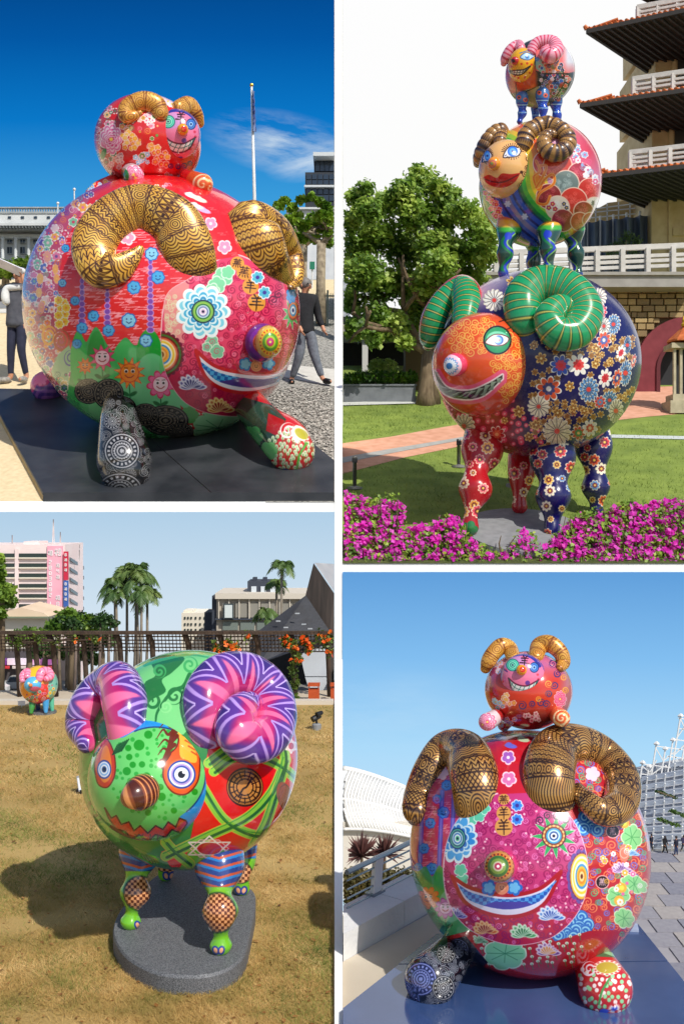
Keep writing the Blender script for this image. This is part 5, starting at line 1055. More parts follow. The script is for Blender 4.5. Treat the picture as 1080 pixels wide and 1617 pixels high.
quadmesh('crown', leaves(pts, .22, .72, rg=rg3, facing=(.35, -.45, .75), spread=.65), lf_t, tr, win=(541.6, 830, 100, 640))
# --- bougainvillea along the front edge
mag = leaf_mat('bract_magenta', (222, 30, 178), (255, 130, 236), (244, 62, 212), scale=6, transl=.45); lf_b = leaf_mat('bougainvillea_leaf', (70, 110, 30), (176, 196, 70), (120, 154, 48), scale=4)
rg4 = np.random.default_rng(5)
shr = [([(541, 778), (585, 790), (622, 784), (640, 806), (628, 846), (590, 860), (541, 850)], 'bougainvillea bush full of magenta bracts below the nearer barrier post'), ([(541, 850), (590, 856), (640, 838), (668, 830), (690, 850), (690, 900), (541, 900)], 'low magenta bougainvillea sprawling before the bush under the barrier post'), ([(672, 838), (706, 816), (726, 822), (736, 850), (770, 868), (780, 900), (672, 900)], 'magenta bougainvillea bush in front of the red hind foot of the lowest sheep'), ([(770, 880), (800, 868), (826, 836), (846, 850), (866, 870), (880, 900), (770, 900)], 'sparse bougainvillea sprigs before the grey disc'), ([(866, 862), (888, 838), (905, 816), (940, 806), (960, 830), (960, 900), (866, 900)], 'magenta bougainvillea bush beside the dark blue foreleg'), ([(945, 812), (985, 794), (1020, 796), (1020, 900), (940, 900)], 'tall magenta bougainvillea bush between two similar bushes by the lawn'), ([(1010, 798), (1050, 790), (1090, 792), (1090, 900), (1010, 900)], 'magenta bougainvillea bush farthest from the grey disc')]
for i, (pl_, lb) in enumerate(shr):
    pl_ = np.array(pl_, float); ctr = pl_.mean(0); t = thing('bougainvillea_bush', lb, 'flower bush', P(ctr[0], 892, 20.6), 'bougainvillea along the lawn edge'); sp_ = np.array(scat(pl_, 3.1, i, .5)); y0 = pl_[:, 1].min()
    dens = 1. if i != 3 else .35
    sp_ = sp_[rg4.random(len(sp_)) < dens]
    clump = np.array([math.sin(x*.21+i)+math.sin(y*.27+x*.06)+rg4.normal()*.4 for x, y in sp_]); dep = 20.06+(900-sp_[:, 1])/110*.9+rg4.uniform(-.06, .32, len(sp_))
    C = np.array([P(x, y, Y) for (x, y), Y in zip(sp_, dep)]); fl = C[clump > -.05]; gr = C[(clump <= .35) | (rg4.random(len(C)) < .12)]+np.array([0, .02, .0])
    V = np.concatenate([leaves(fl+rg4.normal(size=fl.shape)*.04, .11, .85, rg=rg4, facing=(.3, -.6, .6), spread=.6) for _ in range(3)]); quadmesh('blossom', V, mag, t, win=(541.6, 1090, 0, 890.4), kind='stuff')
    V = np.concatenate([leaves(gr+rg4.normal(size=gr.shape)*.05, .1, .6, rg=rg4, facing=(.3, -.6, .6), spread=.6) for _ in range(3)]); quadmesh('foliage', V, lf_b, t, win=(541.6, 1090, 0, 889.6), kind='stuff')
    mb = MB(); 
    for j in range(3): x = ctr[0]+rg4.uniform(-.4, .4)*np.ptp(pl_[:, 0]); x = max(x, 546); mb.tube([P(x, 889, 20.35), P(x+rg4.uniform(-6, 6), max(y0+22, 850), 20.5), P(x+rg4.uniform(-10, 10), y0+10, 20.8)], [.02, .016, .008], 5)
    mb.clip(x0=541.6, y1=889.6).build('stem', M('twig', (90, 74, 50), rough=.9), t)
# ------------------------------------------------------------------ stack of three painted sheep (upper right)
def stripes(t, per, c1, c2, c3=None, w=.5, skew=0.):
    cv = t.cv; f = (cv.U+skew*cv.V)/per; d = np.abs(f-np.round(f))*per; cv.C[:] = np.array(c1, np.float32)/255
    if c3: cv.fill(np.clip(w*2.4-d, 0, 1), c3)
    cv.fill(np.clip(w-d+.3, 0, 1), c2)
Yc = 22.6
low = thing('sheep_sculpture', 'large navy floral sheep with orange grinning face and green spiral horns, lowest of the stack', 'sculpture', gp('UR', 830, 835))
E = Ell(846, 575, 160, 146, Yc, tex=900, base=(19, 17, 88)); v = E.cv
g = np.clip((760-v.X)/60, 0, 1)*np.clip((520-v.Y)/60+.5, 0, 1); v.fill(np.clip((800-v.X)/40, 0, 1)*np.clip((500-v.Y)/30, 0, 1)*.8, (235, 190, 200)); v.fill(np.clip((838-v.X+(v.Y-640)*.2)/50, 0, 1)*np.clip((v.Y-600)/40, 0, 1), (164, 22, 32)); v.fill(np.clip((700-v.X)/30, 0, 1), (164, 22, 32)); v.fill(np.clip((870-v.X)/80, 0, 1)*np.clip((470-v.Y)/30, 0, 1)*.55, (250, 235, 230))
done_ = [(854, 566), (850, 642), (879, 681), (929, 615), (987, 589), (885, 577), (913, 576), (866, 614), (955, 597), (974, 597), (953, 537), (899, 610), (780, 474), (968, 512)]
for x, y in scat([(842, 540), (1004, 520), (1000, 620), (930, 700), (850, 715), (830, 650), (842, 600)], 13, 31, .4):
    if all(math.hypot(x-a, y-b) > 17 for a, b in done_): v.petal(x, y, 6, 6, (226, 190, 120), .6, x); v.petal(x, y, 4.4, 6, (150, 96, 40), .6, x)
q = random.Random(2)
for x, y in scat([(690, 600), (840, 640), (860, 700), (760, 715), (690, 660)], 13, 2): v.disc(x, y, q.uniform(2, 5), (232, 70, 100)); v.disc(x, y, 1.6, (250, 170, 180))
CR = [(250, 236, 200), (60, 50, 40), (244, 226, 186), (250, 240, 210), (226, 60, 60)]
def mum(x, y, r, c, sx=1, n=14): v.petal(x, y, r, n, (250, 240, 214), .22, .1, sx); v.petal(x, y, r*.9, n, c, .25, .1, sx); v.petal(x, y, r*.62, n, (250, 240, 214), .22, .3, sx); v.petal(x, y, r*.55, n, c, .25, .3, sx); [v.line([(x+sx*.2*r*math.cos(a), y+.2*r*math.sin(a)), (x+sx*.9*r*math.cos(a), y+.9*r*math.sin(a))], .8, (60, 50, 60)) for a in np.arange(n)*6.283/n+.2]; v.disc(x, y, r*.18, (230, 70, 60))
def star(x, y, r, c1, c2, c3, sx=1, n=8): v.petal(x, y, r, n, (255, 250, 235), .5, .2, sx); v.petal(x, y, r*.88, n, c1, .52, .2, sx); v.petal(x, y, r*.5, n, c2, .3, .4, sx); v.disc(x, y, r*.2*sx, c3, r*.2)
def gold(x, y, r, sx=1): v.petal(x, y, r, 6, (240, 200, 120), .6, .3, sx); v.petal(x, y, r*.72, 6, (160, 104, 40), .6, .3, sx); v.disc(x, y, r*.2, (250, 230, 160))
for x, y, r, sx in ((854, 566, 10, 1), (842, 546, 7, 1), (899, 610, 9, .9), (880, 652, 9, 1), (905, 644, 8, 1), (922, 649, 8, .9), (819, 650, 10, 1), (846, 671, 9, 1), (809, 445, 9, 1.2), (941, 550, 9, .8), (940, 574, 9, .8), (835, 690, 8, 1), (967, 535, 8, .7), (963, 570, 7, .7), (985, 625, 7, .6), (796, 664, 6, 1), (862, 520, 5, 1), (950, 560, 6, .8)): gold(x, y, r, sx)
for x, y, r, sx, c in ((850, 642, 18, 1, (250, 240, 210)), (879, 681, 23, 1, (226, 214, 180)), (929, 615, 21, .8, (92, 150, 205)), (987, 589, 22, .45, (92, 150, 205)), (962, 632, 16, .8, (80, 140, 190)), (972, 649, 20, .6, (214, 206, 170)), (780, 474, 18, 1, (250, 246, 236)), (732, 673, 20, .9, (222, 200, 160)), (968, 512, 17, .7, (110, 160, 210)), (953, 515, 14, .7, (250, 246, 236)), (945, 470, 16, .8, (240, 230, 220)), (990, 545, 16, .4, (90, 140, 200))): mum(x, y, r, c, sx)
for x, y, r, c1, c2, c3, sx in ((885, 577, 18, (50, 90, 190), (220, 60, 90), (230, 40, 50), 1), (913, 576, 18, (250, 246, 236), (226, 70, 70), (200, 30, 40), 1), (866, 614, 21, (226, 84, 44), (60, 60, 120), (250, 240, 230), 1), (955, 597, 16, (250, 246, 236), (214, 60, 70), (200, 30, 40), .7), (974, 597, 16, (226, 90, 50), (60, 70, 130), (250, 230, 200), .5), (953, 537, 15, (226, 90, 60), (90, 110, 180), (250, 240, 230), .8), (980, 557, 13, (250, 246, 236), (214, 60, 70), (200, 30, 40), .6), (947, 635, 11, (214, 50, 50), (90, 140, 190), (240, 90, 90), .9), (913, 684, 12, (190, 60, 50), (60, 130, 80), (240, 200, 120), 1), (931, 676, 14, (230, 220, 210), (200, 60, 60), (240, 200, 160), .9), (784, 686, 14, (190, 30, 30), (230, 90, 60), (250, 180, 120), 1), (950, 492, 12, (220, 70, 90), (250, 230, 220), (220, 60, 60), .7), (1000, 570, 12, (220, 80, 60), (250, 230, 200), (60, 60, 120), .35)): star(x, y, r, c1, c2, c3, sx)
E.build('body', low, 60, 96, rough=.24, coat=.35)
fa = Ell(760, 576, 78, 81, E.hit(764, 575)+.35, rd=1.15, tex=520, base=(226, 80, 34)); v = fa.cv
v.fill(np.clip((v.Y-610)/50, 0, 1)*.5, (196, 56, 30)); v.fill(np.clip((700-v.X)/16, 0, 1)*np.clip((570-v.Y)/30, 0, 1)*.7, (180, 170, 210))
v.curls(scat([(700, 520), (760, 498), (830, 540), (836, 600), (800, 640), (770, 560), (720, 555)], 11, 3, .3), (244, 184, 84), (4.5, 7.5), 1.5, 3)
v.disc(785, 537, 22.5, (36, 24, 30), 23); v.disc(785, 537, 20, (40, 150, 96), 20.5); v.disc(785, 535, 17, (120, 210, 170), 12); v.poly(smooth([(766, 541), (776, 530), (790, 528), (803, 534), (796, 544), (780, 546)], 5, True), (250, 236, 228), (90, 30, 40), 1.5); v.disc(787, 537, 7.5, (40, 100, 190)); v.disc(787, 537, 5, (110, 190, 230)); v.disc(787, 537, 2.2, (160, 30, 60))
v.line(smooth([(788, 508), (800, 505), (808, 515), (800, 520)], 5), 2.2, (110, 30, 20)); v.line(smooth([(800, 508), (812, 514), (810, 524)], 5), 2, (110, 30, 20))
up = [(686, 586), (706, 612), (740, 617), (770, 606), (793, 592)]; lo_ = [(686, 586), (696, 616), (722, 629), (760, 626), (793, 598)]
m_ = np.vstack([smooth(up), smooth(lo_)[::-1]]); v.poly(m_, (236, 70, 110), (240, 90, 130), 17); v.poly(m_, (250, 226, 226), (250, 226, 226), 5); v.poly(m_, (26, 28, 28))
for i in range(11):
    t = (i+.5)/11; a, b = smooth(up)[int(t*32)], smooth(lo_)[int(t*32)]; w_ = 4.6; v.poly([a+(-w_, 1.5), a+(w_, 1.5), b*.75+a*.25], (150, 170, 150)); v.poly([b+(-w_*.6, -1.5), b+(w_*1.2, -1.5), a*.75+b*.25+(3, 0)], (120, 140, 124))
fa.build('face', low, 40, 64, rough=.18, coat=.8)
n_ = Ell(719, 576, 19, 18.5, fa.hit(719, 576)-.1, tex=180, base=(230, 60, 100)); n_.cv.disc(712, 577, 17, (250, 200, 215)); n_.cv.petal(710, 578, 14, 16, (120, 160, 210), .3); n_.cv.petal(710, 578, 11, 16, (240, 245, 250), .3); n_.cv.disc(709, 578, 5, (50, 130, 200)); n_.build('nose', low, 20, 32, rough=.15)
GR_, GD, GY_ = (20, 156, 96), (12, 70, 40), (206, 190, 90)
t = Tub([(828, 530, -1.4, 26), (826, 508, -.1, 28), (826, 470, .25, 31), (856, 452, .3, 33), (898, 462, .45, 33), (921, 494, .6, 31), (908, 524, .9, 28), (880, 526, 1.05, 26), (866, 502, 1.15, 24), (884, 484, 1.2, 20), (902, 492, 1.1, 13), (898, 502, .9, 7)], tex=(700, 220), on=E, flat=.85, k=10); stripes(t, 10.5, GR_, GY_, GD, .9); t.build('horn', low, 36, rough=.18, coat=.8)
t = Tub([(733, 512, .2, 20), (738, 476, .3, 25), (728, 456, .7, 22), (702, 472, 1.2, 18), (686, 500, 1.4, 20), (679, 530, 1.4, 18), (676, 545, 1.3, 9)], tex=(500, 200), on=E, k=8); stripes(t, 9.5, GR_, GY_, GD, .9); t.cv.fill(np.clip((np.abs(t.cv.V)-0-t.L*.0-22)*1., 0, 1)*(t.cv.V > 0), (206, 40, 44)); t.build('horn', low, 30, rough=.18, coat=.8)
UPD = .1
def legs(root, lst, paint, **kw):
    for rows, key in lst:
        t = Tub(rows, tex=(260, 200), k=6); paint(t, key); t.build('leg', root, 28, **kw)
def lowpaint(t, key):
    v = t.cv; x0, x1, y0, y1 = v.X.min(), v.X.max(), v.Y.min(), v.Y.max(); P_ = [(x0, y0), (x1, y0), (x1, y1), (x0, y1)]
    v.C[:] = np.array((176, 24, 34) if key == 'red' else (20, 18, 88), np.float32)/255; q = random.Random(int(x0))
    for i, (x, y) in enumerate(scat(P_, 25, int(x0), .28)):
        c = q.choice([(250, 240, 214), (92, 150, 205), (226, 84, 44), (214, 50, 60), (240, 190, 90)]) if key != 'red' else q.choice([(250, 170, 60), (226, 70, 90), (220, 190, 160), (250, 120, 130)]); r = q.uniform(5.5, 11)
        v.petal(x, y, r, 8, (250, 236, 200), .35, i); v.petal(x, y, r*.84, 8, c, .38, i); v.petal(x, y, r*.5, 8, (120, 40, 50), .3, i); v.disc(x, y, r*.2, (250, 210, 90))
    if key == 'red': v.petal(741, 836, 14, 5, (30, 120, 60), .3)
def fy(py): return gY('UR', py, UPD)+.12
ya, yb2, yc_, yd = fy(846), fy(846)+.2, fy(812), fy(812)+.2
legs(low, [([(762, 690, ya+.9, 30), (760, 715, ya+.6, 33), (752, 744, ya+.3, 18), (750, 774, ya+.15, 27), (744, 806, ya, 11), (741, 832, ya, 15)], 'red'), ([(872, 700, yb2+.5, 34), (872, 728, yb2+.3, 36), (873, 760, yb2+.1, 22), (873, 786, yb2, 28), (872, 816, yb2, 14), (871, 838, yb2-.1, 12)], 'navy'), ([(826, 710, yc_+.3, 24), (823, 750, yc_+.1, 21.5), (820, 782, yc_, 11), (820, 800, yc_, 12.5)], 'red'), ([(934, 688, yd+.3, 29), (937, 712, yd+.1, 29), (939, 744, yd, 16), (940, 770, yd, 22.5), (941, 794, yd, 11), (941, 806, yd, 11)], 'navy')], lowpaint, rough=.24, coat=.4)
# --- middle sheep
mid_ = thing('sheep_sculpture', 'rainbow patterned sheep with red lips and brown ridged horns, middle of the stack', 'sculpture', P(852, 440, Yc))
E2 = Ell(852, 291, 95, 97, Yc, tex=700, base=(214, 150, 190)); v = E2.cv
v.fill(np.clip((225-v.Y)/25, 0, 1), (232, 206, 160)); v.fill(np.clip((v.X-870)/60, 0, 1)*np.clip((300-v.Y)/60, 0, 1), (214, 60, 80))
path = smooth([(792, 250), (800, 310), (826, 350), (858, 380), (862, 420)], 8)
for w_, c in ((136, (246, 214, 60)), (126, (240, 96, 30)), (112, (246, 140, 30)), (96, (252, 206, 50)), (82, (170, 210, 50)), (68, (60, 180, 60)), (54, (20, 120, 60)), (44, (16, 60, 90)), (38, (34, 80, 190)), (24, (24, 40, 110)), (17, (60, 100, 200)), (7, (140, 130, 170))): v.line(path, w_, c)
sc_ = [(862, 258, 20, (206, 60, 40)), (880, 262, 22, (210, 64, 44)), (915, 276, 19, (176, 40, 60)), (893, 290, 20, (110, 130, 130)), (931, 300, 18, (206, 44, 40)), (866, 310, 19, (150, 24, 36)), (905, 318, 21, (214, 50, 40)), (938, 326, 14, (238, 226, 214)), (880, 328, 18, (236, 222, 206)), (921, 334, 15, (150, 40, 34)), (888, 348, 17, (160, 40, 50)), (915, 350, 14, (206, 70, 50)), (932, 348, 12, (214, 60, 60))]
for x, y, r, c in sc_:
    v.disc(x, y, r+1.6, (250, 214, 196)); v.disc(x, y, r, c); q = random.Random(int(x*y))
    for i in range(16): a, k = q.uniform(0, 6.28), q.uniform(.1, .85)*r; v.spiral(x+k*math.cos(a), y+k*math.sin(a), 3, 1.4, .8, tuple(min(255, z+60) for z in c), a)
blossoms(v, [(872, 322), (866, 328), (876, 330), (890, 322), (894, 328)], 4.5, [(60, 60, 100), (200, 40, 90)]); glyph(v, 936, 322, 5, (30, 24, 40), .7, 1.1); mixed(v, [(905, 225), (930, 250), (946, 290), (930, 285), (905, 255)], 8, [(240, 240, 250), (230, 90, 130), (150, 180, 220)], 3, (4, 6))
for pts, in (([(846, 254), (852, 270), (842, 280), (850, 300), (858, 285), (872, 275), (874, 290), (852, 305), (848, 320), (862, 322), (868, 310)],), ([(852, 262), (862, 262), (858, 276), (846, 296)],)): v.line(smooth(pts, 5), 4.5, (250, 190, 90)); v.line(smooth(pts, 5), 2.8, (240, 120, 30))
for x, y in ((801, 322), (828, 342), (806, 350), (816, 372)): v.petal(x, y, 5.5, 6, (190, 210, 235), .5)
blossoms(v, scat([(764, 300), (784, 318), (792, 344), (778, 340)], 7, 3), 5, [(226, 60, 80), (250, 120, 130)]); v.fill(np.clip((764-v.X)/8, 0, 1)*np.clip((310-v.Y)/20, 0, 1), (230, 70, 110))
E2.build('body', mid_, 48, 80, rough=.18, coat=.8)
fa = Ell(798, 268, 42.5, 45, E2.hit(800, 268)+.2, rd=.62, tex=420, base=(244, 188, 118)); v = fa.cv
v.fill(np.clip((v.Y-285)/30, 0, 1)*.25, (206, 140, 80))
for ex, ey, sx in ((809, 239, 1.), (769, 246, .55)):
    L = smooth([(ex-15*sx, ey+9), (ex-8*sx, ey-5), (ex+2*sx, ey-8), (ex+13*sx, ey-2), (ex+8*sx, ey+7), (ex-4*sx, ey+9)], 5, True); v.poly(L, (240, 240, 250), (50, 26, 20), 1.6); v.disc(ex, ey, 8*sx, (36, 110, 225), 8); v.disc(ex, ey, 5.5*sx, (90, 170, 240), 5.5); v.disc(ex, ey, 1.8, (30, 30, 120))
    for i in range(15):
        a = math.pi*(1.02+.96*i/14); v.line([(ex+13*sx*math.cos(a), ey+1+9.5*math.sin(a)), (ex+17.5*sx*math.cos(a), ey+1+14*math.sin(a))], 1., (50, 26, 20))
    for i in range(8): a = math.pi*(.15+.7*i/7); v.line([(ex+11*sx*math.cos(a), ey+2+8*math.sin(a)), (ex+13.5*sx*math.cos(a), ey+2+11*math.sin(a))], .9, (50, 26, 20))
v.poly(np.vstack([smooth([(762, 280), (772, 276), (784, 281), (792, 274), (806, 275), (821, 273)], 5), smooth([(821, 274), (812, 288), (796, 296), (780, 295), (768, 289), (762, 281)], 5)]), (206, 24, 24)); v.line(smooth([(763, 282), (778, 287), (796, 287), (818, 276)], 5), 2, (110, 10, 16)); v.disc(823, 272, 2.6, (80, 40, 24))
v.curls([(834, 250), (832, 265), (836, 282), (827, 288), (822, 293), (838, 240), (829, 275), (840, 262)], (84, 44, 28), (4, 6), 1.4, 2)
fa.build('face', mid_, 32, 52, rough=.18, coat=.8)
n_ = Ell(779.5, 258.5, 10.5, 10.5, fa.hit(780, 258)-.08, tex=120, base=(236, 150, 40)); n_.cv.spiral(777, 258, 7, 2, 1.5, (200, 90, 120), 0); n_.cv.disc(776, 258, 2, (140, 180, 80)); n_.build('nose', mid_, 18, 28)
def ridged(t, per):
    cv = t.cv; f = cv.U/per; fr = f-np.floor(f); cv.C[:] = np.array((176, 130, 66), np.float32)/255; cv.fill(np.clip(fr*1.4-.5+.28*np.sin(cv.V*1.7), 0, 1), (66, 44, 34)); cv.fill(np.clip(1.3-np.minimum(fr, 1-fr)*per, 0, 1), (46, 30, 40)); cv.fill(np.clip(.16-fr, 0, 1)*4*np.clip(fr*per-1, 0, 1), (206, 170, 110))
def ring_r(rows, n, amp):      # swelling ridges along the horn
    p = smooth(rows, n); i = np.arange(len(p)); p[:, 3] *= 1+amp*np.abs(np.sin(i*math.pi/3.)); return p
t = Tub(ring_r([(826, 230, .1, 13), (834, 211, .3, 14), (857, 198, .35, 13.5), (881, 204, .5, 13.5), (896, 222, .7, 13), (888, 239, .9, 13), (870, 241, 1., 12.5), (858, 228, 1.1, 11), (864, 213, 1.1, 9), (876, 213, 1., 6)], 6, .1), tex=(500, 160), on=E2, k=3, flat=.9); ridged(t, 9); t.build('horn', mid_, 30, rough=.3)
t = Tub(ring_r([(789, 224, .2, 11), (791, 208, .5, 12), (780, 210, 1., 11), (768, 226, 1.4, 12), (759, 246, 1.5, 11.5), (754, 258, 1.4, 7)], 6, .1), tex=(300, 160), on=E2, k=3); ridged(t, 9); t.build('horn', mid_, 26, rough=.3)
def midpaint(t, key):
    v = t.cv; yy = v.Y+v.X*.05; v.C[:] = np.array((22, 70, 60), np.float32)/255; y0 = v.Y.min()
    v.fill(np.clip((y0+52-v.Y)/4, 0, 1), (70, 180, 60)); v.fill(np.clip((y0+44-v.Y)/4, 0, 1), (244, 170, 40)); v.fill(np.clip((y0+32-v.Y)/4, 0, 1), (236, 100, 40))
    xm = (v.X.min()+v.X.max())/2
    for k, (w_, c) in enumerate(((9, (16, 120, 60)), (5, (30, 60, 190)), (1.7, (150, 210, 90)))): v.line([(xm+8*math.sin(y*.16+key)+(k-1)*3, y) for y in np.arange(y0+52, v.Y.max()+4, 3)], w_, c)
    v.disc(xm-3, y0+56, 6, (30, 60, 200)); v.fill(np.clip((v.Y-v.Y.max()+12)/4, 0, 1), (30, 60, 170))
fy2 = lambda px, py: E.hit(px, py)
legs(mid_, [([(806, 338, Yc-.1, 21), (803, 364, Yc-.42, 20), (798, 384, Yc-.6, 11), (797, 402, Yc-.6, 13.5), (795, 420, Yc-.6, 7.5), (794, 431, Yc-.6, 8.5)], 0.), ([(838, 362, Yc+.5, 16), (839, 378, Yc+.45, 14), (843, 396, Yc+.4, 10), (842, 414, Yc+.4, 12), (842, 430, Yc+.4, 8)], 1.), ([(868, 336, Yc-.25, 22), (866, 364, Yc-.62, 20), (864, 384, Yc-.8, 12), (864, 396, Yc-.8, 14), (866, 414, Yc-.8, 7.5), (865, 426, Yc-.8, 9.5)], 2.), ([(898, 336, Yc+.3, 22), (903, 366, Yc+.1, 20), (906, 386, Yc+.1, 11), (909, 402, Yc+.1, 13.5), (911, 422, Yc+.1, 7), (911, 432, Yc+.1, 9)], 3.)], midpaint, rough=.18, coat=.8)
# --- top sheep
top_ = thing('sheep_sculpture', 'small patchwork sheep with yellow spotted face and pink striped horns, topmost of the stack', 'sculpture', P(852, 196, Yc))
E3 = Ell(852, 116, 54, 51, Yc, tex=420, base=(40, 44, 40)); v = E3.cv
v.fill(np.clip((850-v.X)/6, 0, 1)*np.clip((v.Y-100)/6, 0, 1), (206, 80, 30)); v.poly([(845, 60), (912, 60), (912, 112), (885, 118), (846, 112)], (236, 110, 110)); v.fill(np.clip((v.X-886)/10, 0, 1)*np.clip((118-v.Y)/20, 0, 1), (220, 220, 228)); v.poly([(845, 92), (862, 94), (860, 120), (846, 108)], (150, 190, 160)); v.poly([(862, 94), (884, 96), (882, 116), (862, 118)], (236, 130, 70))
v.poly([(856, 116), (886, 116), (884, 132), (858, 132)], (34, 40, 70)); v.poly([(850, 138), (870, 131), (890, 140), (880, 160), (850, 160)], (90, 96, 66)); v.poly([(800, 150), (850, 136), (852, 170), (810, 170)], (150, 140, 96))
mixed(v, [(846, 92), (885, 92), (900, 120), (890, 155), (850, 160), (852, 120)], 6.5, [(60, 110, 200), (230, 120, 90), (90, 150, 100), (220, 190, 200), (60, 60, 110), (206, 60, 60)], 6, (2.4, 4))
for a in ([(846, 112), (858, 124), (856, 133), (825, 147)], [(814, 130), (815, 150)], [(856, 116), (896, 116)], [(886, 100), (892, 130), (878, 152)], [(853, 135), (852, 160)]): v.line(a, 1.2, (30, 26, 20))
E3.build('body', top_, 40, 64, rough=.2, coat=.7)
fa = Ell(824, 103, 22.5, 25.5, E3.hit(826, 103)+.1, rd=.34, tex=260, base=(244, 178, 30)); v = fa.cv
for x, y in ((807, 105), (823, 101), (832, 100), (839, 102), (836, 115), (828, 122), (818, 123), (812, 120)): v.disc(x, y, 1.9, (214, 70, 30))
v.poly(smooth([(821, 90), (830, 83), (842, 88), (836, 94), (828, 94)], 4, True), (180, 220, 240), (30, 60, 150), 1.2); v.disc(832, 90, 3.4, (50, 140, 220)); v.disc(832, 90, 1.3, (20, 40, 80)); v.line([(820, 84), (832, 80), (842, 85)], 1.4, (40, 100, 190))
teeth(v, [(803, 112), (814, 111), (826, 110), (837, 104)], [(803, 113), (812, 118), (824, 117), (837, 105)], 8, (40, 20, 20), (246, 240, 220), (40, 40, 40), True, 1.)
fa.build('face', top_, 24, 40); n_ = Ell(812.5, 96, 6.2, 6.2, fa.hit(813, 96)-.05, tex=64, base=(196, 30, 40)); n_.cv.disc(810, 96, 3, (60, 16, 24)); n_.build('nose', top_, 14, 22)
PK, PW = (214, 60, 90), (246, 170, 190)
t = Tub([(838, 82, .2, 8), (844, 71, .4, 9), (856, 66, .5, 10), (872, 68, .7, 11), (878, 80, .9, 12), (868, 88, 1., 12), (860, 82, 1., 9), (864, 75, 1., 5)], tex=(300, 120), on=E3); stripes(t, 5.2, PW, PK, None, 1.1); t.build('horn', top_, 26)
t = Tub([(822, 78, .2, 8), (818, 71, .6, 8), (806, 78, 1.2, 8), (798, 92, 1.4, 8), (795, 100, 1.3, 5)], tex=(200, 120), on=E3); stripes(t, 5.2, PW, PK, None, 1.1); t.build('horn', top_, 22)
def toppaint(t, key):
    v = t.cv; v.C[:] = np.array((30, 60, 170), np.float32)/255; y0 = v.Y.min(); v.fill(np.clip((y0+20-v.Y)/2, 0, 1), (60, 110, 170)); x = (v.X.min()+v.X.max())/2
    for dx, dy in ((-5, 10), (5, 14)): v.disc(x+dx, y0+dy, 3.6, (226, 90, 60)); v.disc(x+dx, y0+dy, 1.4, (40, 20, 30))
    for d in (22, 34): v.fill(np.clip(1.5-np.abs(v.Y-y0-d), 0, 1), (150, 190, 220))
    for i in range(14): v.disc(x+((i*7) % 11)-5, y0+25+(i*5) % 12, .9, (60, 120, 230))
legs(top_, [([(824, 154, Yc-.25, 10), (824, 163, Yc-.25, 9.5), (824, 172, Yc-.25, 6), (824, 179, Yc-.25, 7.5), (821, 188, Yc-.25, 4), (820, 192, Yc-.25, 4.5)], 0), ([(845, 156, Yc+.3, 8), (845, 170, Yc+.3, 7.5), (845, 179, Yc+.3, 6), (845, 190, Yc+.3, 5)], 0), ([(856, 148, Yc-.4, 11), (856, 156, Yc-.42, 10.5), (856, 166, Yc-.42, 7), (857, 173, Yc-.42, 8), (857, 183, Yc-.42, 4.5), (857, 187, Yc-.42, 5)], 0), ([(876, 154, Yc+.05, 11), (877, 163, Yc+.05, 10.5), (878, 174, Yc+.05, 6.5), (879, 183, Yc+.05, 7.5), (880, 192, Yc+.05, 5)], 0)], toppaint, rough=.2)
# ------------------------------------------------------------------ lower left: dry lawn, pergola, palms, office block
xe_ = lambda Y: rad(528.2, Y)
dry = M('dry_lawn', (166, 136, 78), (194, 164, 102), scale=1.1, rough=.95, bump=.5, bscale=90, detail=9, lo=.3, hi=.7)
tag(MB().add([(-6, 3, 0), (xe_(3), 3, 0), (xe_(10.9), 10.9, 0), (-16, 10.9, 0)], [(0, 1, 2, 3)]).build('lawn', dry), kind='structure')
pav = M('beige_pavement', (188, 172, 150), (204, 190, 168), scale=2, rough=.9, bump=.1)
tag(MB().add([(-16, 10.9, -.004), (xe_(10.9), 10.9, -.004), (xe_(11.75), 11.75, -.004), (-18, 11.75, -.004)], [(0, 1, 2, 3)]).build('pavement', pav), kind='structure')
street_m = M('street_asphalt', (128, 126, 122), (150, 146, 140), scale=3, rough=.9); tag(MB().add([(-18, 11.7, -.3), (xe_(11.7), 11.7, -.3), (xe_(14.2), 14.2, -.3), (-22, 14.2, -.3)], [(0, 1, 2, 3)]).build('street', street_m), kind='structure')
kb = MB(); kb.box(-16, xe_(10.8)-.01, 10.84, 10.96, -.1, .045); tag(kb.build('kerb', M('kerb_stone', (206, 196, 180), rough=.9)), kind='structure')
rg6 = np.random.default_rng(8); rgn = [(-10, 1330), (528, 1330), (528, 1625), (-10, 1625)]
gb = np.concatenate([blades('g', 'LO', 62000, [(-10, 1400), (527.5, 1400), (527.5, 1622), (-10, 1622)], .019, None, rg6, .13, 1.1), blades('g', 'LO', 46000, [(-10, 1230), (527.5, 1230), (527.5, 1400), (-10, 1400)], .02, None, rg6, .17, 1.1), blades('g', 'LO', 22000, [(-10, 1116), (527.5, 1116), (527.5, 1230), (-10, 1230)], .022, None, rg6, .3, 1.)])
gm = leaf_mat('dry_grass_blade', (140, 130, 62), (236, 204, 142), (202, 168, 102), scale=3.4, rough=.8); nt = gm.node_tree; [setattr(n.inputs['Detail'], 'default_value', 8) for n in nt.nodes if n.type == 'TEX_NOISE']
gc_ = gb[:, 0]; pn = np.sin(gc_[:, 0]*2.3+1.1*np.sin(gc_[:, 1]*1.9))+np.sin(gc_[:, 1]*3.1+1.7*np.sin(gc_[:, 0]*2.7))+.6*np.sin(gc_[:, 0]*9+gc_[:, 1]*7)+.9*rg6.normal(size=len(gb)); bare = np.sin(gc_[:, 0]*5.1+2*np.sin(gc_[:, 1]*4.3))+np.sin(gc_[:, 1]*6.2+gc_[:, 0])+.5*rg6.normal(size=len(gb)); keep = bare > -1.25
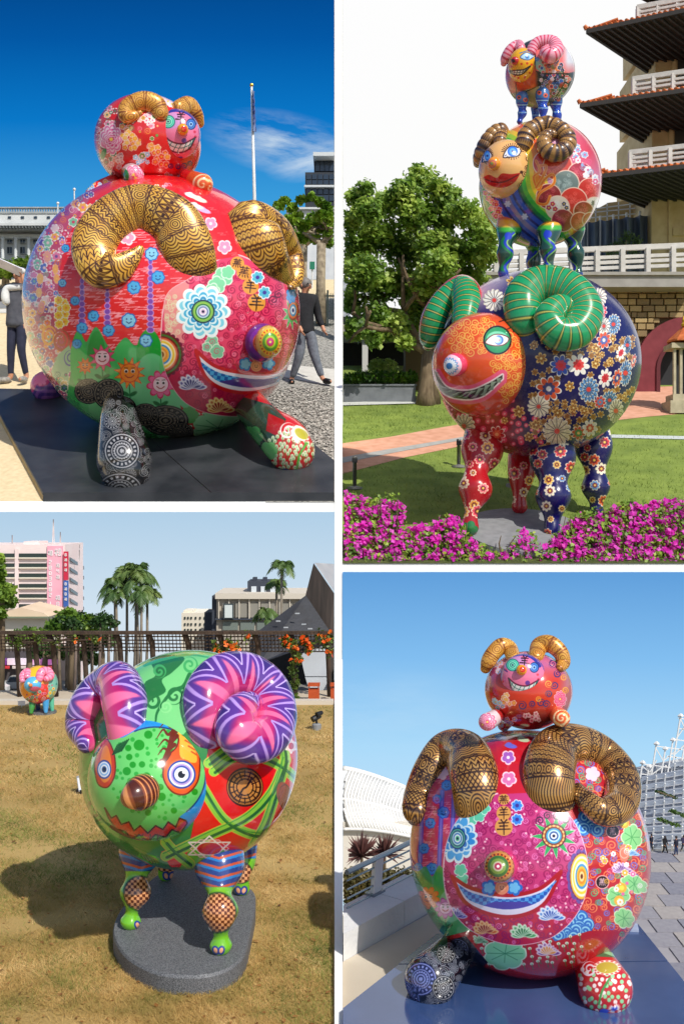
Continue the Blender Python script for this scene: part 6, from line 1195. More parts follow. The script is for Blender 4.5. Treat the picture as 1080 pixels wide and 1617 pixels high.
quadmesh('grass', gb[keep & (pn < .9)], gm, kind='stuff', win=(-60, 527.8, 1000, 1640))
quadmesh('grass', gb[keep & (pn >= .9)], leaf_mat('green_grass_blade', (92, 112, 44), (166, 170, 90), (128, 138, 62), scale=5, rough=.8), kind='stuff', win=(-60, 527.8, 1000, 1640))
lt = np.array([gp('LO', rg6.uniform(-5, 527), 1120+500*rg6.random()**.8, .008) for _ in range(420)]); lv = leaves(lt, .03, .6, rg=rg6); lv[:, :, 2] = .012+.3*(lv[:, :, 2]-.008); quadmesh('fallen_leaves', lv, leaf_mat('fallen_leaf', (96, 62, 30), (196, 150, 90), (150, 100, 50), scale=14), kind='stuff', win=(-60, 527.8, 1000, 1640))
# --- granite plinth
gran = M('granite_plinth', (70, 72, 76), (122, 124, 128), scale=230, rough=.6, bump=.05, bscale=120, detail=3, lo=.4, hi=.6)
pl2 = thing('plinth', 'round ended dark granite plinth set on the dry lawn under the green faced sheep', 'plinth', gp('LO', 292, 1480))
ZP = .085
def onz(px, py, z): Y = F*(H-z)/(py-808.5); return P(px, py, Y)
tp_ = smooth([(179, 1467), (190, 1437), (224, 1402), (258, 1376), (300, 1370), (360, 1383), (398, 1404), (404, 1424), (398, 1460), (389, 1500), (372, 1522), (340, 1537), (300, 1541), (250, 1536), (208, 1516), (186, 1492)], 4, True)
tv = [onz(x, y, ZP) for x, y in tp_]; c_ = np.mean(tv, 0)
ins = [c_+(p-c_)*.985 for p in tv]; MB().prism([p-np.array([0, 0, ZP+.03]) for p in tv], [p-np.array([0, 0, .012]) for p in tv]).build('block', gran, pl2); MB().prism([p-np.array([0, 0, .0121]) for p in tv], ins).build('top', gran, pl2)
# --- green faced sheep
Yb = 5.0
gs = thing('sheep_sculpture', 'large sheep with spotted green face and purple pink horns on a granite plinth', 'sculpture', onz(292, 1450, ZP))
E = Ell(300, 1196, 170, 168, Yb, tex=900, base=(36, 132, 54)); v = E.cv
v.poly([(215, 1020), (350, 1020), (345, 1100), (290, 1160), (210, 1160)], (124, 214, 130)); v.poly([(120, 1170), (170, 1170), (190, 1330), (120, 1330)], (90, 180, 80))
DG, MG, LG = (40, 120, 60), (70, 176, 96), (140, 222, 140)
v.poly(smooth([(238, 1040), (270, 1034), (292, 1040), (272, 1062), (256, 1074), (262, 1092), (240, 1105), (226, 1120), (228, 1080), (246, 1066)], 5, True), DG); v.spiral(252, 1060, 11, 1.5, 4, MG, 0); v.spiral(276, 1099, 14, 1.4, 5, DG, 1); v.spiral(240, 1108, 14, 1.4, 5, DG, 2.4, -1); v.spiral(300, 1050, 13, 1.5, 4, MG, .5, -1); v.line(smooth([(300, 1066), (290, 1084), (272, 1092), (250, 1122), (246, 1140)], 5), 8, DG, 3); v.line(smooth([(228, 1050), (262, 1040), (300, 1034), (330, 1038)], 5), 6, MG, 2); v.spiral(262, 1116, 10, 1.5, 3.5, LG, 2); v.spiral(138, 1230, 16, 1.6, 5, (130, 210, 110), 1); v.spiral(150, 1280, 18, 1.6, 6, (20, 90, 40), 0); v.spiral(160, 1310, 14, 1.6, 4, (150, 210, 90), 2)
v.poly([(330, 1180), (480, 1100), (480, 1330), (420, 1370), (270, 1370), (255, 1345), (300, 1330)], (228, 18, 16)); v.poly([(300, 1340), (420, 1345), (400, 1380), (280, 1380)], (110, 190, 50))
lg_, dk_ = (140, 206, 64), (28, 104, 48)
bands = ([(318, 1240), (352, 1292), (392, 1316), (430, 1320)], [(262, 1352), (330, 1320), (392, 1290), (430, 1250), (452, 1200)], [(338, 1218), (370, 1196), (410, 1196), (444, 1210), (470, 1232)], [(446, 1168), (450, 1205), (436, 1252), (420, 1300), (400, 1335)], [(262, 1330), (276, 1345), (300, 1364)], [(330, 1205), (350, 1190), (372, 1176)])
for b in bands: s_ = smooth(b, 7); v.line(s_, 17, (226, 190, 70)); v.line(s_, 15, lg_)
for b in bands: s_ = smooth(b, 7); v.line(s_+(2, 2), 4.5, dk_); v.line(s_-(4, 4), 1.4, (60, 150, 60))
v.disc(387, 1243, 29, (60, 22, 14), 31); v.ring(387, 1243, 27, 1.2, (210, 140, 60)); v.disc(387, 1243, 24, (196, 130, 60), 26)
for r in (24, 18, 13): v.ring(387, 1243, r, 1.8, (40, 18, 12))
for i in range(16): a = i*math.pi/8; v.line([(387+(12 if i % 2 else 17)*math.cos(a), 1243+(12 if i % 2 else 17)*math.sin(a)), (387+25*math.cos(a), 1243+26*math.sin(a))], 1.8, (40, 18, 12))
v.line(smooth([(377, 1258), (384, 1246), (390, 1242), (398, 1228)], 5), 3, (40, 18, 12)); v.disc(450, 1258, 12, (150, 70, 30), 24, -.25); v.ring(450, 1258, 19, 1.6, (100, 40, 20), .5)
for cx, cy, r, sx in ((331, 1340, 26, 1.45), (460, 1178, 15, .6)):
    for k in (0, 1): p = [(cx+sx*r*math.cos(a), cy+.75*r*math.sin(a)) for a in [math.pi*(.5+k)+i*2*math.pi/3 for i in range(4)]]; v.line(p, 2.6, (255, 240, 235))
    p = [(cx+sx*r*.8*math.cos(a), cy+.6*r*math.sin(a)) for a in [i*math.pi/3 for i in range(7)]]; v.line(p, 1.6, (250, 200, 195)); v.disc(cx, cy, r*.5*sx, (200, 40, 44), r*.36)
E.build('body', gs, 64, 100, rough=.15, coat=.8)
fa = Ell(246, 1223, 103, 98, E.hit(250, 1223)+.2, rd=.36, tex=640, base=(108, 206, 108)); v = fa.cv
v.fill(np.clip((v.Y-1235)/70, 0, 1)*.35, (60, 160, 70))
arc = [(246+94*math.cos(a), 1223+90*math.sin(a)) for a in np.linspace(-2.2, 1.0, 30)]; v.line(arc, 30, (28, 148, 226)); v.curls([(322, 1178), (335, 1230), (330, 1270), (300, 1150), (215, 1140)], (120, 205, 245), (8, 11), 2.4, 3); v.line([(246+79*math.cos(a), 1223+75*math.sin(a)) for a in np.linspace(-2.0, .9, 30)], 2.2, (20, 60, 120))
reg = [(246+80*math.cos(a), 1223+77*math.sin(a)) for a in np.linspace(0, 6.28, 26)]; q = random.Random(9); sp_ = []
for x, y in scat([(150, 1140), (325, 1140), (325, 1300), (150, 1300)], 9.5, 4, .4):
    d = math.hypot((x-246)/(84 if x < 246 else 76), (y-1223)/78); r = q.choice((2.5, 3.5, 5, 6.5, 8.5))
    if d < .95-r/90 and not any(math.hypot(x-a, y-b) < r+c+1.2 for a, b, c in sp_): sp_.append((x, y, r)); v.disc(x, y, r, (34, 150, 34) if r > 4 else (50, 170, 60))
# eyes, flames
v.poly(smooth([(153, 1232), (150, 1205), (160, 1178), (170, 1168), (181, 1192), (182, 1222), (172, 1242), (160, 1242)], 5, True), (206, 60, 30), (110, 40, 20), 2); v.poly(smooth([(157, 1220), (162, 1185), (170, 1178), (176, 1200), (176, 1225), (165, 1236)], 5, True), (240, 130, 40)); v.target(165, 1215, 15, [(30, 60, 150), (240, 240, 250), (130, 180, 235), (250, 250, 250), (30, 60, 120), (10, 10, 20)], .75)
v.poly(smooth([(258, 1226), (264, 1196), (280, 1178), (282, 1152), (272, 1138), (296, 1148), (312, 1172), (316, 1205), (312, 1235), (294, 1254), (272, 1250)], 5, True), (232, 90, 30), (120, 40, 20), 2.5); v.poly(smooth([(284, 1168), (280, 1150), (296, 1158), (308, 1182), (310, 1204), (286, 1196)], 5, True), (248, 180, 60))
for i in range(4): v.line([(288+i*5, 1160+i*9), (302+i*3, 1168+i*8)], 2.6, (200, 90, 30))
for p in ([(281, 1140), (270, 1148), (262, 1140), (252, 1150)], [(278, 1150), (266, 1160), (258, 1152), (248, 1166)], [(280, 1162), (270, 1172), (260, 1168), (250, 1180)], [(276, 1176), (266, 1184), (258, 1182), (250, 1192)], [(268, 1190), (262, 1200), (254, 1200), (250, 1208)], [(284, 1142), (270, 1136), (256, 1136)]): v.line(smooth(p, 5), 6.5, (110, 44, 22), 1)
v.poly(smooth([(284, 1144), (272, 1180), (262, 1206), (258, 1216), (254, 1206), (264, 1180), (272, 1150)], 5, True), (110, 44, 22))
v.disc(286, 1223, 24, (240, 110, 40), 25); v.target(287, 1223, 22.5, [(40, 70, 160), (240, 244, 252), (190, 160, 220), (60, 80, 170), (250, 250, 252), (250, 250, 252), (14, 14, 22), (14, 14, 22)]); v.disc(291, 1219, 3, (250, 250, 255))
for i in range(7): v.line([(178+i*2.4, 1192-i), (186+i*3, 1176-i*1.5)], 1.6, (20, 70, 30))
up = [(166, 1276), (176, 1292), (184, 1288), (192, 1302), (204, 1298), (212, 1312), (222, 1304), (234, 1316), (246, 1304), (258, 1310), (266, 1298), (278, 1306), (284, 1292), (294, 1296)]; lo_ = [(296, 1300), (286, 1316), (272, 1310), (262, 1322), (246, 1318), (234, 1328), (220, 1318), (208, 1326), (198, 1312), (184, 1310), (172, 1292)]
v.poly(up+lo_, (206, 44, 30), (70, 20, 14), 2.4); v.poly([(176, 1302), (200, 1318), (234, 1330), (262, 1326), (262, 1350), (200, 1345), (170, 1310)], (150, 84, 34)); [v.line([(190+i*12, 1318), (184+i*13, 1345)], 2, (96, 44, 18)) for i in range(6)]
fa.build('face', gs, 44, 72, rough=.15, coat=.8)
n_ = Tub([(226, 1250, .0, 28), (218, 1254, .35, 27), (211, 1257, .7, 24), (206, 1259, .95, 18), (203, 1260, 1.1, 10)], tex=(160, 120), on=fa); f = n_.cv.un; n_.cv.C[:] = np.array((136, 70, 40), np.float32)/255; n_.cv.fill((np.sin(f*60) > .1)*1., (84, 36, 22)); n_.cv.fill((np.sin(f*60) < -.82)*1., (226, 150, 90)); n_.build('nose', gs, 34, rough=.2, coat=.7)
def spike_horn(t, per, flip=1):
    """Pink wedges running in from the inner side, purple ground, outlined lavender triangles on the outer side."""
    cv = t.cv; R = np.interp(cv.un, t.s, t.R)*math.pi/2+1e-3; vv = np.clip(flip*cv.V/R, -1.3, 1.3); f = cv.U/per; fr = np.abs(f-np.round(f))*2; g = np.abs((f+.5)-np.round(f+.5))*2
    cv.C[:] = np.array((176, 26, 104), np.float32)/255
    cv.fill(np.clip((vv+.28-.35*(1-fr))*4, 0, 1), (92, 54, 148)); cv.fill(np.clip((-.05-vv)*1.2, 0, 1)*.9, (246, 104, 150))
    w = np.clip(.42-vv*.6, 0, 1); cv.fill(np.clip((w*.72-fr)*9, 0, 1)*np.clip((.6-vv)*4, 0, 1), (244, 110, 158))
    tw = np.clip((vv+.3)*.85, 0, .9); d = np.abs(g-tw)*per/2; ok = (vv > -.25); cv.fill(np.clip(2.4-d, 0, 1)*ok*np.clip((.98-vv)*8, 0, 1), (186, 150, 226)); tw2 = tw-.45; cv.fill(np.clip((tw2-g)*8, 0, 1)*ok, (60, 40, 120)); d = np.abs(g-tw2)*per/2; cv.fill(np.clip(1.6-d, 0, 1)*ok*(tw2 > .02), (206, 180, 240))
    cv.fill(np.clip(1.8-np.abs(vv-.96)*R, 0, 1), (170, 140, 220))
t = Tub([(330, 1184, -1.5, 30), (327, 1154, -.2, 32), (324, 1104, .25, 36), (348, 1072, .35, 38), (388, 1068, .45, 38), (420, 1090, .55, 37), (434, 1128, .7, 35), (424, 1160, .95, 35), (396, 1172, 1.1, 35), (374, 1156, 1.2, 34), (374, 1132, 1.2, 31), (388, 1116, 1.1, 26), (402, 1112, .9, 17), (410, 1116, .8, 8)], tex=(900, 300), on=E, k=10, flat=.82); spike_horn(t, 44, -1); t.build('horn', gs, 40, rough=.15, coat=.8)
t = Tub([(204, 1192, -1.5, 27), (201, 1164, -.1, 29), (198, 1112, .3, 36), (186, 1078, .6, 34), (158, 1088, 1.05, 29), (138, 1114, 1.25, 28), (131, 1146, 1.3, 27), (138, 1174, 1.2, 16)], tex=(600, 240), on=E, k=10); spike_horn(t, 38, 1); t.build('horn', gs, 34, rough=.15, coat=.8)
def glegs(t, key):
    v = t.cv; v.C[:] = np.array((112, 186, 40), np.float32)/255; x0, x1, y0, y1 = v.X.min(), v.X.max(), v.Y.min(), v.Y.max(); h = y1-y0; xm = (x0+x1)/2
    m = np.clip((y0+.47*h-v.Y)/1.5, 0, 1)*np.clip((v.Y-y0-.13*h)/1.5, 0, 1); v.fill(m, (34, 60, 130)); s = ((v.Y+.28*np.abs(v.X-xm))/5.2) % 3; v.fill(m*(s < .8), (36, 120, 190)); v.fill(m*(s > 2.2), (190, 80, 50)); v.fill(np.clip(1.4-np.abs(v.Y-y0-.14*h), 0, 1), (200, 230, 80)); v.fill(np.clip(1.6-np.abs(v.Y-y0-.08*h), 0, 1), (40, 110, 40))
    yc = y0+.665*h; rx, ry = (x1-x0)*.36, h*.155; el = ((v.X-xm+2)/rx)**2+((v.Y-yc)/ry)**2; m = np.clip((1-el)*6, 0, 1); v.fill(np.clip((1.16-el)*6, 0, 1), (30, 70, 40)); v.fill(m, (96, 44, 24)); v.fill(m*((np.floor(v.X/4.6)+np.floor(v.Y/4.6)) % 2), (226, 160, 110))
    for s_ in (-1, 1): v.disc(xm+s_*4.5-1, y1-9, 5.6, (30, 60, 150), 7.5, s_*.35); v.disc(xm+s_*4.5-1, y1-9, 3, (240, 170, 130), 4.6, s_*.35)
zf = lambda py: F*(H-ZP)/(py-808.5)
y1, y2, y3, y4 = zf(1467)+.02, zf(1507)+.02, zf(1391)+.02, zf(1414)+.02
legs(gs, [([(226, 1326, y1+.1, 33), (221, 1354, y1+.06, 33), (216, 1384, y1+.02, 17), (214, 1410, y1, 25), (209, 1437, y1, 10), (207, 1453, y1, 16.5)], 0), ([(346, 1346, y2+.25, 40), (347, 1376, y2+.15, 38), (347, 1411, y2+.06, 19), (348, 1440, y2, 29), (349, 1473, y2, 12), (349, 1491, y2, 18)], 0), ([(268, 1340, y3+.05, 26), (264, 1362, y3, 15), (262, 1380, y3, 12)], 0), ([(382, 1330, y4+.1, 26), (386, 1362, y4+.04, 18), (384, 1384, y4, 10), (382, 1402, y4, 13)], 0)], glegs, rough=.15, coat=.8)
# --- far small sheep and its sign
Yf = gY('LO', 1127); fs = thing('sheep_sculpture', 'small far sheep with blue face and pink horns near the parked cars', 'sculpture', gp('LO', 62, 1127))
E = Ell(62, 1081, 29.5, 30, Yf, tex=200, base=(244, 150, 40)); v = E.cv; v.poly([(60, 1080), (95, 1080), (95, 1115), (40, 1115)], (226, 60, 50)); v.poly([(78, 1070), (95, 1060), (95, 1110), (76, 1100)], (120, 190, 170)); v.poly([(45, 1050), (66, 1050), (60, 1070), (46, 1070)], (248, 190, 40)); mixed(v, [(40, 1090), (90, 1080), (88, 1112), (45, 1112)], 6, [(220, 60, 110), (250, 200, 60), (60, 150, 130), (230, 110, 140)], 2, (2, 3.2)); E.build('body', fs, 24, 36)
fa = Ell(53, 1081, 14, 13, E.hit(54, 1081)+.03, rd=.09, tex=90, base=(90, 180, 225)); fa.cv.disc(56, 1088, 9, (206, 90, 120), 4); fa.cv.disc(58, 1076, 2.4, (240, 230, 120)); fa.cv.disc(46, 1079, 2, (250, 240, 200)); fa.build('face', fs, 16, 24); n_ = Ell(49, 1082, 3.2, 3, fa.hit(49, 1082)-.01, tex=32, base=(226, 130, 60)); n_.build('nose', fs, 10, 14)
for rows in ([(63, 1072, .2, 6), (66, 1062, .4, 7), (76, 1060, .6, 7), (80, 1068, .8, 6.5), (74, 1072, 1., 5)], [(44, 1068, .3, 5), (44, 1060, .5, 5.5), (37, 1066, 1.1, 5.5), (36, 1074, 1.2, 4.5)]): t = Tub(rows, tex=(90, 40), on=E); stripes(t, 5, (246, 150, 180), (236, 90, 130), None, .8); t.build('horn', fs, 16)
for rows, c in (([(52, 1106, Yf-.05, 5.5), (51, 1116, Yf-.08, 4.8), (50, 1125, Yf-.1, 3)], (60, 140, 60)), ([(60, 1108, Yf+.1, 4.5), (61, 1118, Yf+.1, 3.5), (60, 1122, Yf+.1, 3)], (40, 60, 110)), ([(73, 1103, Yf-.05, 5.5), (73, 1114, Yf-.06, 5), (73, 1124, Yf-.08, 3)], (60, 150, 210)), ([(81, 1102, Yf+.05, 5), (82, 1113, Yf+.05, 4.2), (83, 1121, Yf+.05, 3)], (90, 190, 160))): t = Tub(rows, tex=(40, 32), base=c, k=4); t.build('leg', fs, 14)
mp = thing('plinth', 'small flat grey plinth under the far blue faced sheep', 'plinth', gp('LO', 66, 1127)); a = np.arange(24)*math.pi/12; c0 = gp('LO', 67, 1126); MB().prism([c0+np.array([.15*math.cos(q), .13*math.sin(q), -.02]) for q in a], [c0+np.array([.15*math.cos(q), .13*math.sin(q), .02]) for q in a]).build('slab', gran, mp)
sgn = thing('sign_board', 'small white notice on a short stake beside the far sheep', 'sign', gp('LO', 34, 1118)); Ysg = gY('LO', 1118); mb = MB(); pix_box(mb, 29, 40, 1107, 1114, Ysg, .01); mb.build('board', white, sgn); mb = MB(); pix_box(mb, 34, 35.4, 1112, 1119, Ysg+.01, .01); mb.build('stake', steel, sgn)
fl_ = thing('flood_light', 'white framed floodlight panel lying low in the grass beside the large sheep', 'lamp', gp('LO', 128, 1256)); Yl = gY('LO', 1254)
mb = MB(); p4 = [P(121, 1226, Yl), P(131, 1224, Yl+.02), P(134, 1250, Yl+.02), P(125, 1253, Yl)]; mb.prism(p4, [p+np.array([.01, .03, 0]) for p in p4]); mb.build('housing', M('grey_alu', (150, 152, 156), rough=.4), fl_); c4 = np.mean(p4, 0); p5 = [c4+(p-c4)*.78-np.array([.0, .004, 0]) for p in p4]; MB().prism(p5, [p+np.array([0, .003, 0]) for p in p5]).build('lens', M('lens_white', (226, 232, 240), rough=.2), fl_); MB().box(c4[0]-.03, c4[0]+.03, Yl+.0, Yl+.07, -.02, .03).build('bracket', M('bracket_black', (30, 30, 32), rough=.5), fl_)
sl_ = thing('spot_light', 'black spotlight on a pale concrete block on the lawn', 'lamp', gp('LO', 500, 1153)); Ysl = gY('LO', 1153); bk_ = M('spot_black', (24, 25, 28), rough=.45)
c0 = gp('LO', 500, 1152); MB().lathe(c0, [(.045, -.02), (.045, .05), (.03, .06)], 12).build('block', conc, sl_); MB().tube([c0+np.array([0, 0, .05]), c0+np.array([0, 0, .1])], .012, 6).build('stem', bk_, sl_); MB().tube([c0+np.array([-.04, -.02, .1]), c0+np.array([.03, .03, .13])], [.03, .026], 10).build('lamp_head', bk_, sl_); MB().tube([c0+np.array([.0, -.03, .15]), c0+np.array([.05, .02, .16])], [.024, .02], 10).build('lamp_head', bk_, sl_)
# --- pergola
wood = M('pergola_wood', (58, 46, 38), (82, 66, 54), scale=8, rough=.9, bump=.3); Yg = 11.25
pgl = thing('pergola', 'long brown lattice pergola with slim posts behind the lawn', 'pergola', P(260, 1105, Yg))
posts = (26, 56, 84, 133, 190, 241, 298, 352, 408, 464, 519)
for i, x in enumerate(posts):
    mb = MB(); b0 = P(x, 1000, Yg)*1.; zb = 0.; xs_ = b0[0]; mb.tube([(xs_+.01, Yg+.1, zb), (xs_, Yg+.08, .35), (xs_-.01, Yg+.04, b0[2]-.12), (xs_-.03, Yg-.06, b0[2]+.0)], [.03, .03, .032, .036], 7); mb.clip(x1=527.8).build('post', wood, pgl, smooth=True)
top0, top1 = P(-20, 999, Yg-.1), P(527.5, 999, Yg-.1); bot0, bot1 = P(-20, 1029, Yg+.9), P(527.5, 1032, Yg+.9)
for k, (a_, b_) in enumerate((f, (top0+(bot0-top0)*f, top1+(bot1-top1)*f)) for f in (0, .18, .36, .54, .72, .9)): mb = MB(); mb.bar(b_[0], np.array([rad(527.5, b_[1][1]), b_[1][1], b_[1][2]]), .012 if k else .03, .014 if k else .04); mb.build('beam', wood, pgl)
nb = 92
bar0 = None
for i in range(nb):
    x = 2+i*5.75; mb = MB(); mb.bar(P(x, 998, Yg-.12), P(x+2, 1029, Yg+.9), .009, .014); mb.build('slat', wood, pgl)
vl = leaf_mat('vine_leaf', (60, 84, 30), (130, 150, 60), (94, 116, 44), scale=5); vo = leaf_mat('orange_blossom', (226, 80, 20), (250, 140, 50), (240, 104, 34), scale=6)
for i, (pts, npt, nf, lb) in enumerate((([(464, 1104), (466, 1080), (462, 1060), (470, 1040), (464, 1020), (480, 1010), (450, 1012), (488, 1022)], 950, 46, 'leafy vine with orange flowers climbing the pergola post by the orange bin'), ([(340, 1022), (360, 1016), (352, 1030), (372, 1024), (392, 1004)], 260, 26, 'vine with orange flowers on the pergola behind the large sheep'), ([(505, 1002), (520, 1006), (512, 1014), (522, 1030)], 190, 16, 'orange flowered vine at the last pergola post'), ([(120, 1006), (90, 1012), (60, 1008), (30, 1014), (150, 1010)], 260, 4, 'green vine over the pergola in front of the pink office block'))):
    c_ = [P(x, y, Yg-.08+.0*y) for x, y in pts]; t = thing('flowering_vine', lb, 'vine', c_[0], 'vines on the pergola'); pp_ = blob_points(c_, np.array([[.06, .06, .085]]*len(c_)), npt, rg6, .0); quadmesh('foliage', leaves(pp_, .045, .7, rg=rg6), vl, t, win=(-60, 527.6, 900, 1112)); pp_ = blob_points(c_[-min(5, len(c_)):], np.array([[.08, .06, .07]]*min(5, len(c_))), nf, rg6, .0)-np.array([0, .05, 0]); quadmesh('blossom', np.concatenate([leaves(pp_, .055, .9, rg=rg6), leaves(pp_+.01, .05, .9, rg=rg6)]), vo, t, win=(-60, 527.6, 900, 1112)); mb = MB(); mb.tube(c_, .008, 5); mb.clip(x1=527.6).build('stem', wood, t)
# --- trees behind the pergola
lf1 = leaf_mat('street_leaf', (74, 110, 34), (160, 184, 70), (114, 146, 50), scale=2.2); lf2 = leaf_mat('street_leaf_dark', (40, 70, 30), (100, 130, 56), (66, 96, 42), scale=2.2)
rg7 = np.random.default_rng(31)
for i, (x, yb_, Y, cl, mt, lb) in enumerate(((112, 1098, 13.4, [(112, 985, 26, 20), (88, 990, 18, 14), (140, 985, 18, 16), (106, 972, 18, 12), (125, 1000, 22, 14)], lf1, 'bright green street tree before the pink office block'), (45, 1096, 13.0, [(45, 1003, 22, 12), (25, 1008, 16, 10), (66, 1005, 16, 11)], lf1, 'low spreading street tree above the parked cars'), (160, 1098, 13.8, [(160, 1000, 14, 14), (172, 1010, 12, 12), (150, 1015, 14, 12)], lf2, 'dark green street tree at the foot of the palms'), (2, 1090, 12.9, [(4, 935, 20, 16), (-2, 905, 12, 16), (12, 950, 16, 10), (-4, 968, 14, 12), (0, 885, 8, 10)], lf1, 'street tree reaching in over the office block from the frame edge'), (70, 1098, 14.2, [(70, 1028, 26, 10), (100, 1030, 20, 10), (130, 1032, 20, 10), (150, 1040, 14, 10)], lf2, 'dark street tree under the pergola roof'))):
    k = Y/F; t = thing('street_tree', lb, 'tree', (P(x, 1000, Y)[0], Y, 0), 'street trees behind the pergola'); m1 = MB(); tips = []; xx = P(x, 1000, Y)[0]; ytop = min(c[1]+c[3] for c in cl); zt = P(0, ytop, Y)[2]
    m1.tube([(xx, Y, -.31), (xx+.02, Y, zt*.4), (xx, Y, zt)], [.05, .04, .034], 7)
    for c in cl: m1.tube([(xx, Y, zt*.8), (P(c[0], c[1], Y)+np.array([xx, Y, zt]))/2, P(c[0], c[1], Y)], [.028, .02, .01], 5)
    m1.build('trunk', bark, t, smooth=True); pts = blob_points([P(a, b, Y+rg7.uniform(-.2, .2)) for a, b, c, d in cl], np.array([[c*k, c*k, d*k] for a, b, c, d in cl]), 420*len(cl), rg7, .15); quadmesh('crown', leaves(pts, .075, .7, rg=rg7), mt, t)
tk = [(96, 13.2), (106, 13.6), (118, 13.1), (126, 13.9), (146, 13.5), (156, 13.2), (164, 13.8), (172, 13.4)]
for i, (x, Y) in enumerate(tk):
    xx = P(x, 1050, Y)[0]; t = thing('young_tree', ['nearest', 'second', 'third', 'fourth', 'fifth', 'sixth', 'seventh', 'last'][i]+' slim young tree from the far small sheep in the row under the pergola', 'tree', (xx, Y, 0), 'young trees under the pergola'); MB().tube([(xx, Y, -.31), (xx+.02*(i % 3-1), Y, .2), (xx+.03*(i % 2), Y, .62)], [.024, .02, .016], 6).build('trunk', M('pale_bark_%d' % i, (150-8*(i % 3), 132-8*(i % 3), 110), (110, 96, 80), scale=8, rough=.9), t, smooth=True)
    pts = blob_points([(xx, Y, .66), (xx+.06, Y, .6), (xx-.05, Y, .62)], np.array([[.1, .1, .07]]*3), 260, rg7, .1); quadmesh('crown', leaves(pts, .05, .7, rg=rg7), lf2, t)
# --- palms
fro = leaf_mat('palm_frond', (54, 84, 42), (140, 156, 86), (90, 118, 58), scale=3); ptk = M('palm_trunk', (150, 140, 126), (120, 110, 96), scale=6, rough=.9)
def palm(label, x, yt, Y, R, lean=0, n=15, seed=0, ybase=1090):
    r_ = np.random.default_rng(seed); k = Y/F; c = P(x+lean, yt, Y); b = P(x, ybase, Y); t = thing('palm_tree', label, 'palm', (b[0], Y, 0), 'tall palms beyond the pergola')
    MB().tube([(b[0], Y, -.6), (b+c)/2+np.array([.01, 0, 0]), c-np.array([0, 0, 14*k])], [2.6*k, 2.2*k, 2.*k], 8).build('trunk', ptk, t, smooth=True); MB().tube([c-np.array([0, 0, 15*k]), c-np.array([0, 0, 2*k])], [2.1*k, 1.3*k], 8).build('crown_shaft', M('palm_shaft_%d' % seed, (120, 146, 70), rough=.6), t, smooth=True)
    V = []
    for i in range(n):
        a = i*2.4+seed; el = r_.uniform(.05, 1.25); L = 1.5*R*k*r_.uniform(.85, 1.15); d = np.array([math.cos(a)*math.cos(el), math.sin(a)*math.cos(el), math.sin(el)]); pr = c.copy(); m_ = 13
        for j in range(m_):
            s = (j+1)/m_; p = c+d*L*s*(1-.25*s)-np.array([0, 0, L*.75*s*s*(1.1-el*.3)]); tg = p-pr; tg /= np.linalg.norm(tg)+1e-9; sd_ = np.cross(tg, (0, 0, 1)); sd_ /= np.linalg.norm(sd_)+1e-9; ll = L*.3*math.sin(math.pi*min(1, s*.8+.15))
            for g in (-1, 1):
                for w_ in (0, .5):
                    q0 = pr+(p-pr)*w_; e = q0+sd_*g*ll*.75+tg*ll*.5-np.array([0, 0, ll*r_.uniform(.3, .8)]); wd = tg*L*.034; V.append([q0-wd, q0+wd, e+wd*.3, e-wd*.3])
            V.append([pr-sd_*.25*k, pr+sd_*.25*k, p+sd_*.2*k, p-sd_*.2*k]); pr = p
    quadmesh('crown', np.array(V), fro, t)
for i, (x, yt, Y, R, ln) in enumerate(((181, 922, 15., 30, 1), (185, 938, 14.7, 24, -1), (199, 905, 15.2, 30, 2), (212, 902, 15.1, 32, 4), (218, 912, 14.8, 30, -2), (221, 935, 14.6, 26, 3), (231, 940, 15.3, 28, 2))): palm(['palm with the crown farthest from the others, at the edge of the clump of palms', 'shorter palm tucked in front of the edge of the palm clump', 'palm with an upright pale crown in the middle of the clump', 'tallest palm of the clump, its crown highest against the sky', 'palm leaning in the middle of the clump below the tallest crown', 'lower palm of the clump with drooping brownish fronds', 'palm at the side of the clump facing the white flats'][i], x, yt, Y, R, ln, 15, i+1)
palm('tall single palm beside the dark pitched roof', 441, 893, 14.5, 26, 4, 14, 21); palm('bushy lower palm behind the tall single palm', 434, 922, 15., 22, 3, 14, 22)
palm('short bright palm in front of the grey flats', 420, 968, 14., 24, 0, 16, 23, 1040)
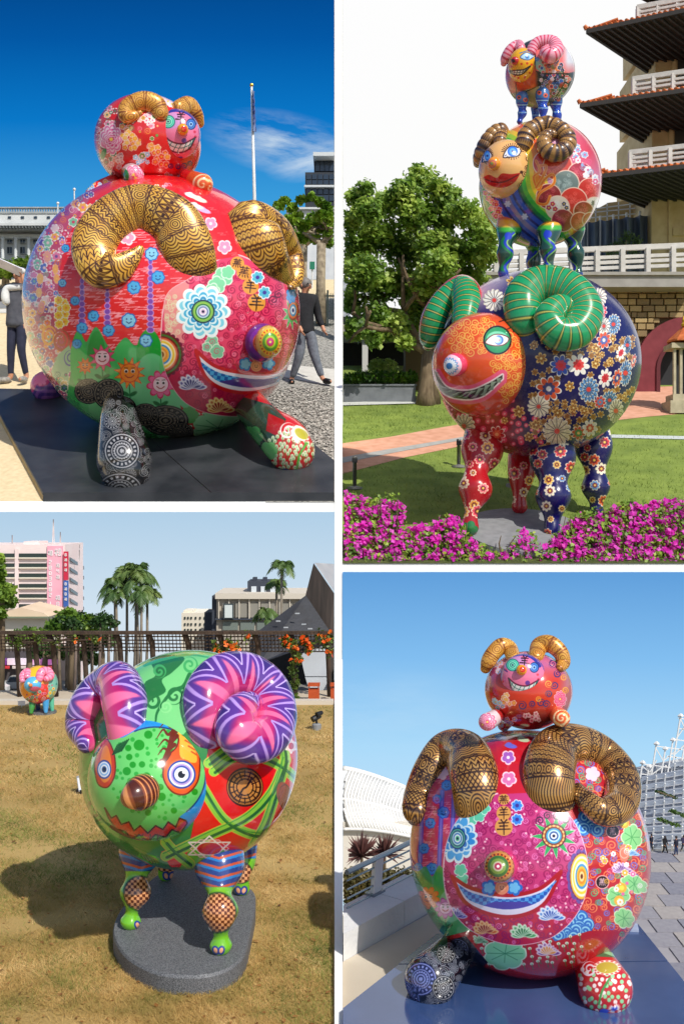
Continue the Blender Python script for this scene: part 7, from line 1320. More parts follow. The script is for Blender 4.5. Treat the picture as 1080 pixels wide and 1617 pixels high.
# --- office block
Yo = 17.; opink = M('pink_wall', (236, 214, 210), (244, 226, 222), scale=2, rough=.85); stripm = glass('strip_window', (44, 58, 58), .2); ocream = M('cream_wall', (226, 216, 196), (236, 228, 210), scale=2, rough=.9)
bo = thing('office_block', 'pale pink office block with dark strip windows and vertical signs', 'building', (P(50, 1000, Yo)[0], Yo, 0))
def ob_(name, m_, x0, x1, y0, y1, dy=0., dep=.05, par=None): mb = MB(); pix_box(mb, x0, x1, y0, y1, Yo+dy, dep); return mb.build(name, m_, par or bo)
ob_('wall', opink, -40, 103, 860, 1085, 0, 1.2)
q = [P(103, 1085, Yo), P(131, 1085, Yo+1.5), P(131, 884, Yo+1.5), P(103, 860, Yo)]; MB().prism(q, [p+np.array([-.3, .2, 0]) for p in q]).build('side_wall', opink, bo)
for r_, y in enumerate((874, 889.5, 905.5, 922, 938, 954)):
    for x0, x1 in ((-30, 23.5), (30.5, 74)): ob_('window', stripm, x0, x1, y, y+6.2, -.02); ob_('sill', ocream, x0-.5, x1+.5, y+6.3, y+8.2, -.05, .06)
    y2 = y+5; d0, d1 = P(109, y2+4, Yo+.3), P(130.5, y2+18, Yo+1.45); q = [P(109, y2+6, Yo+.3), P(130.5, y2+20.5, Yo+1.45), P(130.5, y2+15, Yo+1.45), P(109, y2+1, Yo+.3)]
    if r_ < 5: MB().prism([p+np.array([.05, -.06, 0]) for p in q], [p+np.array([.0, .05, 0]) for p in q]).build('window', stripm, bo)
ob_('parapet', opink, 38, 63, 855, 861, .1, .5); ob_('pilaster', opink, 24, 30, 866, 1000, -.03, .04)
sgp = ob_('sign_panel', M('sign_pink', (240, 170, 188), (244, 180, 196), scale=3, rough=.7), 75, 99.5, 862, 958, -.03, .04)
def strokes(mb, px, py, r, segs, Y, th=1.4):
    for a, b in segs: mb.bar(P(px+a[0]*r, py+a[1]*r, Y), P(px+b[0]*r, py+b[1]*r, Y), th*Y/F, .01, up=(0, 1, 0))
letter = M('sign_letter', (250, 244, 244), rough=.6); ZU = [((-.8, -.5), (-.1, -.6)), ((-.45, -.9), (-.45, .9)), ((-.45, -.2), (-.85, .4)), ((-.45, -.2), (-.1, .3)), ((.15, -.8), (.15, .8)), ((.75, -.8), (.75, .8)), ((.15, -.8), (.75, -.8)), ((.15, -.3), (.75, -.3)), ((.15, .25), (.75, .25)), ((0, .85), (.9, .85))]
DG7 = {'0': [((-.5, -.9), (.5, -.9)), ((.5, -.9), (.5, .9)), ((.5, .9), (-.5, .9)), ((-.5, .9), (-.5, -.9))], '3': [((-.5, -.9), (.5, -.9)), ((.5, -.9), (.5, .9)), ((-.5, .9), (.5, .9)), ((-.4, 0), (.5, 0))], '8': [((-.5, -.9), (.5, -.9)), ((.5, -.9), (.5, .9)), ((.5, .9), (-.5, .9)), ((-.5, .9), (-.5, -.9)), ((-.5, 0), (.5, 0))], '2': [((-.5, -.9), (.5, -.9)), ((.5, -.9), (.5, 0)), ((.5, 0), (-.5, 0)), ((-.5, 0), (-.5, .9)), ((-.5, .9), (.5, .9))], '4': [((-.5, -.9), (-.5, 0)), ((-.5, 0), (.5, 0)), ((.5, -.9), (.5, .9))], '1': [((0, -.9), (0, .9))]}
mb = MB(); strokes(mb, 80, 873, 4.2, ZU, Yo-.036); strokes(mb, 92, 872, 6, ZU, Yo-.036, 1.5)
for i, ch in enumerate('2803082'): strokes(mb, 80, 888+i*8.6, 3, DG7[ch], Yo-.036, 1.2)
mb.add([P(79.6, 950, Yo-.036), P(81, 950, Yo-.036), P(81, 956, Yo-.036), P(79.6, 956, Yo-.036)], [(0, 1, 2, 3)])
for i in range(3): strokes(mb, 92, 893+i*9, 3.2, ZU if i != 1 else DG7['4'], Yo-.036, .9)
strokes(mb, 92, 944, 4, ZU, Yo-.036, 1.); strokes(mb, 92, 954, 3.4, DG7['8'], Yo-.036, 1.); mb.build('lettering', letter, sgp)
for (nm, c, y0, y1) in (('sign_panel', (206, 40, 70), 871, 916), ('sign_panel', (60, 100, 176), 917, 958)):
    o = ob_(nm, M('vsign_%d' % y0, c, rough=.6), 101, 107.5, y0, y1, -.08, .06); mb = MB()
    for i in range(4): strokes(mb, 104.3, y0+5+i*8, 2.2, ZU if i % 2 else DG7['8'], Yo-.087, .8)
    mb.build('lettering', letter, o)
for x, y0, w_ in ((85, 820, 2.6), (96, 840, 1.), (20, 845, .6), (126, 868, .6)):
    mb = MB(); Ya = Yo+.4; c1, c2 = P(x-w_*.6, 862 if x < 120 else 886, Ya), P(x, y0, Ya)
    mb.bar(c1, c2, .012); mb.bar(P(x+w_*.6, 862 if x < 120 else 886, Ya), c2, .012)
    for j in range(6): t_ = j/6; mb.bar(P(x-w_*.6*(1-t_), y0+(862-y0)*(1-t_), Ya), P(x+w_*.6*(1-t_), y0+(862-y0)*(1-t_)-3, Ya), .008)
    mb.build('antenna_mast', M('mast_red_white_%d' % x, (214, 190, 186), (230, 224, 222), scale=6, rough=.5), bo)
hl = thing('low_hall', 'cream low building with a shallow gabled roof under the office block', 'building', (P(35, 1000, 15.6)[0], 15.6, 0))
def lb_(name, m_, x0, x1, y0, y1, Y, dep, par): mb = MB(); pix_box(mb, x0, x1, y0, y1, Y, dep); return mb.build(name, m_, par)
lb_('wall', ocream, -40, 76, 975, 1088, 15.6, .8, hl); q = [P(-20, 974, 15.5), P(78, 974, 15.5), P(70, 968, 15.5), P(33, 959, 15.5), P(-6, 972, 15.5)]; MB().prism(q, [p+np.array([0, 1, 0]) for p in q]).build('roof', M('pale_roof', (222, 196, 166), (232, 208, 180), scale=2, rough=.9), hl); lb_('eave', M('eave_green', (120, 130, 106), rough=.8), -40, 78, 974, 976.5, 15.45, .1, hl)
# shops with signs and awnings
shp = thing('shop_row', 'row of shops with purple fascia signs and red awning behind the cars', 'building', (P(40, 1080, 15.2)[0], 15.2, 0)); lb_('wall', M('shop_dark', (60, 54, 58), (90, 84, 86), scale=3, rough=.8), -40, 120, 1028, 1092, 15.25, .3, shp)
for x0, x1, c in ((-8, 11, (120, 60, 150)), (12, 44, (240, 226, 240)), (46, 64, (226, 160, 210)), (66, 90, (170, 100, 170))): o = lb_('sign_panel', M('shop_sign_%d' % x0, c, (230, 220, 230), scale=9, rough=.6, lo=.55, hi=.7), x0, x1, 1040, 1050, 15.15, .06, shp)
for x0, x1, c in ((-8, 16, (200, 40, 40)), (20, 60, (206, 190, 180)), (62, 90, (170, 60, 60))): q = [P(x0, 1052, 15.2), P(x1, 1052, 15.2), P(x1, 1056, 14.95), P(x0, 1056, 14.95)]; MB().prism(q, [p+np.array([0, 0, .012]) for p in q]).build('awning', M('awning_%d' % x0, c, rough=.8), shp)
red_ = M('car_red', (170, 40, 36), rough=.25, coat=.6); silver = M('car_silver', (170, 176, 180), rough=.3, metal=.3, coat=.6)
car('parked_car', 'silver people carrier parked behind the far small sheep', 6, 40, 1092, 24, 13.4, silver, 'cars parked beyond the lawn'); car('parked_car', 'white car parked at the frame edge next to the silver one', -22, 12, 1096, 22, 13., carw, 'cars parked beyond the lawn'); car('parked_car', 'dark red car mostly hidden behind the far small sheep', 44, 84, 1092, 20, 14., red_, 'cars parked beyond the lawn')
# --- flats, grey building
wf = thing('white_flats', 'small distant cream flats with tiny windows between palms and grey building', 'building', (P(310, 1000, 18)[0], 18, 0)); lb_('wall', ocream, 287, 338, 968, 1080, 18, .8, wf); lb_('parapet', ocream, 290, 306, 964, 968, 18.1, .4, wf)
for y in (974, 984, 993, 1006): [lb_('window', stripm, x, x+2.6, y, y+3.4, 17.98, .03, wf) for x in (291, 296, 301, 308, 315, 322)]
gf = thing('grey_building', 'grey cream building with glazed upper storey and dark rooftop block', 'building', (P(400, 1000, 16.5)[0], 16.5, 0)); gcm = M('warm_grey', (176, 166, 150), (192, 182, 168), scale=2, rough=.85); gcl = glass('grey_glass', (150, 146, 136), .25); dgr = M('dark_grey_wall', (60, 66, 78), rough=.8); lgt = M('light_coping', (214, 204, 188), rough=.8)
lb_('wall', gcm, 342, 492, 946, 1085, 16.5, 1., gf); lb_('coping', lgt, 340, 494, 937, 945.8, 16.4, 1.2, gf); lb_('side_wall', dgr, 335, 342, 941, 1085, 16.55, .9, gf); lb_('ledge', dgr, 340, 494, 977, 979, 16.42, .2, gf); lb_('annex', dgr, 323, 336, 967, 1080, 16.9, .6, gf)
for x0, x1 in ((352, 370), (372, 390), (392, 410), (412, 434), (444, 462), (464, 480)): lb_('window', gcl, x0, x1, 953, 975, 16.46, .06, gf)
for x0, x1 in ((352, 376), (380, 402), (406, 434)): lb_('window', M('lower_glass_%d' % x0, (120, 130, 124), rough=.2), x0, x1, 982, 995, 16.46, .06, gf)
o = lb_('billboard', M('billboard_frame', (60, 70, 74), rough=.6), 353, 369, 953.5, 977.5, 16.36, .04, gf); lb_('poster', M('poster_pale', (214, 222, 220), rough=.6), 355, 367, 955.5, 975.5, 16.345, .01, o)
lb_('roof_block', dgr, 391, 434, 918, 938, 16.7, .6, gf); [lb_('window', M('roof_pane_%d' % x, (206, 214, 220), rough=.3), x, x+8, 926, 935, 16.68, .03, gf) for x in (397, 412, 427)]; [lb_('chimney', dgr, x, x+6, 912, 918, 16.8, .2, gf) for x in (399, 415)]
for i in range(9): lb_('pilaster', lgt, 345+i*16, 346.6+i*16, 946, 977, 16.44, .05, gf)
# --- dark pitched hall on the right
dh = thing('dark_hall', 'black slate pitched hall with a metal roof edge and pale panel wall', 'building', (P(500, 1100, 13.2)[0], 13.2, 0)); slate = M('slate_black', (27, 29, 36), (38, 41, 50), scale=6, rough=.6, bump=.2, bscale=30); tim = M('dark_timber', (52, 46, 42), (72, 62, 56), scale=4, rough=.85, stretch=(6, 1, .4)); met = M('metal_roof', (206, 210, 214), (190, 196, 202), scale=3, rough=.35, metal=.3)
def slab(name, m_, pts, dep=(0, .12, 0)): q = [P(*p) for p in pts]; return MB().prism(q, [p+np.array(dep) for p in q]).build(name, m_, dh)
slab('gable_wall', tim, [(495, 890, 13.6), (527.6, 938, 13.4), (527.6, 1107, 13.2), (519, 1107, 13.2), (520, 998, 13.3), (482, 942, 13.55)])
slab('roof', slate, [(483, 940, 13.5), (521, 997, 13.2), (470, 1026, 12.9), (410, 1047, 12.7), (398, 1004, 13.)], (0, .1, -.02))
slab('roof', met, [(497, 889, 13.7), (527.6, 891, 14.4), (527.6, 934, 13.45)], (0, .08, .0)); slab('inner_wall', dk, [(395, 1104, 13.9), (527.6, 1104, 13.9), (527.6, 1000, 13.9), (395, 1010, 13.9)]); 
for pts in ([(474, 1034, 13.05), (518, 1018, 13.1), (517, 1068, 13.1), (482, 1068, 13.05)], [(482, 1069.5, 13.05), (517, 1069.5, 13.1), (516, 1107, 13.1), (494, 1107, 13.05)]): slab('wall_panel', M('pale_wall_panel', (176, 180, 184), (190, 194, 198), scale=2, rough=.8), pts, (0, .06, 0))
rl = [(440, 980), (452, 990), (470, 968), (480, 985), (432, 1000), (462, 1006), (490, 992)]
for x, y in rl: u = (y-940)/100; mb = MB(); c_ = P(x, y, 13.2-.25*u); mb.box(c_[0]-.03, c_[0]+.03, c_[1]-.06, c_[1]-.05, c_[2]-.008, c_[2]+.008); mb.build('roof_clip', met, dh)
# --- orange bin
ob2 = thing('litter_bin', 'rust orange litter bin with a small roof by the pergola post', 'bin', P(496, 1108, 11.)); cor = M('corten_orange', (196, 84, 30), (170, 66, 24), scale=6, rough=.7); Yn = gY('LO', 1108); lb_('body', cor, 487, 504, 1089, 1108, Yn, .12, ob2); lb_('roof', cor, 486, 505, 1081, 1084, Yn-.01, .14, ob2); [lb_('post', cor, x, x+1.6, 1084, 1089, Yn+.01, .02, ob2) for x in (487.5, 502)]
ob3 = thing('litter_bin', 'second rust orange bin cut off beside the dark hall', 'bin', P(525, 1108, 11.)); lb_('body', cor, 522, 527.7, 1089, 1108, Yn, .12, ob3); lb_('roof', cor, 521.4, 527.8, 1081, 1084, Yn-.01, .14, ob3); lb_('post', cor, 522.5, 524, 1084, 1089, Yn+.01, .02, ob3)
# ------------------------------------------------------------------ lower right: promenade, ram on a mirror dark platform
xb_ = lambda Y: rad(541, Y)
prom = M('promenade_stone', (146, 144, 150), (172, 168, 170), scale=1.6, rough=.85, bump=.12, bscale=40)
f0, f1 = gp('LO', 541.4, 1520), gp('LO', 690, 1433); dv = (f1-f0)/np.linalg.norm(f1-f0); nv = np.array([-dv[1], dv[0], 0])
b0, b1 = f0+nv*.2, f1+nv*.2; b2 = b1+dv*((6.16-b1[1])/dv[1])
while proj(b0)[0] < 541.6: b0 = b0+dv*.004
tag(MB().add([(xb_(3), 3, 0), (7, 3, 0), (7, 6.16, 0), tuple(b2), tuple(b0), (xb_(b0[1]), b0[1], 0)], [(0, 1, 2, 3, 4, 5)]).build('promenade', prom), kind='structure')
beigep = M('beige_paving', (196, 182, 160), (208, 196, 176), scale=2, rough=.9, bump=.1)
sheet('path', 'LO', [(541.2, 1519), (690, 1436), (720, 1450), (690, 1490), (541.2, 1600)], beigep, .004)
tilem = [M('paver_%s' % n, c, d, scale=5, rough=.85, bump=.1) for n, c, d in (('grey', (140, 138, 146), (152, 150, 156)), ('warm', (158, 152, 150), (170, 164, 160)), ('cool', (126, 126, 138), (140, 140, 150)))]
pv = thing('paving', 'grey lavender paving slabs of the promenade beside the platform', 'paving', (2.2, 4.8, 0)); q = random.Random(4); pm_ = [MB().hexa([(-.5, -.5, -.02), (.5, -.5, -.02), (.5, .5, -.02), (-.5, .5, -.02), (-.49, -.49, .008), (.49, -.49, .008), (.49, .49, .008), (-.49, .49, .008)]).mesh('paver', m_, np.zeros(3)) for m_ in tilem]; np_ = 0
for j in range(13):
    for i in range(14):
        Y = 4.05+j*.165; X = rad(1000, 5.1)+.0+i*.15-(j % 2)*.075
        if X < rad(1004, 5.14)+(5.14-Y)*.06 or rad(1095, Y) < X-.1: continue
        o = bpy.data.objects.new('paver', q.choice(pm_)); COL.objects.link(o); o.parent = pv; o.location = (X-2.2, Y-4.8, q.uniform(-.002, .002)); o.scale = (.145, .16, 1)
# platform with joints, glossy; sky reflection's blue put into its base colour
mir = M('sky_tinted_black', (48, 70, 116), (66, 90, 138), scale=2, detail=10, rough=.16, bump=.015, bscale=6, spec=.9, coat=.5)
ZB = .06; pf = thing('platform', 'low dark glossy platform tinted sky blue under the big ram on the promenade', 'platform', gp('LO', 830, 1560))
def ob3_(px, py): return onz(px, py, ZB)
# corners of the platform
Q = [ob3_(541.4, 1592), ob3_(690, 1474), ob3_(1006, 1458), ob3_(1088, 1560), ob3_(1088, 1625), ob3_(541.4, 1625)]
jl0, jl1 = ob3_(560, 1528+50), ob3_(1060, 1526)
def lerp3(a, b, t): return a+(b-a)*t
pa = lerp3(Q[1], Q[0], .45); pb = lerp3(Q[2], Q[3], .62); g_ = np.array([0, .004, 0])
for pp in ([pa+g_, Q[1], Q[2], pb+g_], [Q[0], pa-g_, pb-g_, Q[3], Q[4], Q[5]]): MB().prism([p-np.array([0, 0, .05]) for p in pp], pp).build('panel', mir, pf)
MB().prism([p*[1, 1, 0]+np.array([0, 0, -.01]) for p in Q], [p-np.array([0, 0, .052]) for p in Q]).build('base', M('platform_side', (40, 44, 54), rough=.5), pf)
nt_ = thing('notice_plate', 'small pale information plate lying on the rear corner of the platform', 'sign', ob3_(1003, 1468)); p4 = [ob3_(986, 1471), ob3_(990, 1462), ob3_(1006, 1462), ob3_(1008, 1472)]; MB().prism(p4, [p+np.array([0, 0, .012]) for p in p4]).build('plate', M('plate_grey', (150, 164, 196), (170, 182, 208), scale=14, rough=.4), nt_)
# white wall, railing
ww_ = thing('white_wall', 'thick low white wall with a flat top under the steel railing', 'wall', gp('LO', 600, 1490)); stuc = M('white_stucco', (232, 232, 230), (222, 222, 222), scale=6, rough=.9, bump=.2, bscale=40)
hh = .13
def fix(p, lim=541.6):
    while proj(p)[0] < lim: p = p+dv*.004
    return p
def wallseg(a, b): A, B = f0+dv*a, f0+dv*b; q = [fix(A), B, B+nv*.21, fix(A+nv*.21)]; MB().prism(q, [p+np.array([0, 0, hh]) for p in q]).build('wall_block', stuc, ww_)
L_ = np.linalg.norm(f1-f0); wallseg(0, L_*.62); wallseg(L_*.62+.006, L_)
rl_ = thing('railing', 'steel railing with a broad white post and thin wires above the white wall', 'railing', f0+nv*.17+np.array([0, 0, hh])); stl = M('steel_tube', (150, 160, 170), rough=.25, metal=.8)
rb = f0+nv*.17+np.array([0, 0, hh]); rh = (1447-1387)*rb[1]/F
for k, (z, r) in enumerate(((1., .014), (.77, .005), (.52, .005), (.27, .005), (.02, .005))): MB().tube([fix(rb+np.array([0, 0, rh*z]), 547), rb+dv*L_*1.15+np.array([0, 0, rh*z])], r, 8).build('rail' if k == 0 else 'wire', stl, rl_)
pq = fix(rb, 596)-np.array([0, .02, 0]); q = [pq-dv*.035, pq+dv*.03, pq+dv*.03+nv*.025, pq-dv*.035+nv*.025]; MB().prism(q, [p+dv*.02+np.array([0, 0, rh*1.0]) for p in q]).build('post', stuc, rl_); q = [pq-dv*.05-nv*.01, pq+dv*.05-nv*.01, pq+dv*.05+nv*.05, pq-dv*.05+nv*.05]; MB().prism([p-np.array([0, 0, .004]) for p in q], [p+np.array([0, 0, .012]) for p in q]).build('base_plate', stl, rl_)
# hedge and spiky plants
hb = leaf_mat('hedge_brown_green', (66, 62, 32), (130, 112, 60), (88, 84, 44), scale=7); hd_ = thing('hedge', 'dark brown green hedge growing behind the steel railing', 'hedge', P(600, 1440, 6.3)); cs = [P(x, y, 6.3) for x in range(548, 680, 14) for y in (1384, 1400, 1418, 1436)]; pts = blob_points(cs, np.array([[.05, .09, .05]]*len(cs)), 9000, rng, .0); quadmesh('foliage', leaves(pts, .028, .6), hb, hd_, win=(541.4, 720, 1300, 1520)); mb = MB(); [mb.tube([P(x, 1452, 6.3), P(x+3, 1390, 6.3)], .006, 5) for x in range(550, 680, 14)]; mb.build('stem', bark, hd_, kind='stuff')
sp1 = leaf_mat('cordyline_leaf', (66, 40, 40), (140, 96, 90), (98, 62, 58), scale=8, transl=.12)
for i, (x, y, n, R, lb) in enumerate(((571, 1352, 85, 42, 'spiky dark red cordyline nearest the gutter side behind the railing'), (607, 1350, 75, 38, 'spiky dark red cordyline beside the flank of the ram'))):
    r_ = np.random.default_rng(50+i); c = P(x, y, 6.5); k = 6.5/F; t = thing('cordyline_plant', ['spiky purple brown cordyline behind the white railing post', 'spiky purple brown cordyline next to the flank of the big ram'][i], 'plant', P(x, 1395, 6.5), 'cordylines behind the railing'); pieces = []
    for j in range(n):
        a = r_.uniform(0, 6.28); el = r_.uniform(-.25, 1.5); d = np.array([math.cos(a)*math.cos(el), math.sin(a)*math.cos(el)*.8, math.sin(el)]); L = R*k*r_.uniform(.75, 1.1); s_ = np.cross(d, r_.normal(size=3)); s_ /= np.linalg.norm(s_); w_ = 1.9*k; b = c+d*2*k; m_ = c+d*L*.55; e = c+d*L-np.array([0, 0, .12*L*(1-el/1.6)])
        fold = np.cross(d, s_)*.6*k
        mb = MB(); mb.add([b-s_*w_*.6, b+fold, b+s_*w_*.6, m_-s_*w_, m_+fold, m_+s_*w_, e], [(0, 1, 4, 3), (1, 2, 5, 4), (3, 4, 6), (4, 5, 6)]); mb.clip(x0=541.4)
        if mb.f: mb.build('leaf', sp1, t)
    MB().tube([P(x, 1400, 6.5), c], [3*k, 2.4*k], 7).build('trunk', bark, t)
# white ribbed vault building on the left
wv = thing('ribbed_hall', 'long white vaulted hall with rows of curved ribs behind the cordylines', 'building', (P(590, 1300, 12)[0], 12, 0)); vw = M('white_concrete_rib', (226, 226, 224), (236, 236, 234), scale=3, rough=.85); vg = M('terrace_shade', (160, 170, 186), (184, 192, 202), scale=4, rough=.5); vpale = M('pale_shell', (206, 212, 218), (222, 226, 230), scale=3, rough=.8)
Yv = 12.
def vy(x): t = (x-541)/110; return 1212+36*t**1.35          # ridge line falling away
sec = lambda x, f: P(x-14*f*(1-f)*2, vy(x)+f*(96-(x-541)*.22), Yv-.1-.9*math.sin(f*math.pi*.5))
xs_ = np.linspace(541.5, 668, 28); V = [sec(x, f) for x in xs_ for f in np.linspace(0, 1, 9)]; MB().add(V, [(i*9+j, i*9+j+1, (i+1)*9+j+1, (i+1)*9+j) for i in range(27) for j in range(8)]).build('vault', vpale, wv, smooth=True)
for i in range(24):
    x = 549+i*5.; mb = MB(); mb.tube([sec(x+16*abs(f-.45)-3, f)-np.array([0, .04, 0]) for f in np.linspace(0, 1, 10)], [.019]*10, 6); mb.clip(x0=541.4).build('rib', vw, wv, smooth=True)
for f in (0, .5, 1.): mb = MB(); mb.tube([sec(x, f)-np.array([0, .045, 0]) for x in xs_], .02 if f else .035, 6); mb.build('ring_beam', vw, wv, smooth=True)

lb_('base_wall', M('white_base', (226, 220, 208), (236, 230, 220), scale=2, rough=.9), 541.4, 690, 1298, 1420, 11.0, .5, wv)
# white terraces with planting and masts on the right
tb = thing('white_terraces', 'stepped white terraces with planting and open white truss masts along the promenade', 'building', (P(1040, 1330, 9)[0], 9, 0)); rows_ = 10
for i in range(rows_):
    f = i/(rows_-1); y0 = 1347-f*120; q = [P(1004+8*f, y0, 8.2+f*1.6), P(1130, y0-4-f*18, 7.8+f*1.6), P(1130, y0-9-f*18, 7.8+f*1.6), P(1006+8*f, y0-5, 8.2+f*1.6)]
    MB().prism(q, [p+np.array([0, .25, 0]) for p in q]).build('terrace_wall', M('terrace_pale_%d' % i, (178, 182, 188), (196, 198, 202), scale=6, rough=.85), tb); q2 = [P(1004+8*f, y0-6, 8.16+f*1.6), P(1130, y0-11-f*18, 7.76+f*1.6), P(1130, y0-17-f*18, 7.76+f*1.6), P(1006+8*f, y0-13, 8.16+f*1.6)]; MB().prism(q2, [p+np.array([0, .02, 0]) for p in q2]).build('shade_band', vg, tb)  # blue-grey bands hold the shade between terrace walls in their colour
    for j in range(8): u = (j+.5)/8; a_ = q[0]*(1-u)+q[1]*u; b_ = q2[3]*(1-u)+q2[2]*u; mb = MB(); mb.bar(a_-np.array([0, .03, 0]), b_-np.array([0, .03, 0]), .012); mb.build('fin', vw, tb)
for i, (x, y0, y1) in enumerate(((1074, 1130, 1222), (1088, 1128, 1225), (1036, 1174, 1232), (1050, 1182, 1236), (1062, 1168, 1230), (1014, 1204, 1244), (1024, 1210, 1246))):
    mb = MB(); mb.bar(P(x, y0, 9.6), P(x-15*(y1-y0)/92, y1, 9.6), .012); mb.build('mast', vw, tb); MB().lathe(P(x, y0, 9.6), [(.026, -.012), (.03, 0), (.008, .02)], 4).build('mast_cap', vw, tb)
for a_, b_ in (((1034, 1178), (1095, 1186)), ((1052, 1194), (1100, 1200)), ((1012, 1206), (1095, 1217)), ((1010, 1222), (1095, 1230)), ((1034, 1180), (1048, 1204)), ((1046, 1202), (1066, 1186)), ((1062, 1190), (1078, 1214)), ((1014, 1210), (1030, 1224)), ((1030, 1222), (1046, 1210)), ((1070, 1134), (1095, 1137)), ((1072, 1150), (1095, 1156)), ((1068, 1168), (1095, 1172)), ((1074, 1136), (1090, 1170)), ((1088, 1136), (1066, 1168)), ((1064, 1192), (1090, 1166)), ((1012, 1236), (1095, 1246)), ((1036, 1200), (1014, 1240)), ((1066, 1200), (1090, 1240))): mb = MB(); mb.bar(P(*a_, 9.6), P(*b_, 9.6), .009); mb.build('truss_bar', vw, tb)
for i, (x, y, lb) in enumerate(((1050, 1254, 'trailing green plant high on the white terraces'), (1072, 1285, 'trailing green plant in the middle of the white terraces'), (1054, 1298, 'small trailing plant low on the white terraces above the people'))):
    t = thing('trailing_plant', lb, 'plant', P(x, y, 8.1), 'plants on the white terraces'); pts = blob_points([P(x+dx, y+.35*dx, 7.9+.2*(i == 0)+.6*(i == 0)) for dx in (-12, -6, 0, 7, 14)], np.array([[.03, .03, .016]]*5), 220, rng, .0); quadmesh('foliage', leaves(pts, .022, .7), lf2, t); MB().tube([P(x-12, y-4, 8.1), P(x+14, y+5, 8.1)], .004, 5).build('stem', bark, t)
# people far along the promenade
JS = dict(JM); 
for i, (x, yb_, hp, top_m, leg_m, lb) in enumerate(((1028, 1343, 27, M('navy_coat', (36, 40, 58), rough=.9), M('jeans_dark', (40, 46, 66), rough=.9), 'person in navy coat walking away next to the flank of the ram'), (1049, 1349, 30, M('black_coat', (24, 24, 30), rough=.9), M('tights_black', (22, 22, 28), rough=.9), 'person in black coat with long dark hair walking between two others'), (1067, 1352, 33, M('blue_parka', (34, 38, 56), rough=.9), M('jeans_blue', (46, 60, 96), rough=.9), 'person in bulky dark blue parka walking on the promenade'), (1078, 1345, 27, M('violet_coat', (52, 46, 76), rough=.9), M('grey_trousers2', (50, 52, 66), rough=.9), 'person in violet grey coat half cut off at the frame edge'))):
    b = gp('LO', x, yb_); 
    person(lb, b, hp*b[1]/F, JM if i % 2 else {k: (-p[0]*.6, p[1], p[2]) for k, p in JM.items()}, dict(skin=sk, top=top_m, sleeve=1., legs=leg_m, loose=1.3, shoe=shoeb, hair=hairb, ink=ink, lip=lip), (.1, 1, 0), .06 if i == 1 else 0, 'people walking along the promenade')
# --- big ram
br = thing('ram_sculpture', 'huge red pink ram seen face on with gold horns on the glossy promenade platform', 'sculpture', ob3_(833, 1560))
Yr = 4.55; E = Ell(833, 1342, 186, 186, Yr, tex=1000, base=(188, 26, 44)); v = E.cv; q = random.Random(13)  # body red and face pink dulled, backlight's dimness put into the paint
v.poly([(640, 1180), (740, 1180), (730, 1380), (640, 1400)], (206, 50, 100)); [v.line([(x, y), (x+9, y-1), (x+4, y+3), (x+13, y+3)], .9, (250, 150, 175)) for x, y in [(q.uniform(650, 735), q.uniform(1200, 1390)) for _ in range(90)]]
for x0, y0, y1 in ((668, 1240, 1360), (698, 1250, 1370), (718, 1225, 1330)): v.line([(x0, y0), (x0-5, y1)], 7, (90, 80, 200)); v.line([(x0, y0), (x0-5, y1)], 3, (140, 120, 220))
for x, y, r in ((700, 1283, 9), (679, 1300, 8), (669, 1340, 8), (682, 1372, 9), (660, 1370, 7), (705, 1240, 8), (690, 1262, 7)): smiley(v, x, y, r, (60, 140, 230), (30, 80, 200))
v.poly(smooth([(640, 1380), (660, 1376), (672, 1368), (682, 1384), (694, 1366), (706, 1390), (722, 1400), (740, 1440), (745, 1475), (690, 1500), (640, 1450)], 4, True), (66, 160, 100)); [v.disc(x, y, rx, c, ry) for x, y, rx, ry, c in ((672, 1400, 10, 26, (30, 150, 60)), (696, 1400, 12, 30, (40, 160, 70)), (712, 1430, 20, 26, (110, 190, 140)))]
stemleaf(v, 676, 1432, 20); flowerface(v, 676, 1418, 17, (240, 130, 40), (226, 90, 30), (240, 130, 50), 9, False); stemleaf(v, 703, 1450, 20); flowerface(v, 703, 1434, 16, (210, 120, 200), (160, 60, 150), (240, 190, 230), 9, False)
# right flank
fl = [(905, 1200), (1020, 1200), (1025, 1460), (960, 1500), (905, 1470), (925, 1380)]
v.curls(scat(fl, 17, 3, .25), (240, 130, 80), (5, 9), 2, 3); v.curls(scat(fl, 23, 5, .3), (120, 110, 200), (5, 8), 2, 4); v.curls(scat(fl, 29, 8, .3), (90, 170, 120), (4, 7), 1.8, 5)
for cx, cy in ((929, 1297), (909, 1456), (890, 1465)):
    for dx, dy in ((-16, 6), (-6, -6), (8, -8), (18, 4), (4, 8), (-8, 12), (14, 14)): v.disc(cx+dx, cy+dy, 11, (40, 110, 200)); v.spiral(cx+dx, cy+dy, 9.5, 1.7, 2.6, (150, 215, 245), dx)
for x, y in ((967, 1313), (950.5, 1393)): v.disc(x, y, 11, (250, 180, 180)); v.disc(x, y, 9.5, (40, 24, 34)); glyph(v, x, y, 6, (240, 200, 210), 1, 1.2, kind='bei')
for x, y, r, sx in ((997, 1322, 22, .8), (1001, 1396, 24, .6), (976, 1414, 20, .9), (985, 1450, 18, .9)): v.petal(x, y, r, 7, (220, 240, 200), .2, r, sx); v.petal(x, y, r*.9, 7, (140, 215, 140), .2, r, sx); [v.line([(x, y), (x+sx*r*.7*math.cos(a), y+r*.7*math.sin(a))], 1, (70, 160, 90)) for a in np.arange(0, 6.2, .9)]
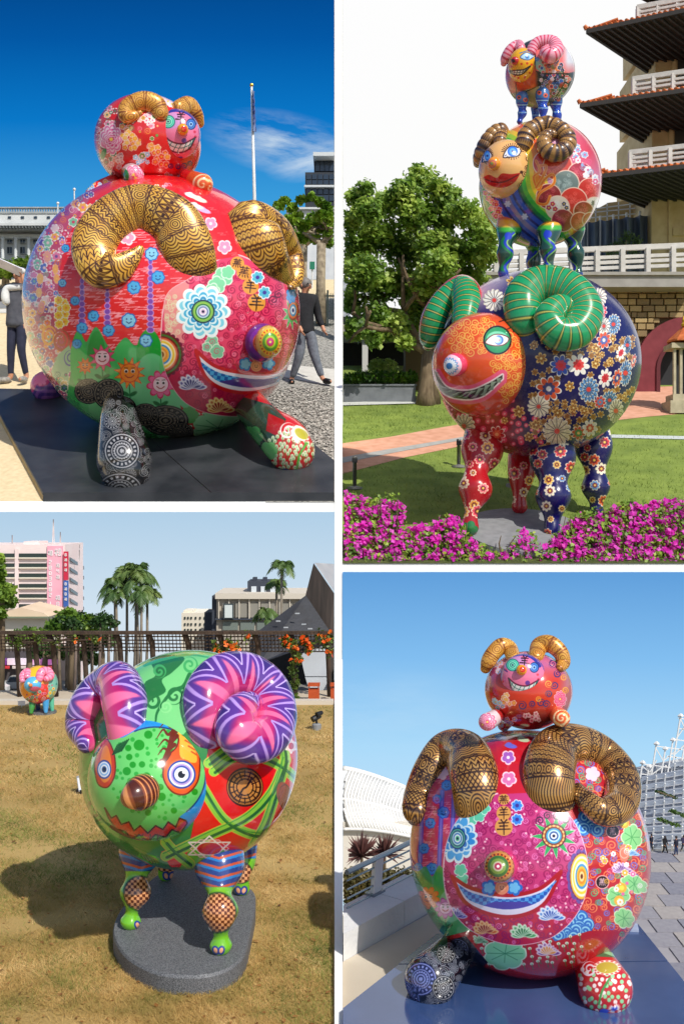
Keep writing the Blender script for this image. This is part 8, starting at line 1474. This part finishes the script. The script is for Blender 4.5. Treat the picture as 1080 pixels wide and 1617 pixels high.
lotus(v, 983, 1376, 20, (240, 220, 245), (140, 60, 160), (90, 30, 120)); lotus(v, 1000, 1350, 12, (220, 240, 250), (70, 170, 220), (40, 110, 190)); [v.disc(x, y, 8, (250, 180, 60)) or v.disc(x, y, 4, (240, 230, 80)) for x, y in ((977, 1422), (985, 1300), (981, 1402))]; v.disc(985, 1347, 8, (240, 130, 110), 14); v.ring(985, 1347, 8, 1.2, (250, 200, 180), .8); mixed(v, [(950, 1340), (1000, 1320), (1015, 1400), (960, 1440)], 17, [(240, 180, 60), (230, 110, 170), (250, 240, 240)], 7, (4, 6))
# underside
v.poly([(700, 1480), (740, 1470), (833, 1500), (930, 1470), (980, 1470), (940, 1540), (720, 1540)], (186, 24, 28)); [(v.disc(x, y, 3, (226, 236, 214), 2.4), v.line([(x, y), (x+2, y+9)], 1, (60, 140, 60))) for x, y in scat([(745, 1475), (930, 1475), (900, 1530), (760, 1530)], 13, 2)]
v.petal(797, 1506, 27, 7, (220, 245, 220), .15, 0, 1.3); v.petal(797, 1506, 25, 7, (140, 220, 170), .15, 0, 1.3); [v.line([(797, 1506), (797+28*math.cos(a), 1506+14*math.sin(a))], 1, (60, 150, 100)) for a in np.arange(0, 6.2, .8)]; lotus(v, 867, 1506, 24, (240, 220, 240), (120, 60, 140), (230, 150, 60)); lotus(v, 760, 1488, 14, (220, 240, 210), (60, 150, 90), (40, 110, 70)); v.poly([(690, 1490), (735, 1478), (770, 1520), (740, 1545), (690, 1530)], (24, 26, 44)); mandala(v, 722, 1500, 18, (20, 22, 40), (110, 116, 150))
# face
fc = smooth([(722, 1296), (752, 1266), (790, 1252), (835, 1250), (870, 1264), (904, 1296), (924, 1345), (926, 1400), (908, 1446), (870, 1480), (820, 1492), (775, 1484), (735, 1462), (708, 1425), (700, 1375), (706, 1330)], 5, True); v.poly(fc, (200, 54, 122), (248, 206, 226), 2.4); v.clipto(fc); v.poly([(690, 1440), (940, 1440), (940, 1500), (690, 1500)], (196, 30, 70)); v.poly([(860, 1250), (940, 1290), (940, 1350), (890, 1350)], (236, 130, 180))
v.curls(scat([(700, 1260), (925, 1260), (925, 1490), (700, 1490)], 15.5, 21, .25), (158, 16, 92), (5, 8.5), 2.2, 8); v.curls(scat([(700, 1260), (925, 1260), (925, 1490), (700, 1490)], 23, 33, .4), (236, 120, 186), (3, 5.5), 1.5, 10); [v.disc(x, y, 1.8, (250, 190, 210)) for x, y in scat([(700, 1260), (925, 1260), (925, 1490), (700, 1490)], 19, 44, .5)]
for x, y, a in ((742, 1296, .4), (756, 1288, 1.), (764, 1276, .2), (729, 1388, .8), (727, 1374, .2)): v.petal(x, y, 11, 5, (210, 250, 235), .3, a); v.petal(x, y, 9.5, 5, (100, 205, 170), .3, a)
for k, c1, c2 in ((41, (230, 246, 252), (80, 170, 235)), (33, (210, 238, 250), (50, 140, 220)), (25, (200, 232, 250), (40, 120, 205))): v.petal(722, 1324, k, 10, c1, .2, k, .72); v.petal(722, 1324, k*.88, 10, c2, .28, k, .72)
v.target(722, 1324, 17, [(20, 50, 110), (90, 180, 150), (30, 80, 110), (190, 230, 230), (60, 110, 190), (240, 250, 250), (90, 200, 150), (10, 20, 60)], .78)
v.petal(874, 1321, 36, 11, (200, 240, 200), .5, .3, 1, True); v.petal(874, 1321, 34, 11, (50, 170, 90), .5, .3, 1, True); v.target(874, 1320, 19.5, [(90, 40, 40), (220, 130, 70), (120, 60, 40), (60, 160, 210), (200, 230, 240), (40, 80, 150), (250, 250, 250), (20, 20, 60)]); v.ring(874, 1320, 16, 2.5, (250, 210, 120), 1, 16); v.curls([(852, 1296), (864, 1288), (878, 1288), (892, 1294)], (70, 14, 60), (6, 8), 2, 9)
v.petal(918, 1384, 44, 14, (110, 80, 160), .12, 0, .55); v.petal(918, 1384, 39, 26, (120, 30, 90), .1, 0, .5); v.target(918, 1384, 36, [(240, 190, 60), (255, 245, 220), (245, 210, 60), (250, 245, 230), (60, 150, 215), (245, 190, 60), (235, 140, 50), (250, 220, 150), (110, 50, 30)], .5)
for x, y, r in ((795, 1262, 9), (795, 1284, 11.5), (795, 1306, 14)): v.disc(x, y, r, (222, 158, 78))
glyph(v, 795, 1263, 7, kind='bei', w=1.4, sx=1.2); glyph(v, 795, 1284, 9.5); glyph(v, 795, 1306, 12)
for x, y in ((816, 1272), (816, 1294)): v.petal(x, y, 10, 7, (220, 235, 255), .25); v.petal(x, y, 8.4, 7, (60, 130, 225), .3); v.disc(x, y, 3, (60, 50, 150))
up = [(713, 1384), (745, 1403), (800, 1414), (850, 1404), (886, 1376)]; lo_ = [(713, 1384), (738, 1428), (800, 1448), (856, 1430), (886, 1376)]; v.poly(np.vstack([smooth(up), smooth(lo_)[::-1]]), (226, 222, 248), (176, 14, 40), 6)
pm__ = v.mask; v.clipto(np.vstack([smooth([(722, 1396), (748, 1411), (800, 1420), (850, 1411), (878, 1390)]), smooth([(726, 1404), (746, 1424), (800, 1436), (850, 1424), (878, 1392)])[::-1]])); v.fill(np.ones_like(v.X), (80, 160, 235)); v.fill((np.floor(v.X/6)+np.floor((v.Y-.1*(v.X-800)**2/90)/6)) % 2, (36, 90, 190)); v.poly([(750, 1434), (780, 1424), (830, 1424), (850, 1432), (800, 1444)], (70, 60, 170)); v.mask = pm__
for s_ in (-1, 1): v.petal(792+s_*20, 1402, 13, 5, (30, 110, 210), .3); v.petal(792+s_*20, 1402, 9, 5, (110, 190, 245), .3)
v.disc(792, 1402, 11, (226, 140, 110)); smiley(v, 792, 1402, 7, (235, 160, 130), (220, 130, 100), (90, 30, 40), 3)
lotus(v, 768, 1472, 24, (250, 210, 150), (220, 110, 50), (160, 50, 40)); lotus(v, 828, 1478, 26, (220, 245, 220), (70, 170, 100), (30, 120, 70)); lotus(v, 872, 1450, 26, (230, 240, 255), (70, 130, 220), (40, 80, 180)); lotus(v, 722, 1448, 20, (226, 220, 250), (100, 90, 200), (60, 50, 150)); v.mask = None
st = [(776, 1140), (852, 1140), (836, 1200), (832, 1252), (786, 1254), (786, 1200)]; v.poly(st, (202, 26, 44))
for x, y, r in ((802, 1196, 12), (803, 1230, 13)): v.petal(x, y, r, 5, (255, 220, 235), .3, .3); v.petal(x, y, r*.8, 5, (226, 120, 180) if y > 1210 else (170, 100, 200), .3, .3); v.disc(x, y, 2.6, (255, 240, 245))
for x, y, c in ((790, 1164, (120, 150, 230)), (815, 1160, (180, 230, 190)), (826, 1168, (200, 220, 180)), (806, 1178, (110, 110, 220)), (800, 1152, (240, 200, 180))): v.disc(x, y, 10, c, 3.6, .15); v.disc(x-3, y-3, 5, c, 3)
for x, y in ((697, 1220), (935, 1222)): v.petal(x, y, 12, 5, (250, 210, 230), .3)
E.build('body', br, 64, 100, rough=.15, coat=.8)
t = Tub([(758, 1300, -1.6, 38), (754, 1268, -.4, 38), (748, 1222, .15, 39), (734, 1190, .35, 36), (706, 1186, .8, 31), (682, 1214, 1.2, 28), (666, 1252, 1.35, 27), (657, 1282, 1.3, 23), (655, 1294, 1.2, 12)], tex=(700, 320), on=E, k=9, flat=.72); horn_gold(t.cv, t.L, 14, (190, 136, 64), (46, 22, 14), ['petal', 'grid', 'grid', 'ring', 'grid', 'zig', 'fan', 'ring', 'petal', 'scale', 'wave', 'fan', 'ring'], .8, (236, 196, 126)); t.build('horn', br, 40, rough=.25, metal=.4, coat=.8)
t = Tub([(872, 1296, -1.6, 40), (869, 1264, -.4, 40), (866, 1218, .15, 41), (880, 1184, .35, 38), (914, 1178, .8, 33), (952, 1196, 1.2, 31), (980, 1232, 1.35, 30), (978, 1270, 1.4, 27), (950, 1282, 1.5, 22), (924, 1262, 1.4, 16), (912, 1244, 1.1, 9)], tex=(800, 320), on=E, k=9, flat=.72); horn_gold(t.cv, t.L, 15, (190, 136, 64), (46, 22, 14), ['petal', 'ring', 'petal', 'ring', 'stripe', 'ring', 'scale', 'grid', 'petal', 'stripe', 'zig', 'scale', 'ring', 'wave'], .8, (236, 196, 126)); t.build('horn', br, 40, rough=.25, metal=.4, coat=.8)
n_ = Ell(792, 1368, 25, 25, E.hit(790, 1368)-.02, rd=.07, tex=160, base=(206, 50, 110)); n_.build('nose', br, 20, 36); n_ = Ell(788, 1368, 24, 24, E.hit(788, 1368)-.06, rd=.075, tex=220, base=(150, 96, 40)); c = n_.cv; c.petal(786, 1368, 25, 18, (196, 140, 70), .1); [c.disc(786, 1368, r, k_) for r, k_ in ((21, (220, 120, 40)), (17, (60, 110, 50)), (12.5, (120, 150, 60)), (8, (200, 190, 160)), (5.5, (180, 40, 80)), (2.4, (250, 240, 240)))]; c.ring(786, 1368, 19, 2.6, (110, 30, 30), 1, 20); n_.build('nose_cap', br, 22, 36)
y1 = F*(H-ZB)/(1590-808.5)+.11; y2 = F*(H-ZB)/(1606-808.5)+.12
t = Tub([(738, 1478, y1+.3, 26), (714, 1508, y1+.15, 31), (680, 1547, y1, 42)], tex=(320, 320), base=(18, 20, 30), k=6); tattoo(t.cv, [(630, 1480), (760, 1480), (760, 1600), (630, 1600)], 7, (18, 20, 32), (150, 154, 166)); mandala(t.cv, 664, 1546, 27, (24, 30, 70), (120, 130, 190), .95, 18); mandala(t.cv, 700, 1560, 20, sx=.9); mandala(t.cv, 704, 1506, 15); t.build('leg', br, 36, rough=.15, coat=.8)
t = Tub([(918, 1478, y2+.3, 26), (934, 1512, y2+.15, 31), (955, 1560, y2, 43)], tex=(320, 320), base=(196, 26, 34), k=6); c = t.cv; c.poly([(895, 1490), (960, 1490), (975, 1512), (930, 1510), (905, 1525)], (70, 110, 70)); c.line(smooth([(905, 1508), (935, 1498), (970, 1508)], 5), 5, (140, 200, 140))
for x, y in scat([(910, 1530), (1000, 1530), (1000, 1590), (925, 1600)], 10, 3): c.disc(x, y, 3.2, (150, 220, 160) if (int(x) % 3 == 0) else (250, 236, 230), 3.6)
c.line(smooth([(945, 1585), (950, 1565), (962, 1545)], 5), 3.5, (70, 150, 70)); c.spiral(930, 1530, 12, 1.8, 3, (240, 226, 240), 2); c.disc(958, 1528, 22, (250, 240, 226), 12); c.disc(958, 1528, 17, (190, 170, 60), 9); c.ring(958, 1528, 10.5, 1.6, (206, 50, 50), 1.9, 16); c.disc(953, 1600, 9, (50, 80, 210), 7); c.disc(972, 1596, 7, (50, 80, 210), 6); t.build('leg', br, 36, rough=.15, coat=.8)
for rows in ([(760, 1478, Yr+.2, 26), (756, 1500, Yr+.28, 30), (754, 1512, Yr+.3, 30)], [(900, 1478, Yr+.2, 26), (906, 1500, Yr+.28, 30), (908, 1510, Yr+.3, 30)]): t = Tub(rows, tex=(100, 80), base=(150, 40, 60), k=5); t.cv.curls(scat([(720, 1470), (940, 1470), (940, 1545), (720, 1545)], 13, 1), (230, 170, 90)); t.build('leg', br, 24, rough=.15)
# --- little ram on top
kb_ = thing('ram_sculpture', 'small orange red ram with grinning pink face sitting on the ram on the promenade', 'sculpture', P(834, 1152, Yr)); E = Ell(834, 1090, 68.5, 61, Yr-.03, tex=600, base=(206, 52, 26)); v = E.cv
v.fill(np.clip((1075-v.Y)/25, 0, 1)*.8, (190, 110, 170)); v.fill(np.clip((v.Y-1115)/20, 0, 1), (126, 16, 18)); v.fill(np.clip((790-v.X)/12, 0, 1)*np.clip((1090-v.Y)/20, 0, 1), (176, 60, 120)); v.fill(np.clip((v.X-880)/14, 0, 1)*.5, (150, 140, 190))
blossoms(v, scat([(786, 1092), (800, 1098), (815, 1108), (812, 1118), (794, 1110)], 7.5, 1), 5, [(240, 130, 60), (250, 180, 110)]); blossoms(v, scat([(778, 1104), (790, 1106), (796, 1118), (784, 1118)], 6.5, 2), 4.4, [(120, 190, 220), (170, 220, 240)]); blossoms(v, scat([(826, 1126), (846, 1126), (852, 1140), (832, 1138)], 6, 4), 4, [(230, 120, 140), (240, 170, 180)], (180, 40, 50)); blossoms(v, scat([(778, 1040), (792, 1042), (790, 1066), (780, 1062)], 6.5, 5), 4.6, [(190, 170, 220), (220, 200, 240)]); blossoms(v, [(800, 1136), (806, 1142), (812, 1136), (796, 1142)], 4, [(120, 130, 180)]); peony(v, 884, 1104, 13, ((226, 70, 120), (245, 150, 180), (206, 50, 90)), .75)
v.curls([(824, 1114), (840, 1112), (854, 1110), (866, 1096), (875, 1082), (862, 1112), (880, 1064), (872, 1048)], (60, 40, 110), (5, 7), 1.8, 2); v.curls([(850, 1104), (866, 1080), (892, 1090), (878, 1120), (890, 1070)], (230, 160, 50), (4, 6), 1.6, 3); v.curls([(870, 1036), (884, 1052)], (150, 110, 200), (6, 7), 2, 4)
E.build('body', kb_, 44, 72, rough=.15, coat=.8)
small_ram(kb_, E, (826, 1069, 36), (823, 1058, 8.5), [([(784, 1130, Yr-.12, 11), (774, 1137, Yr-.2, 13.5), (769, 1140, Yr-.24, 14)], 'peony'), ([(874, 1124, Yr-.12, 11), (882, 1131, Yr-.2, 14), (886, 1134, Yr-.22, 14)], 'swirl'), ([(800, 1140, Yr+.15, 10), (795, 1145, Yr+.18, 10)], 'bloom')],
          [([(810, 1038, .2, 11), (804, 1024, .4, 12.5), (792, 1020, .7, 13), (780, 1030, 1., 12.5), (771, 1044, 1.2, 12), (766, 1056, 1.2, 8)], 6), ([(846, 1036, .2, 12), (852, 1020, .4, 14), (868, 1017, .7, 14), (884, 1030, 1., 12.5), (889, 1046, 1.2, 11), (884, 1054, 1.1, 7)], 7)], (190, 40, 40), dx=-5)
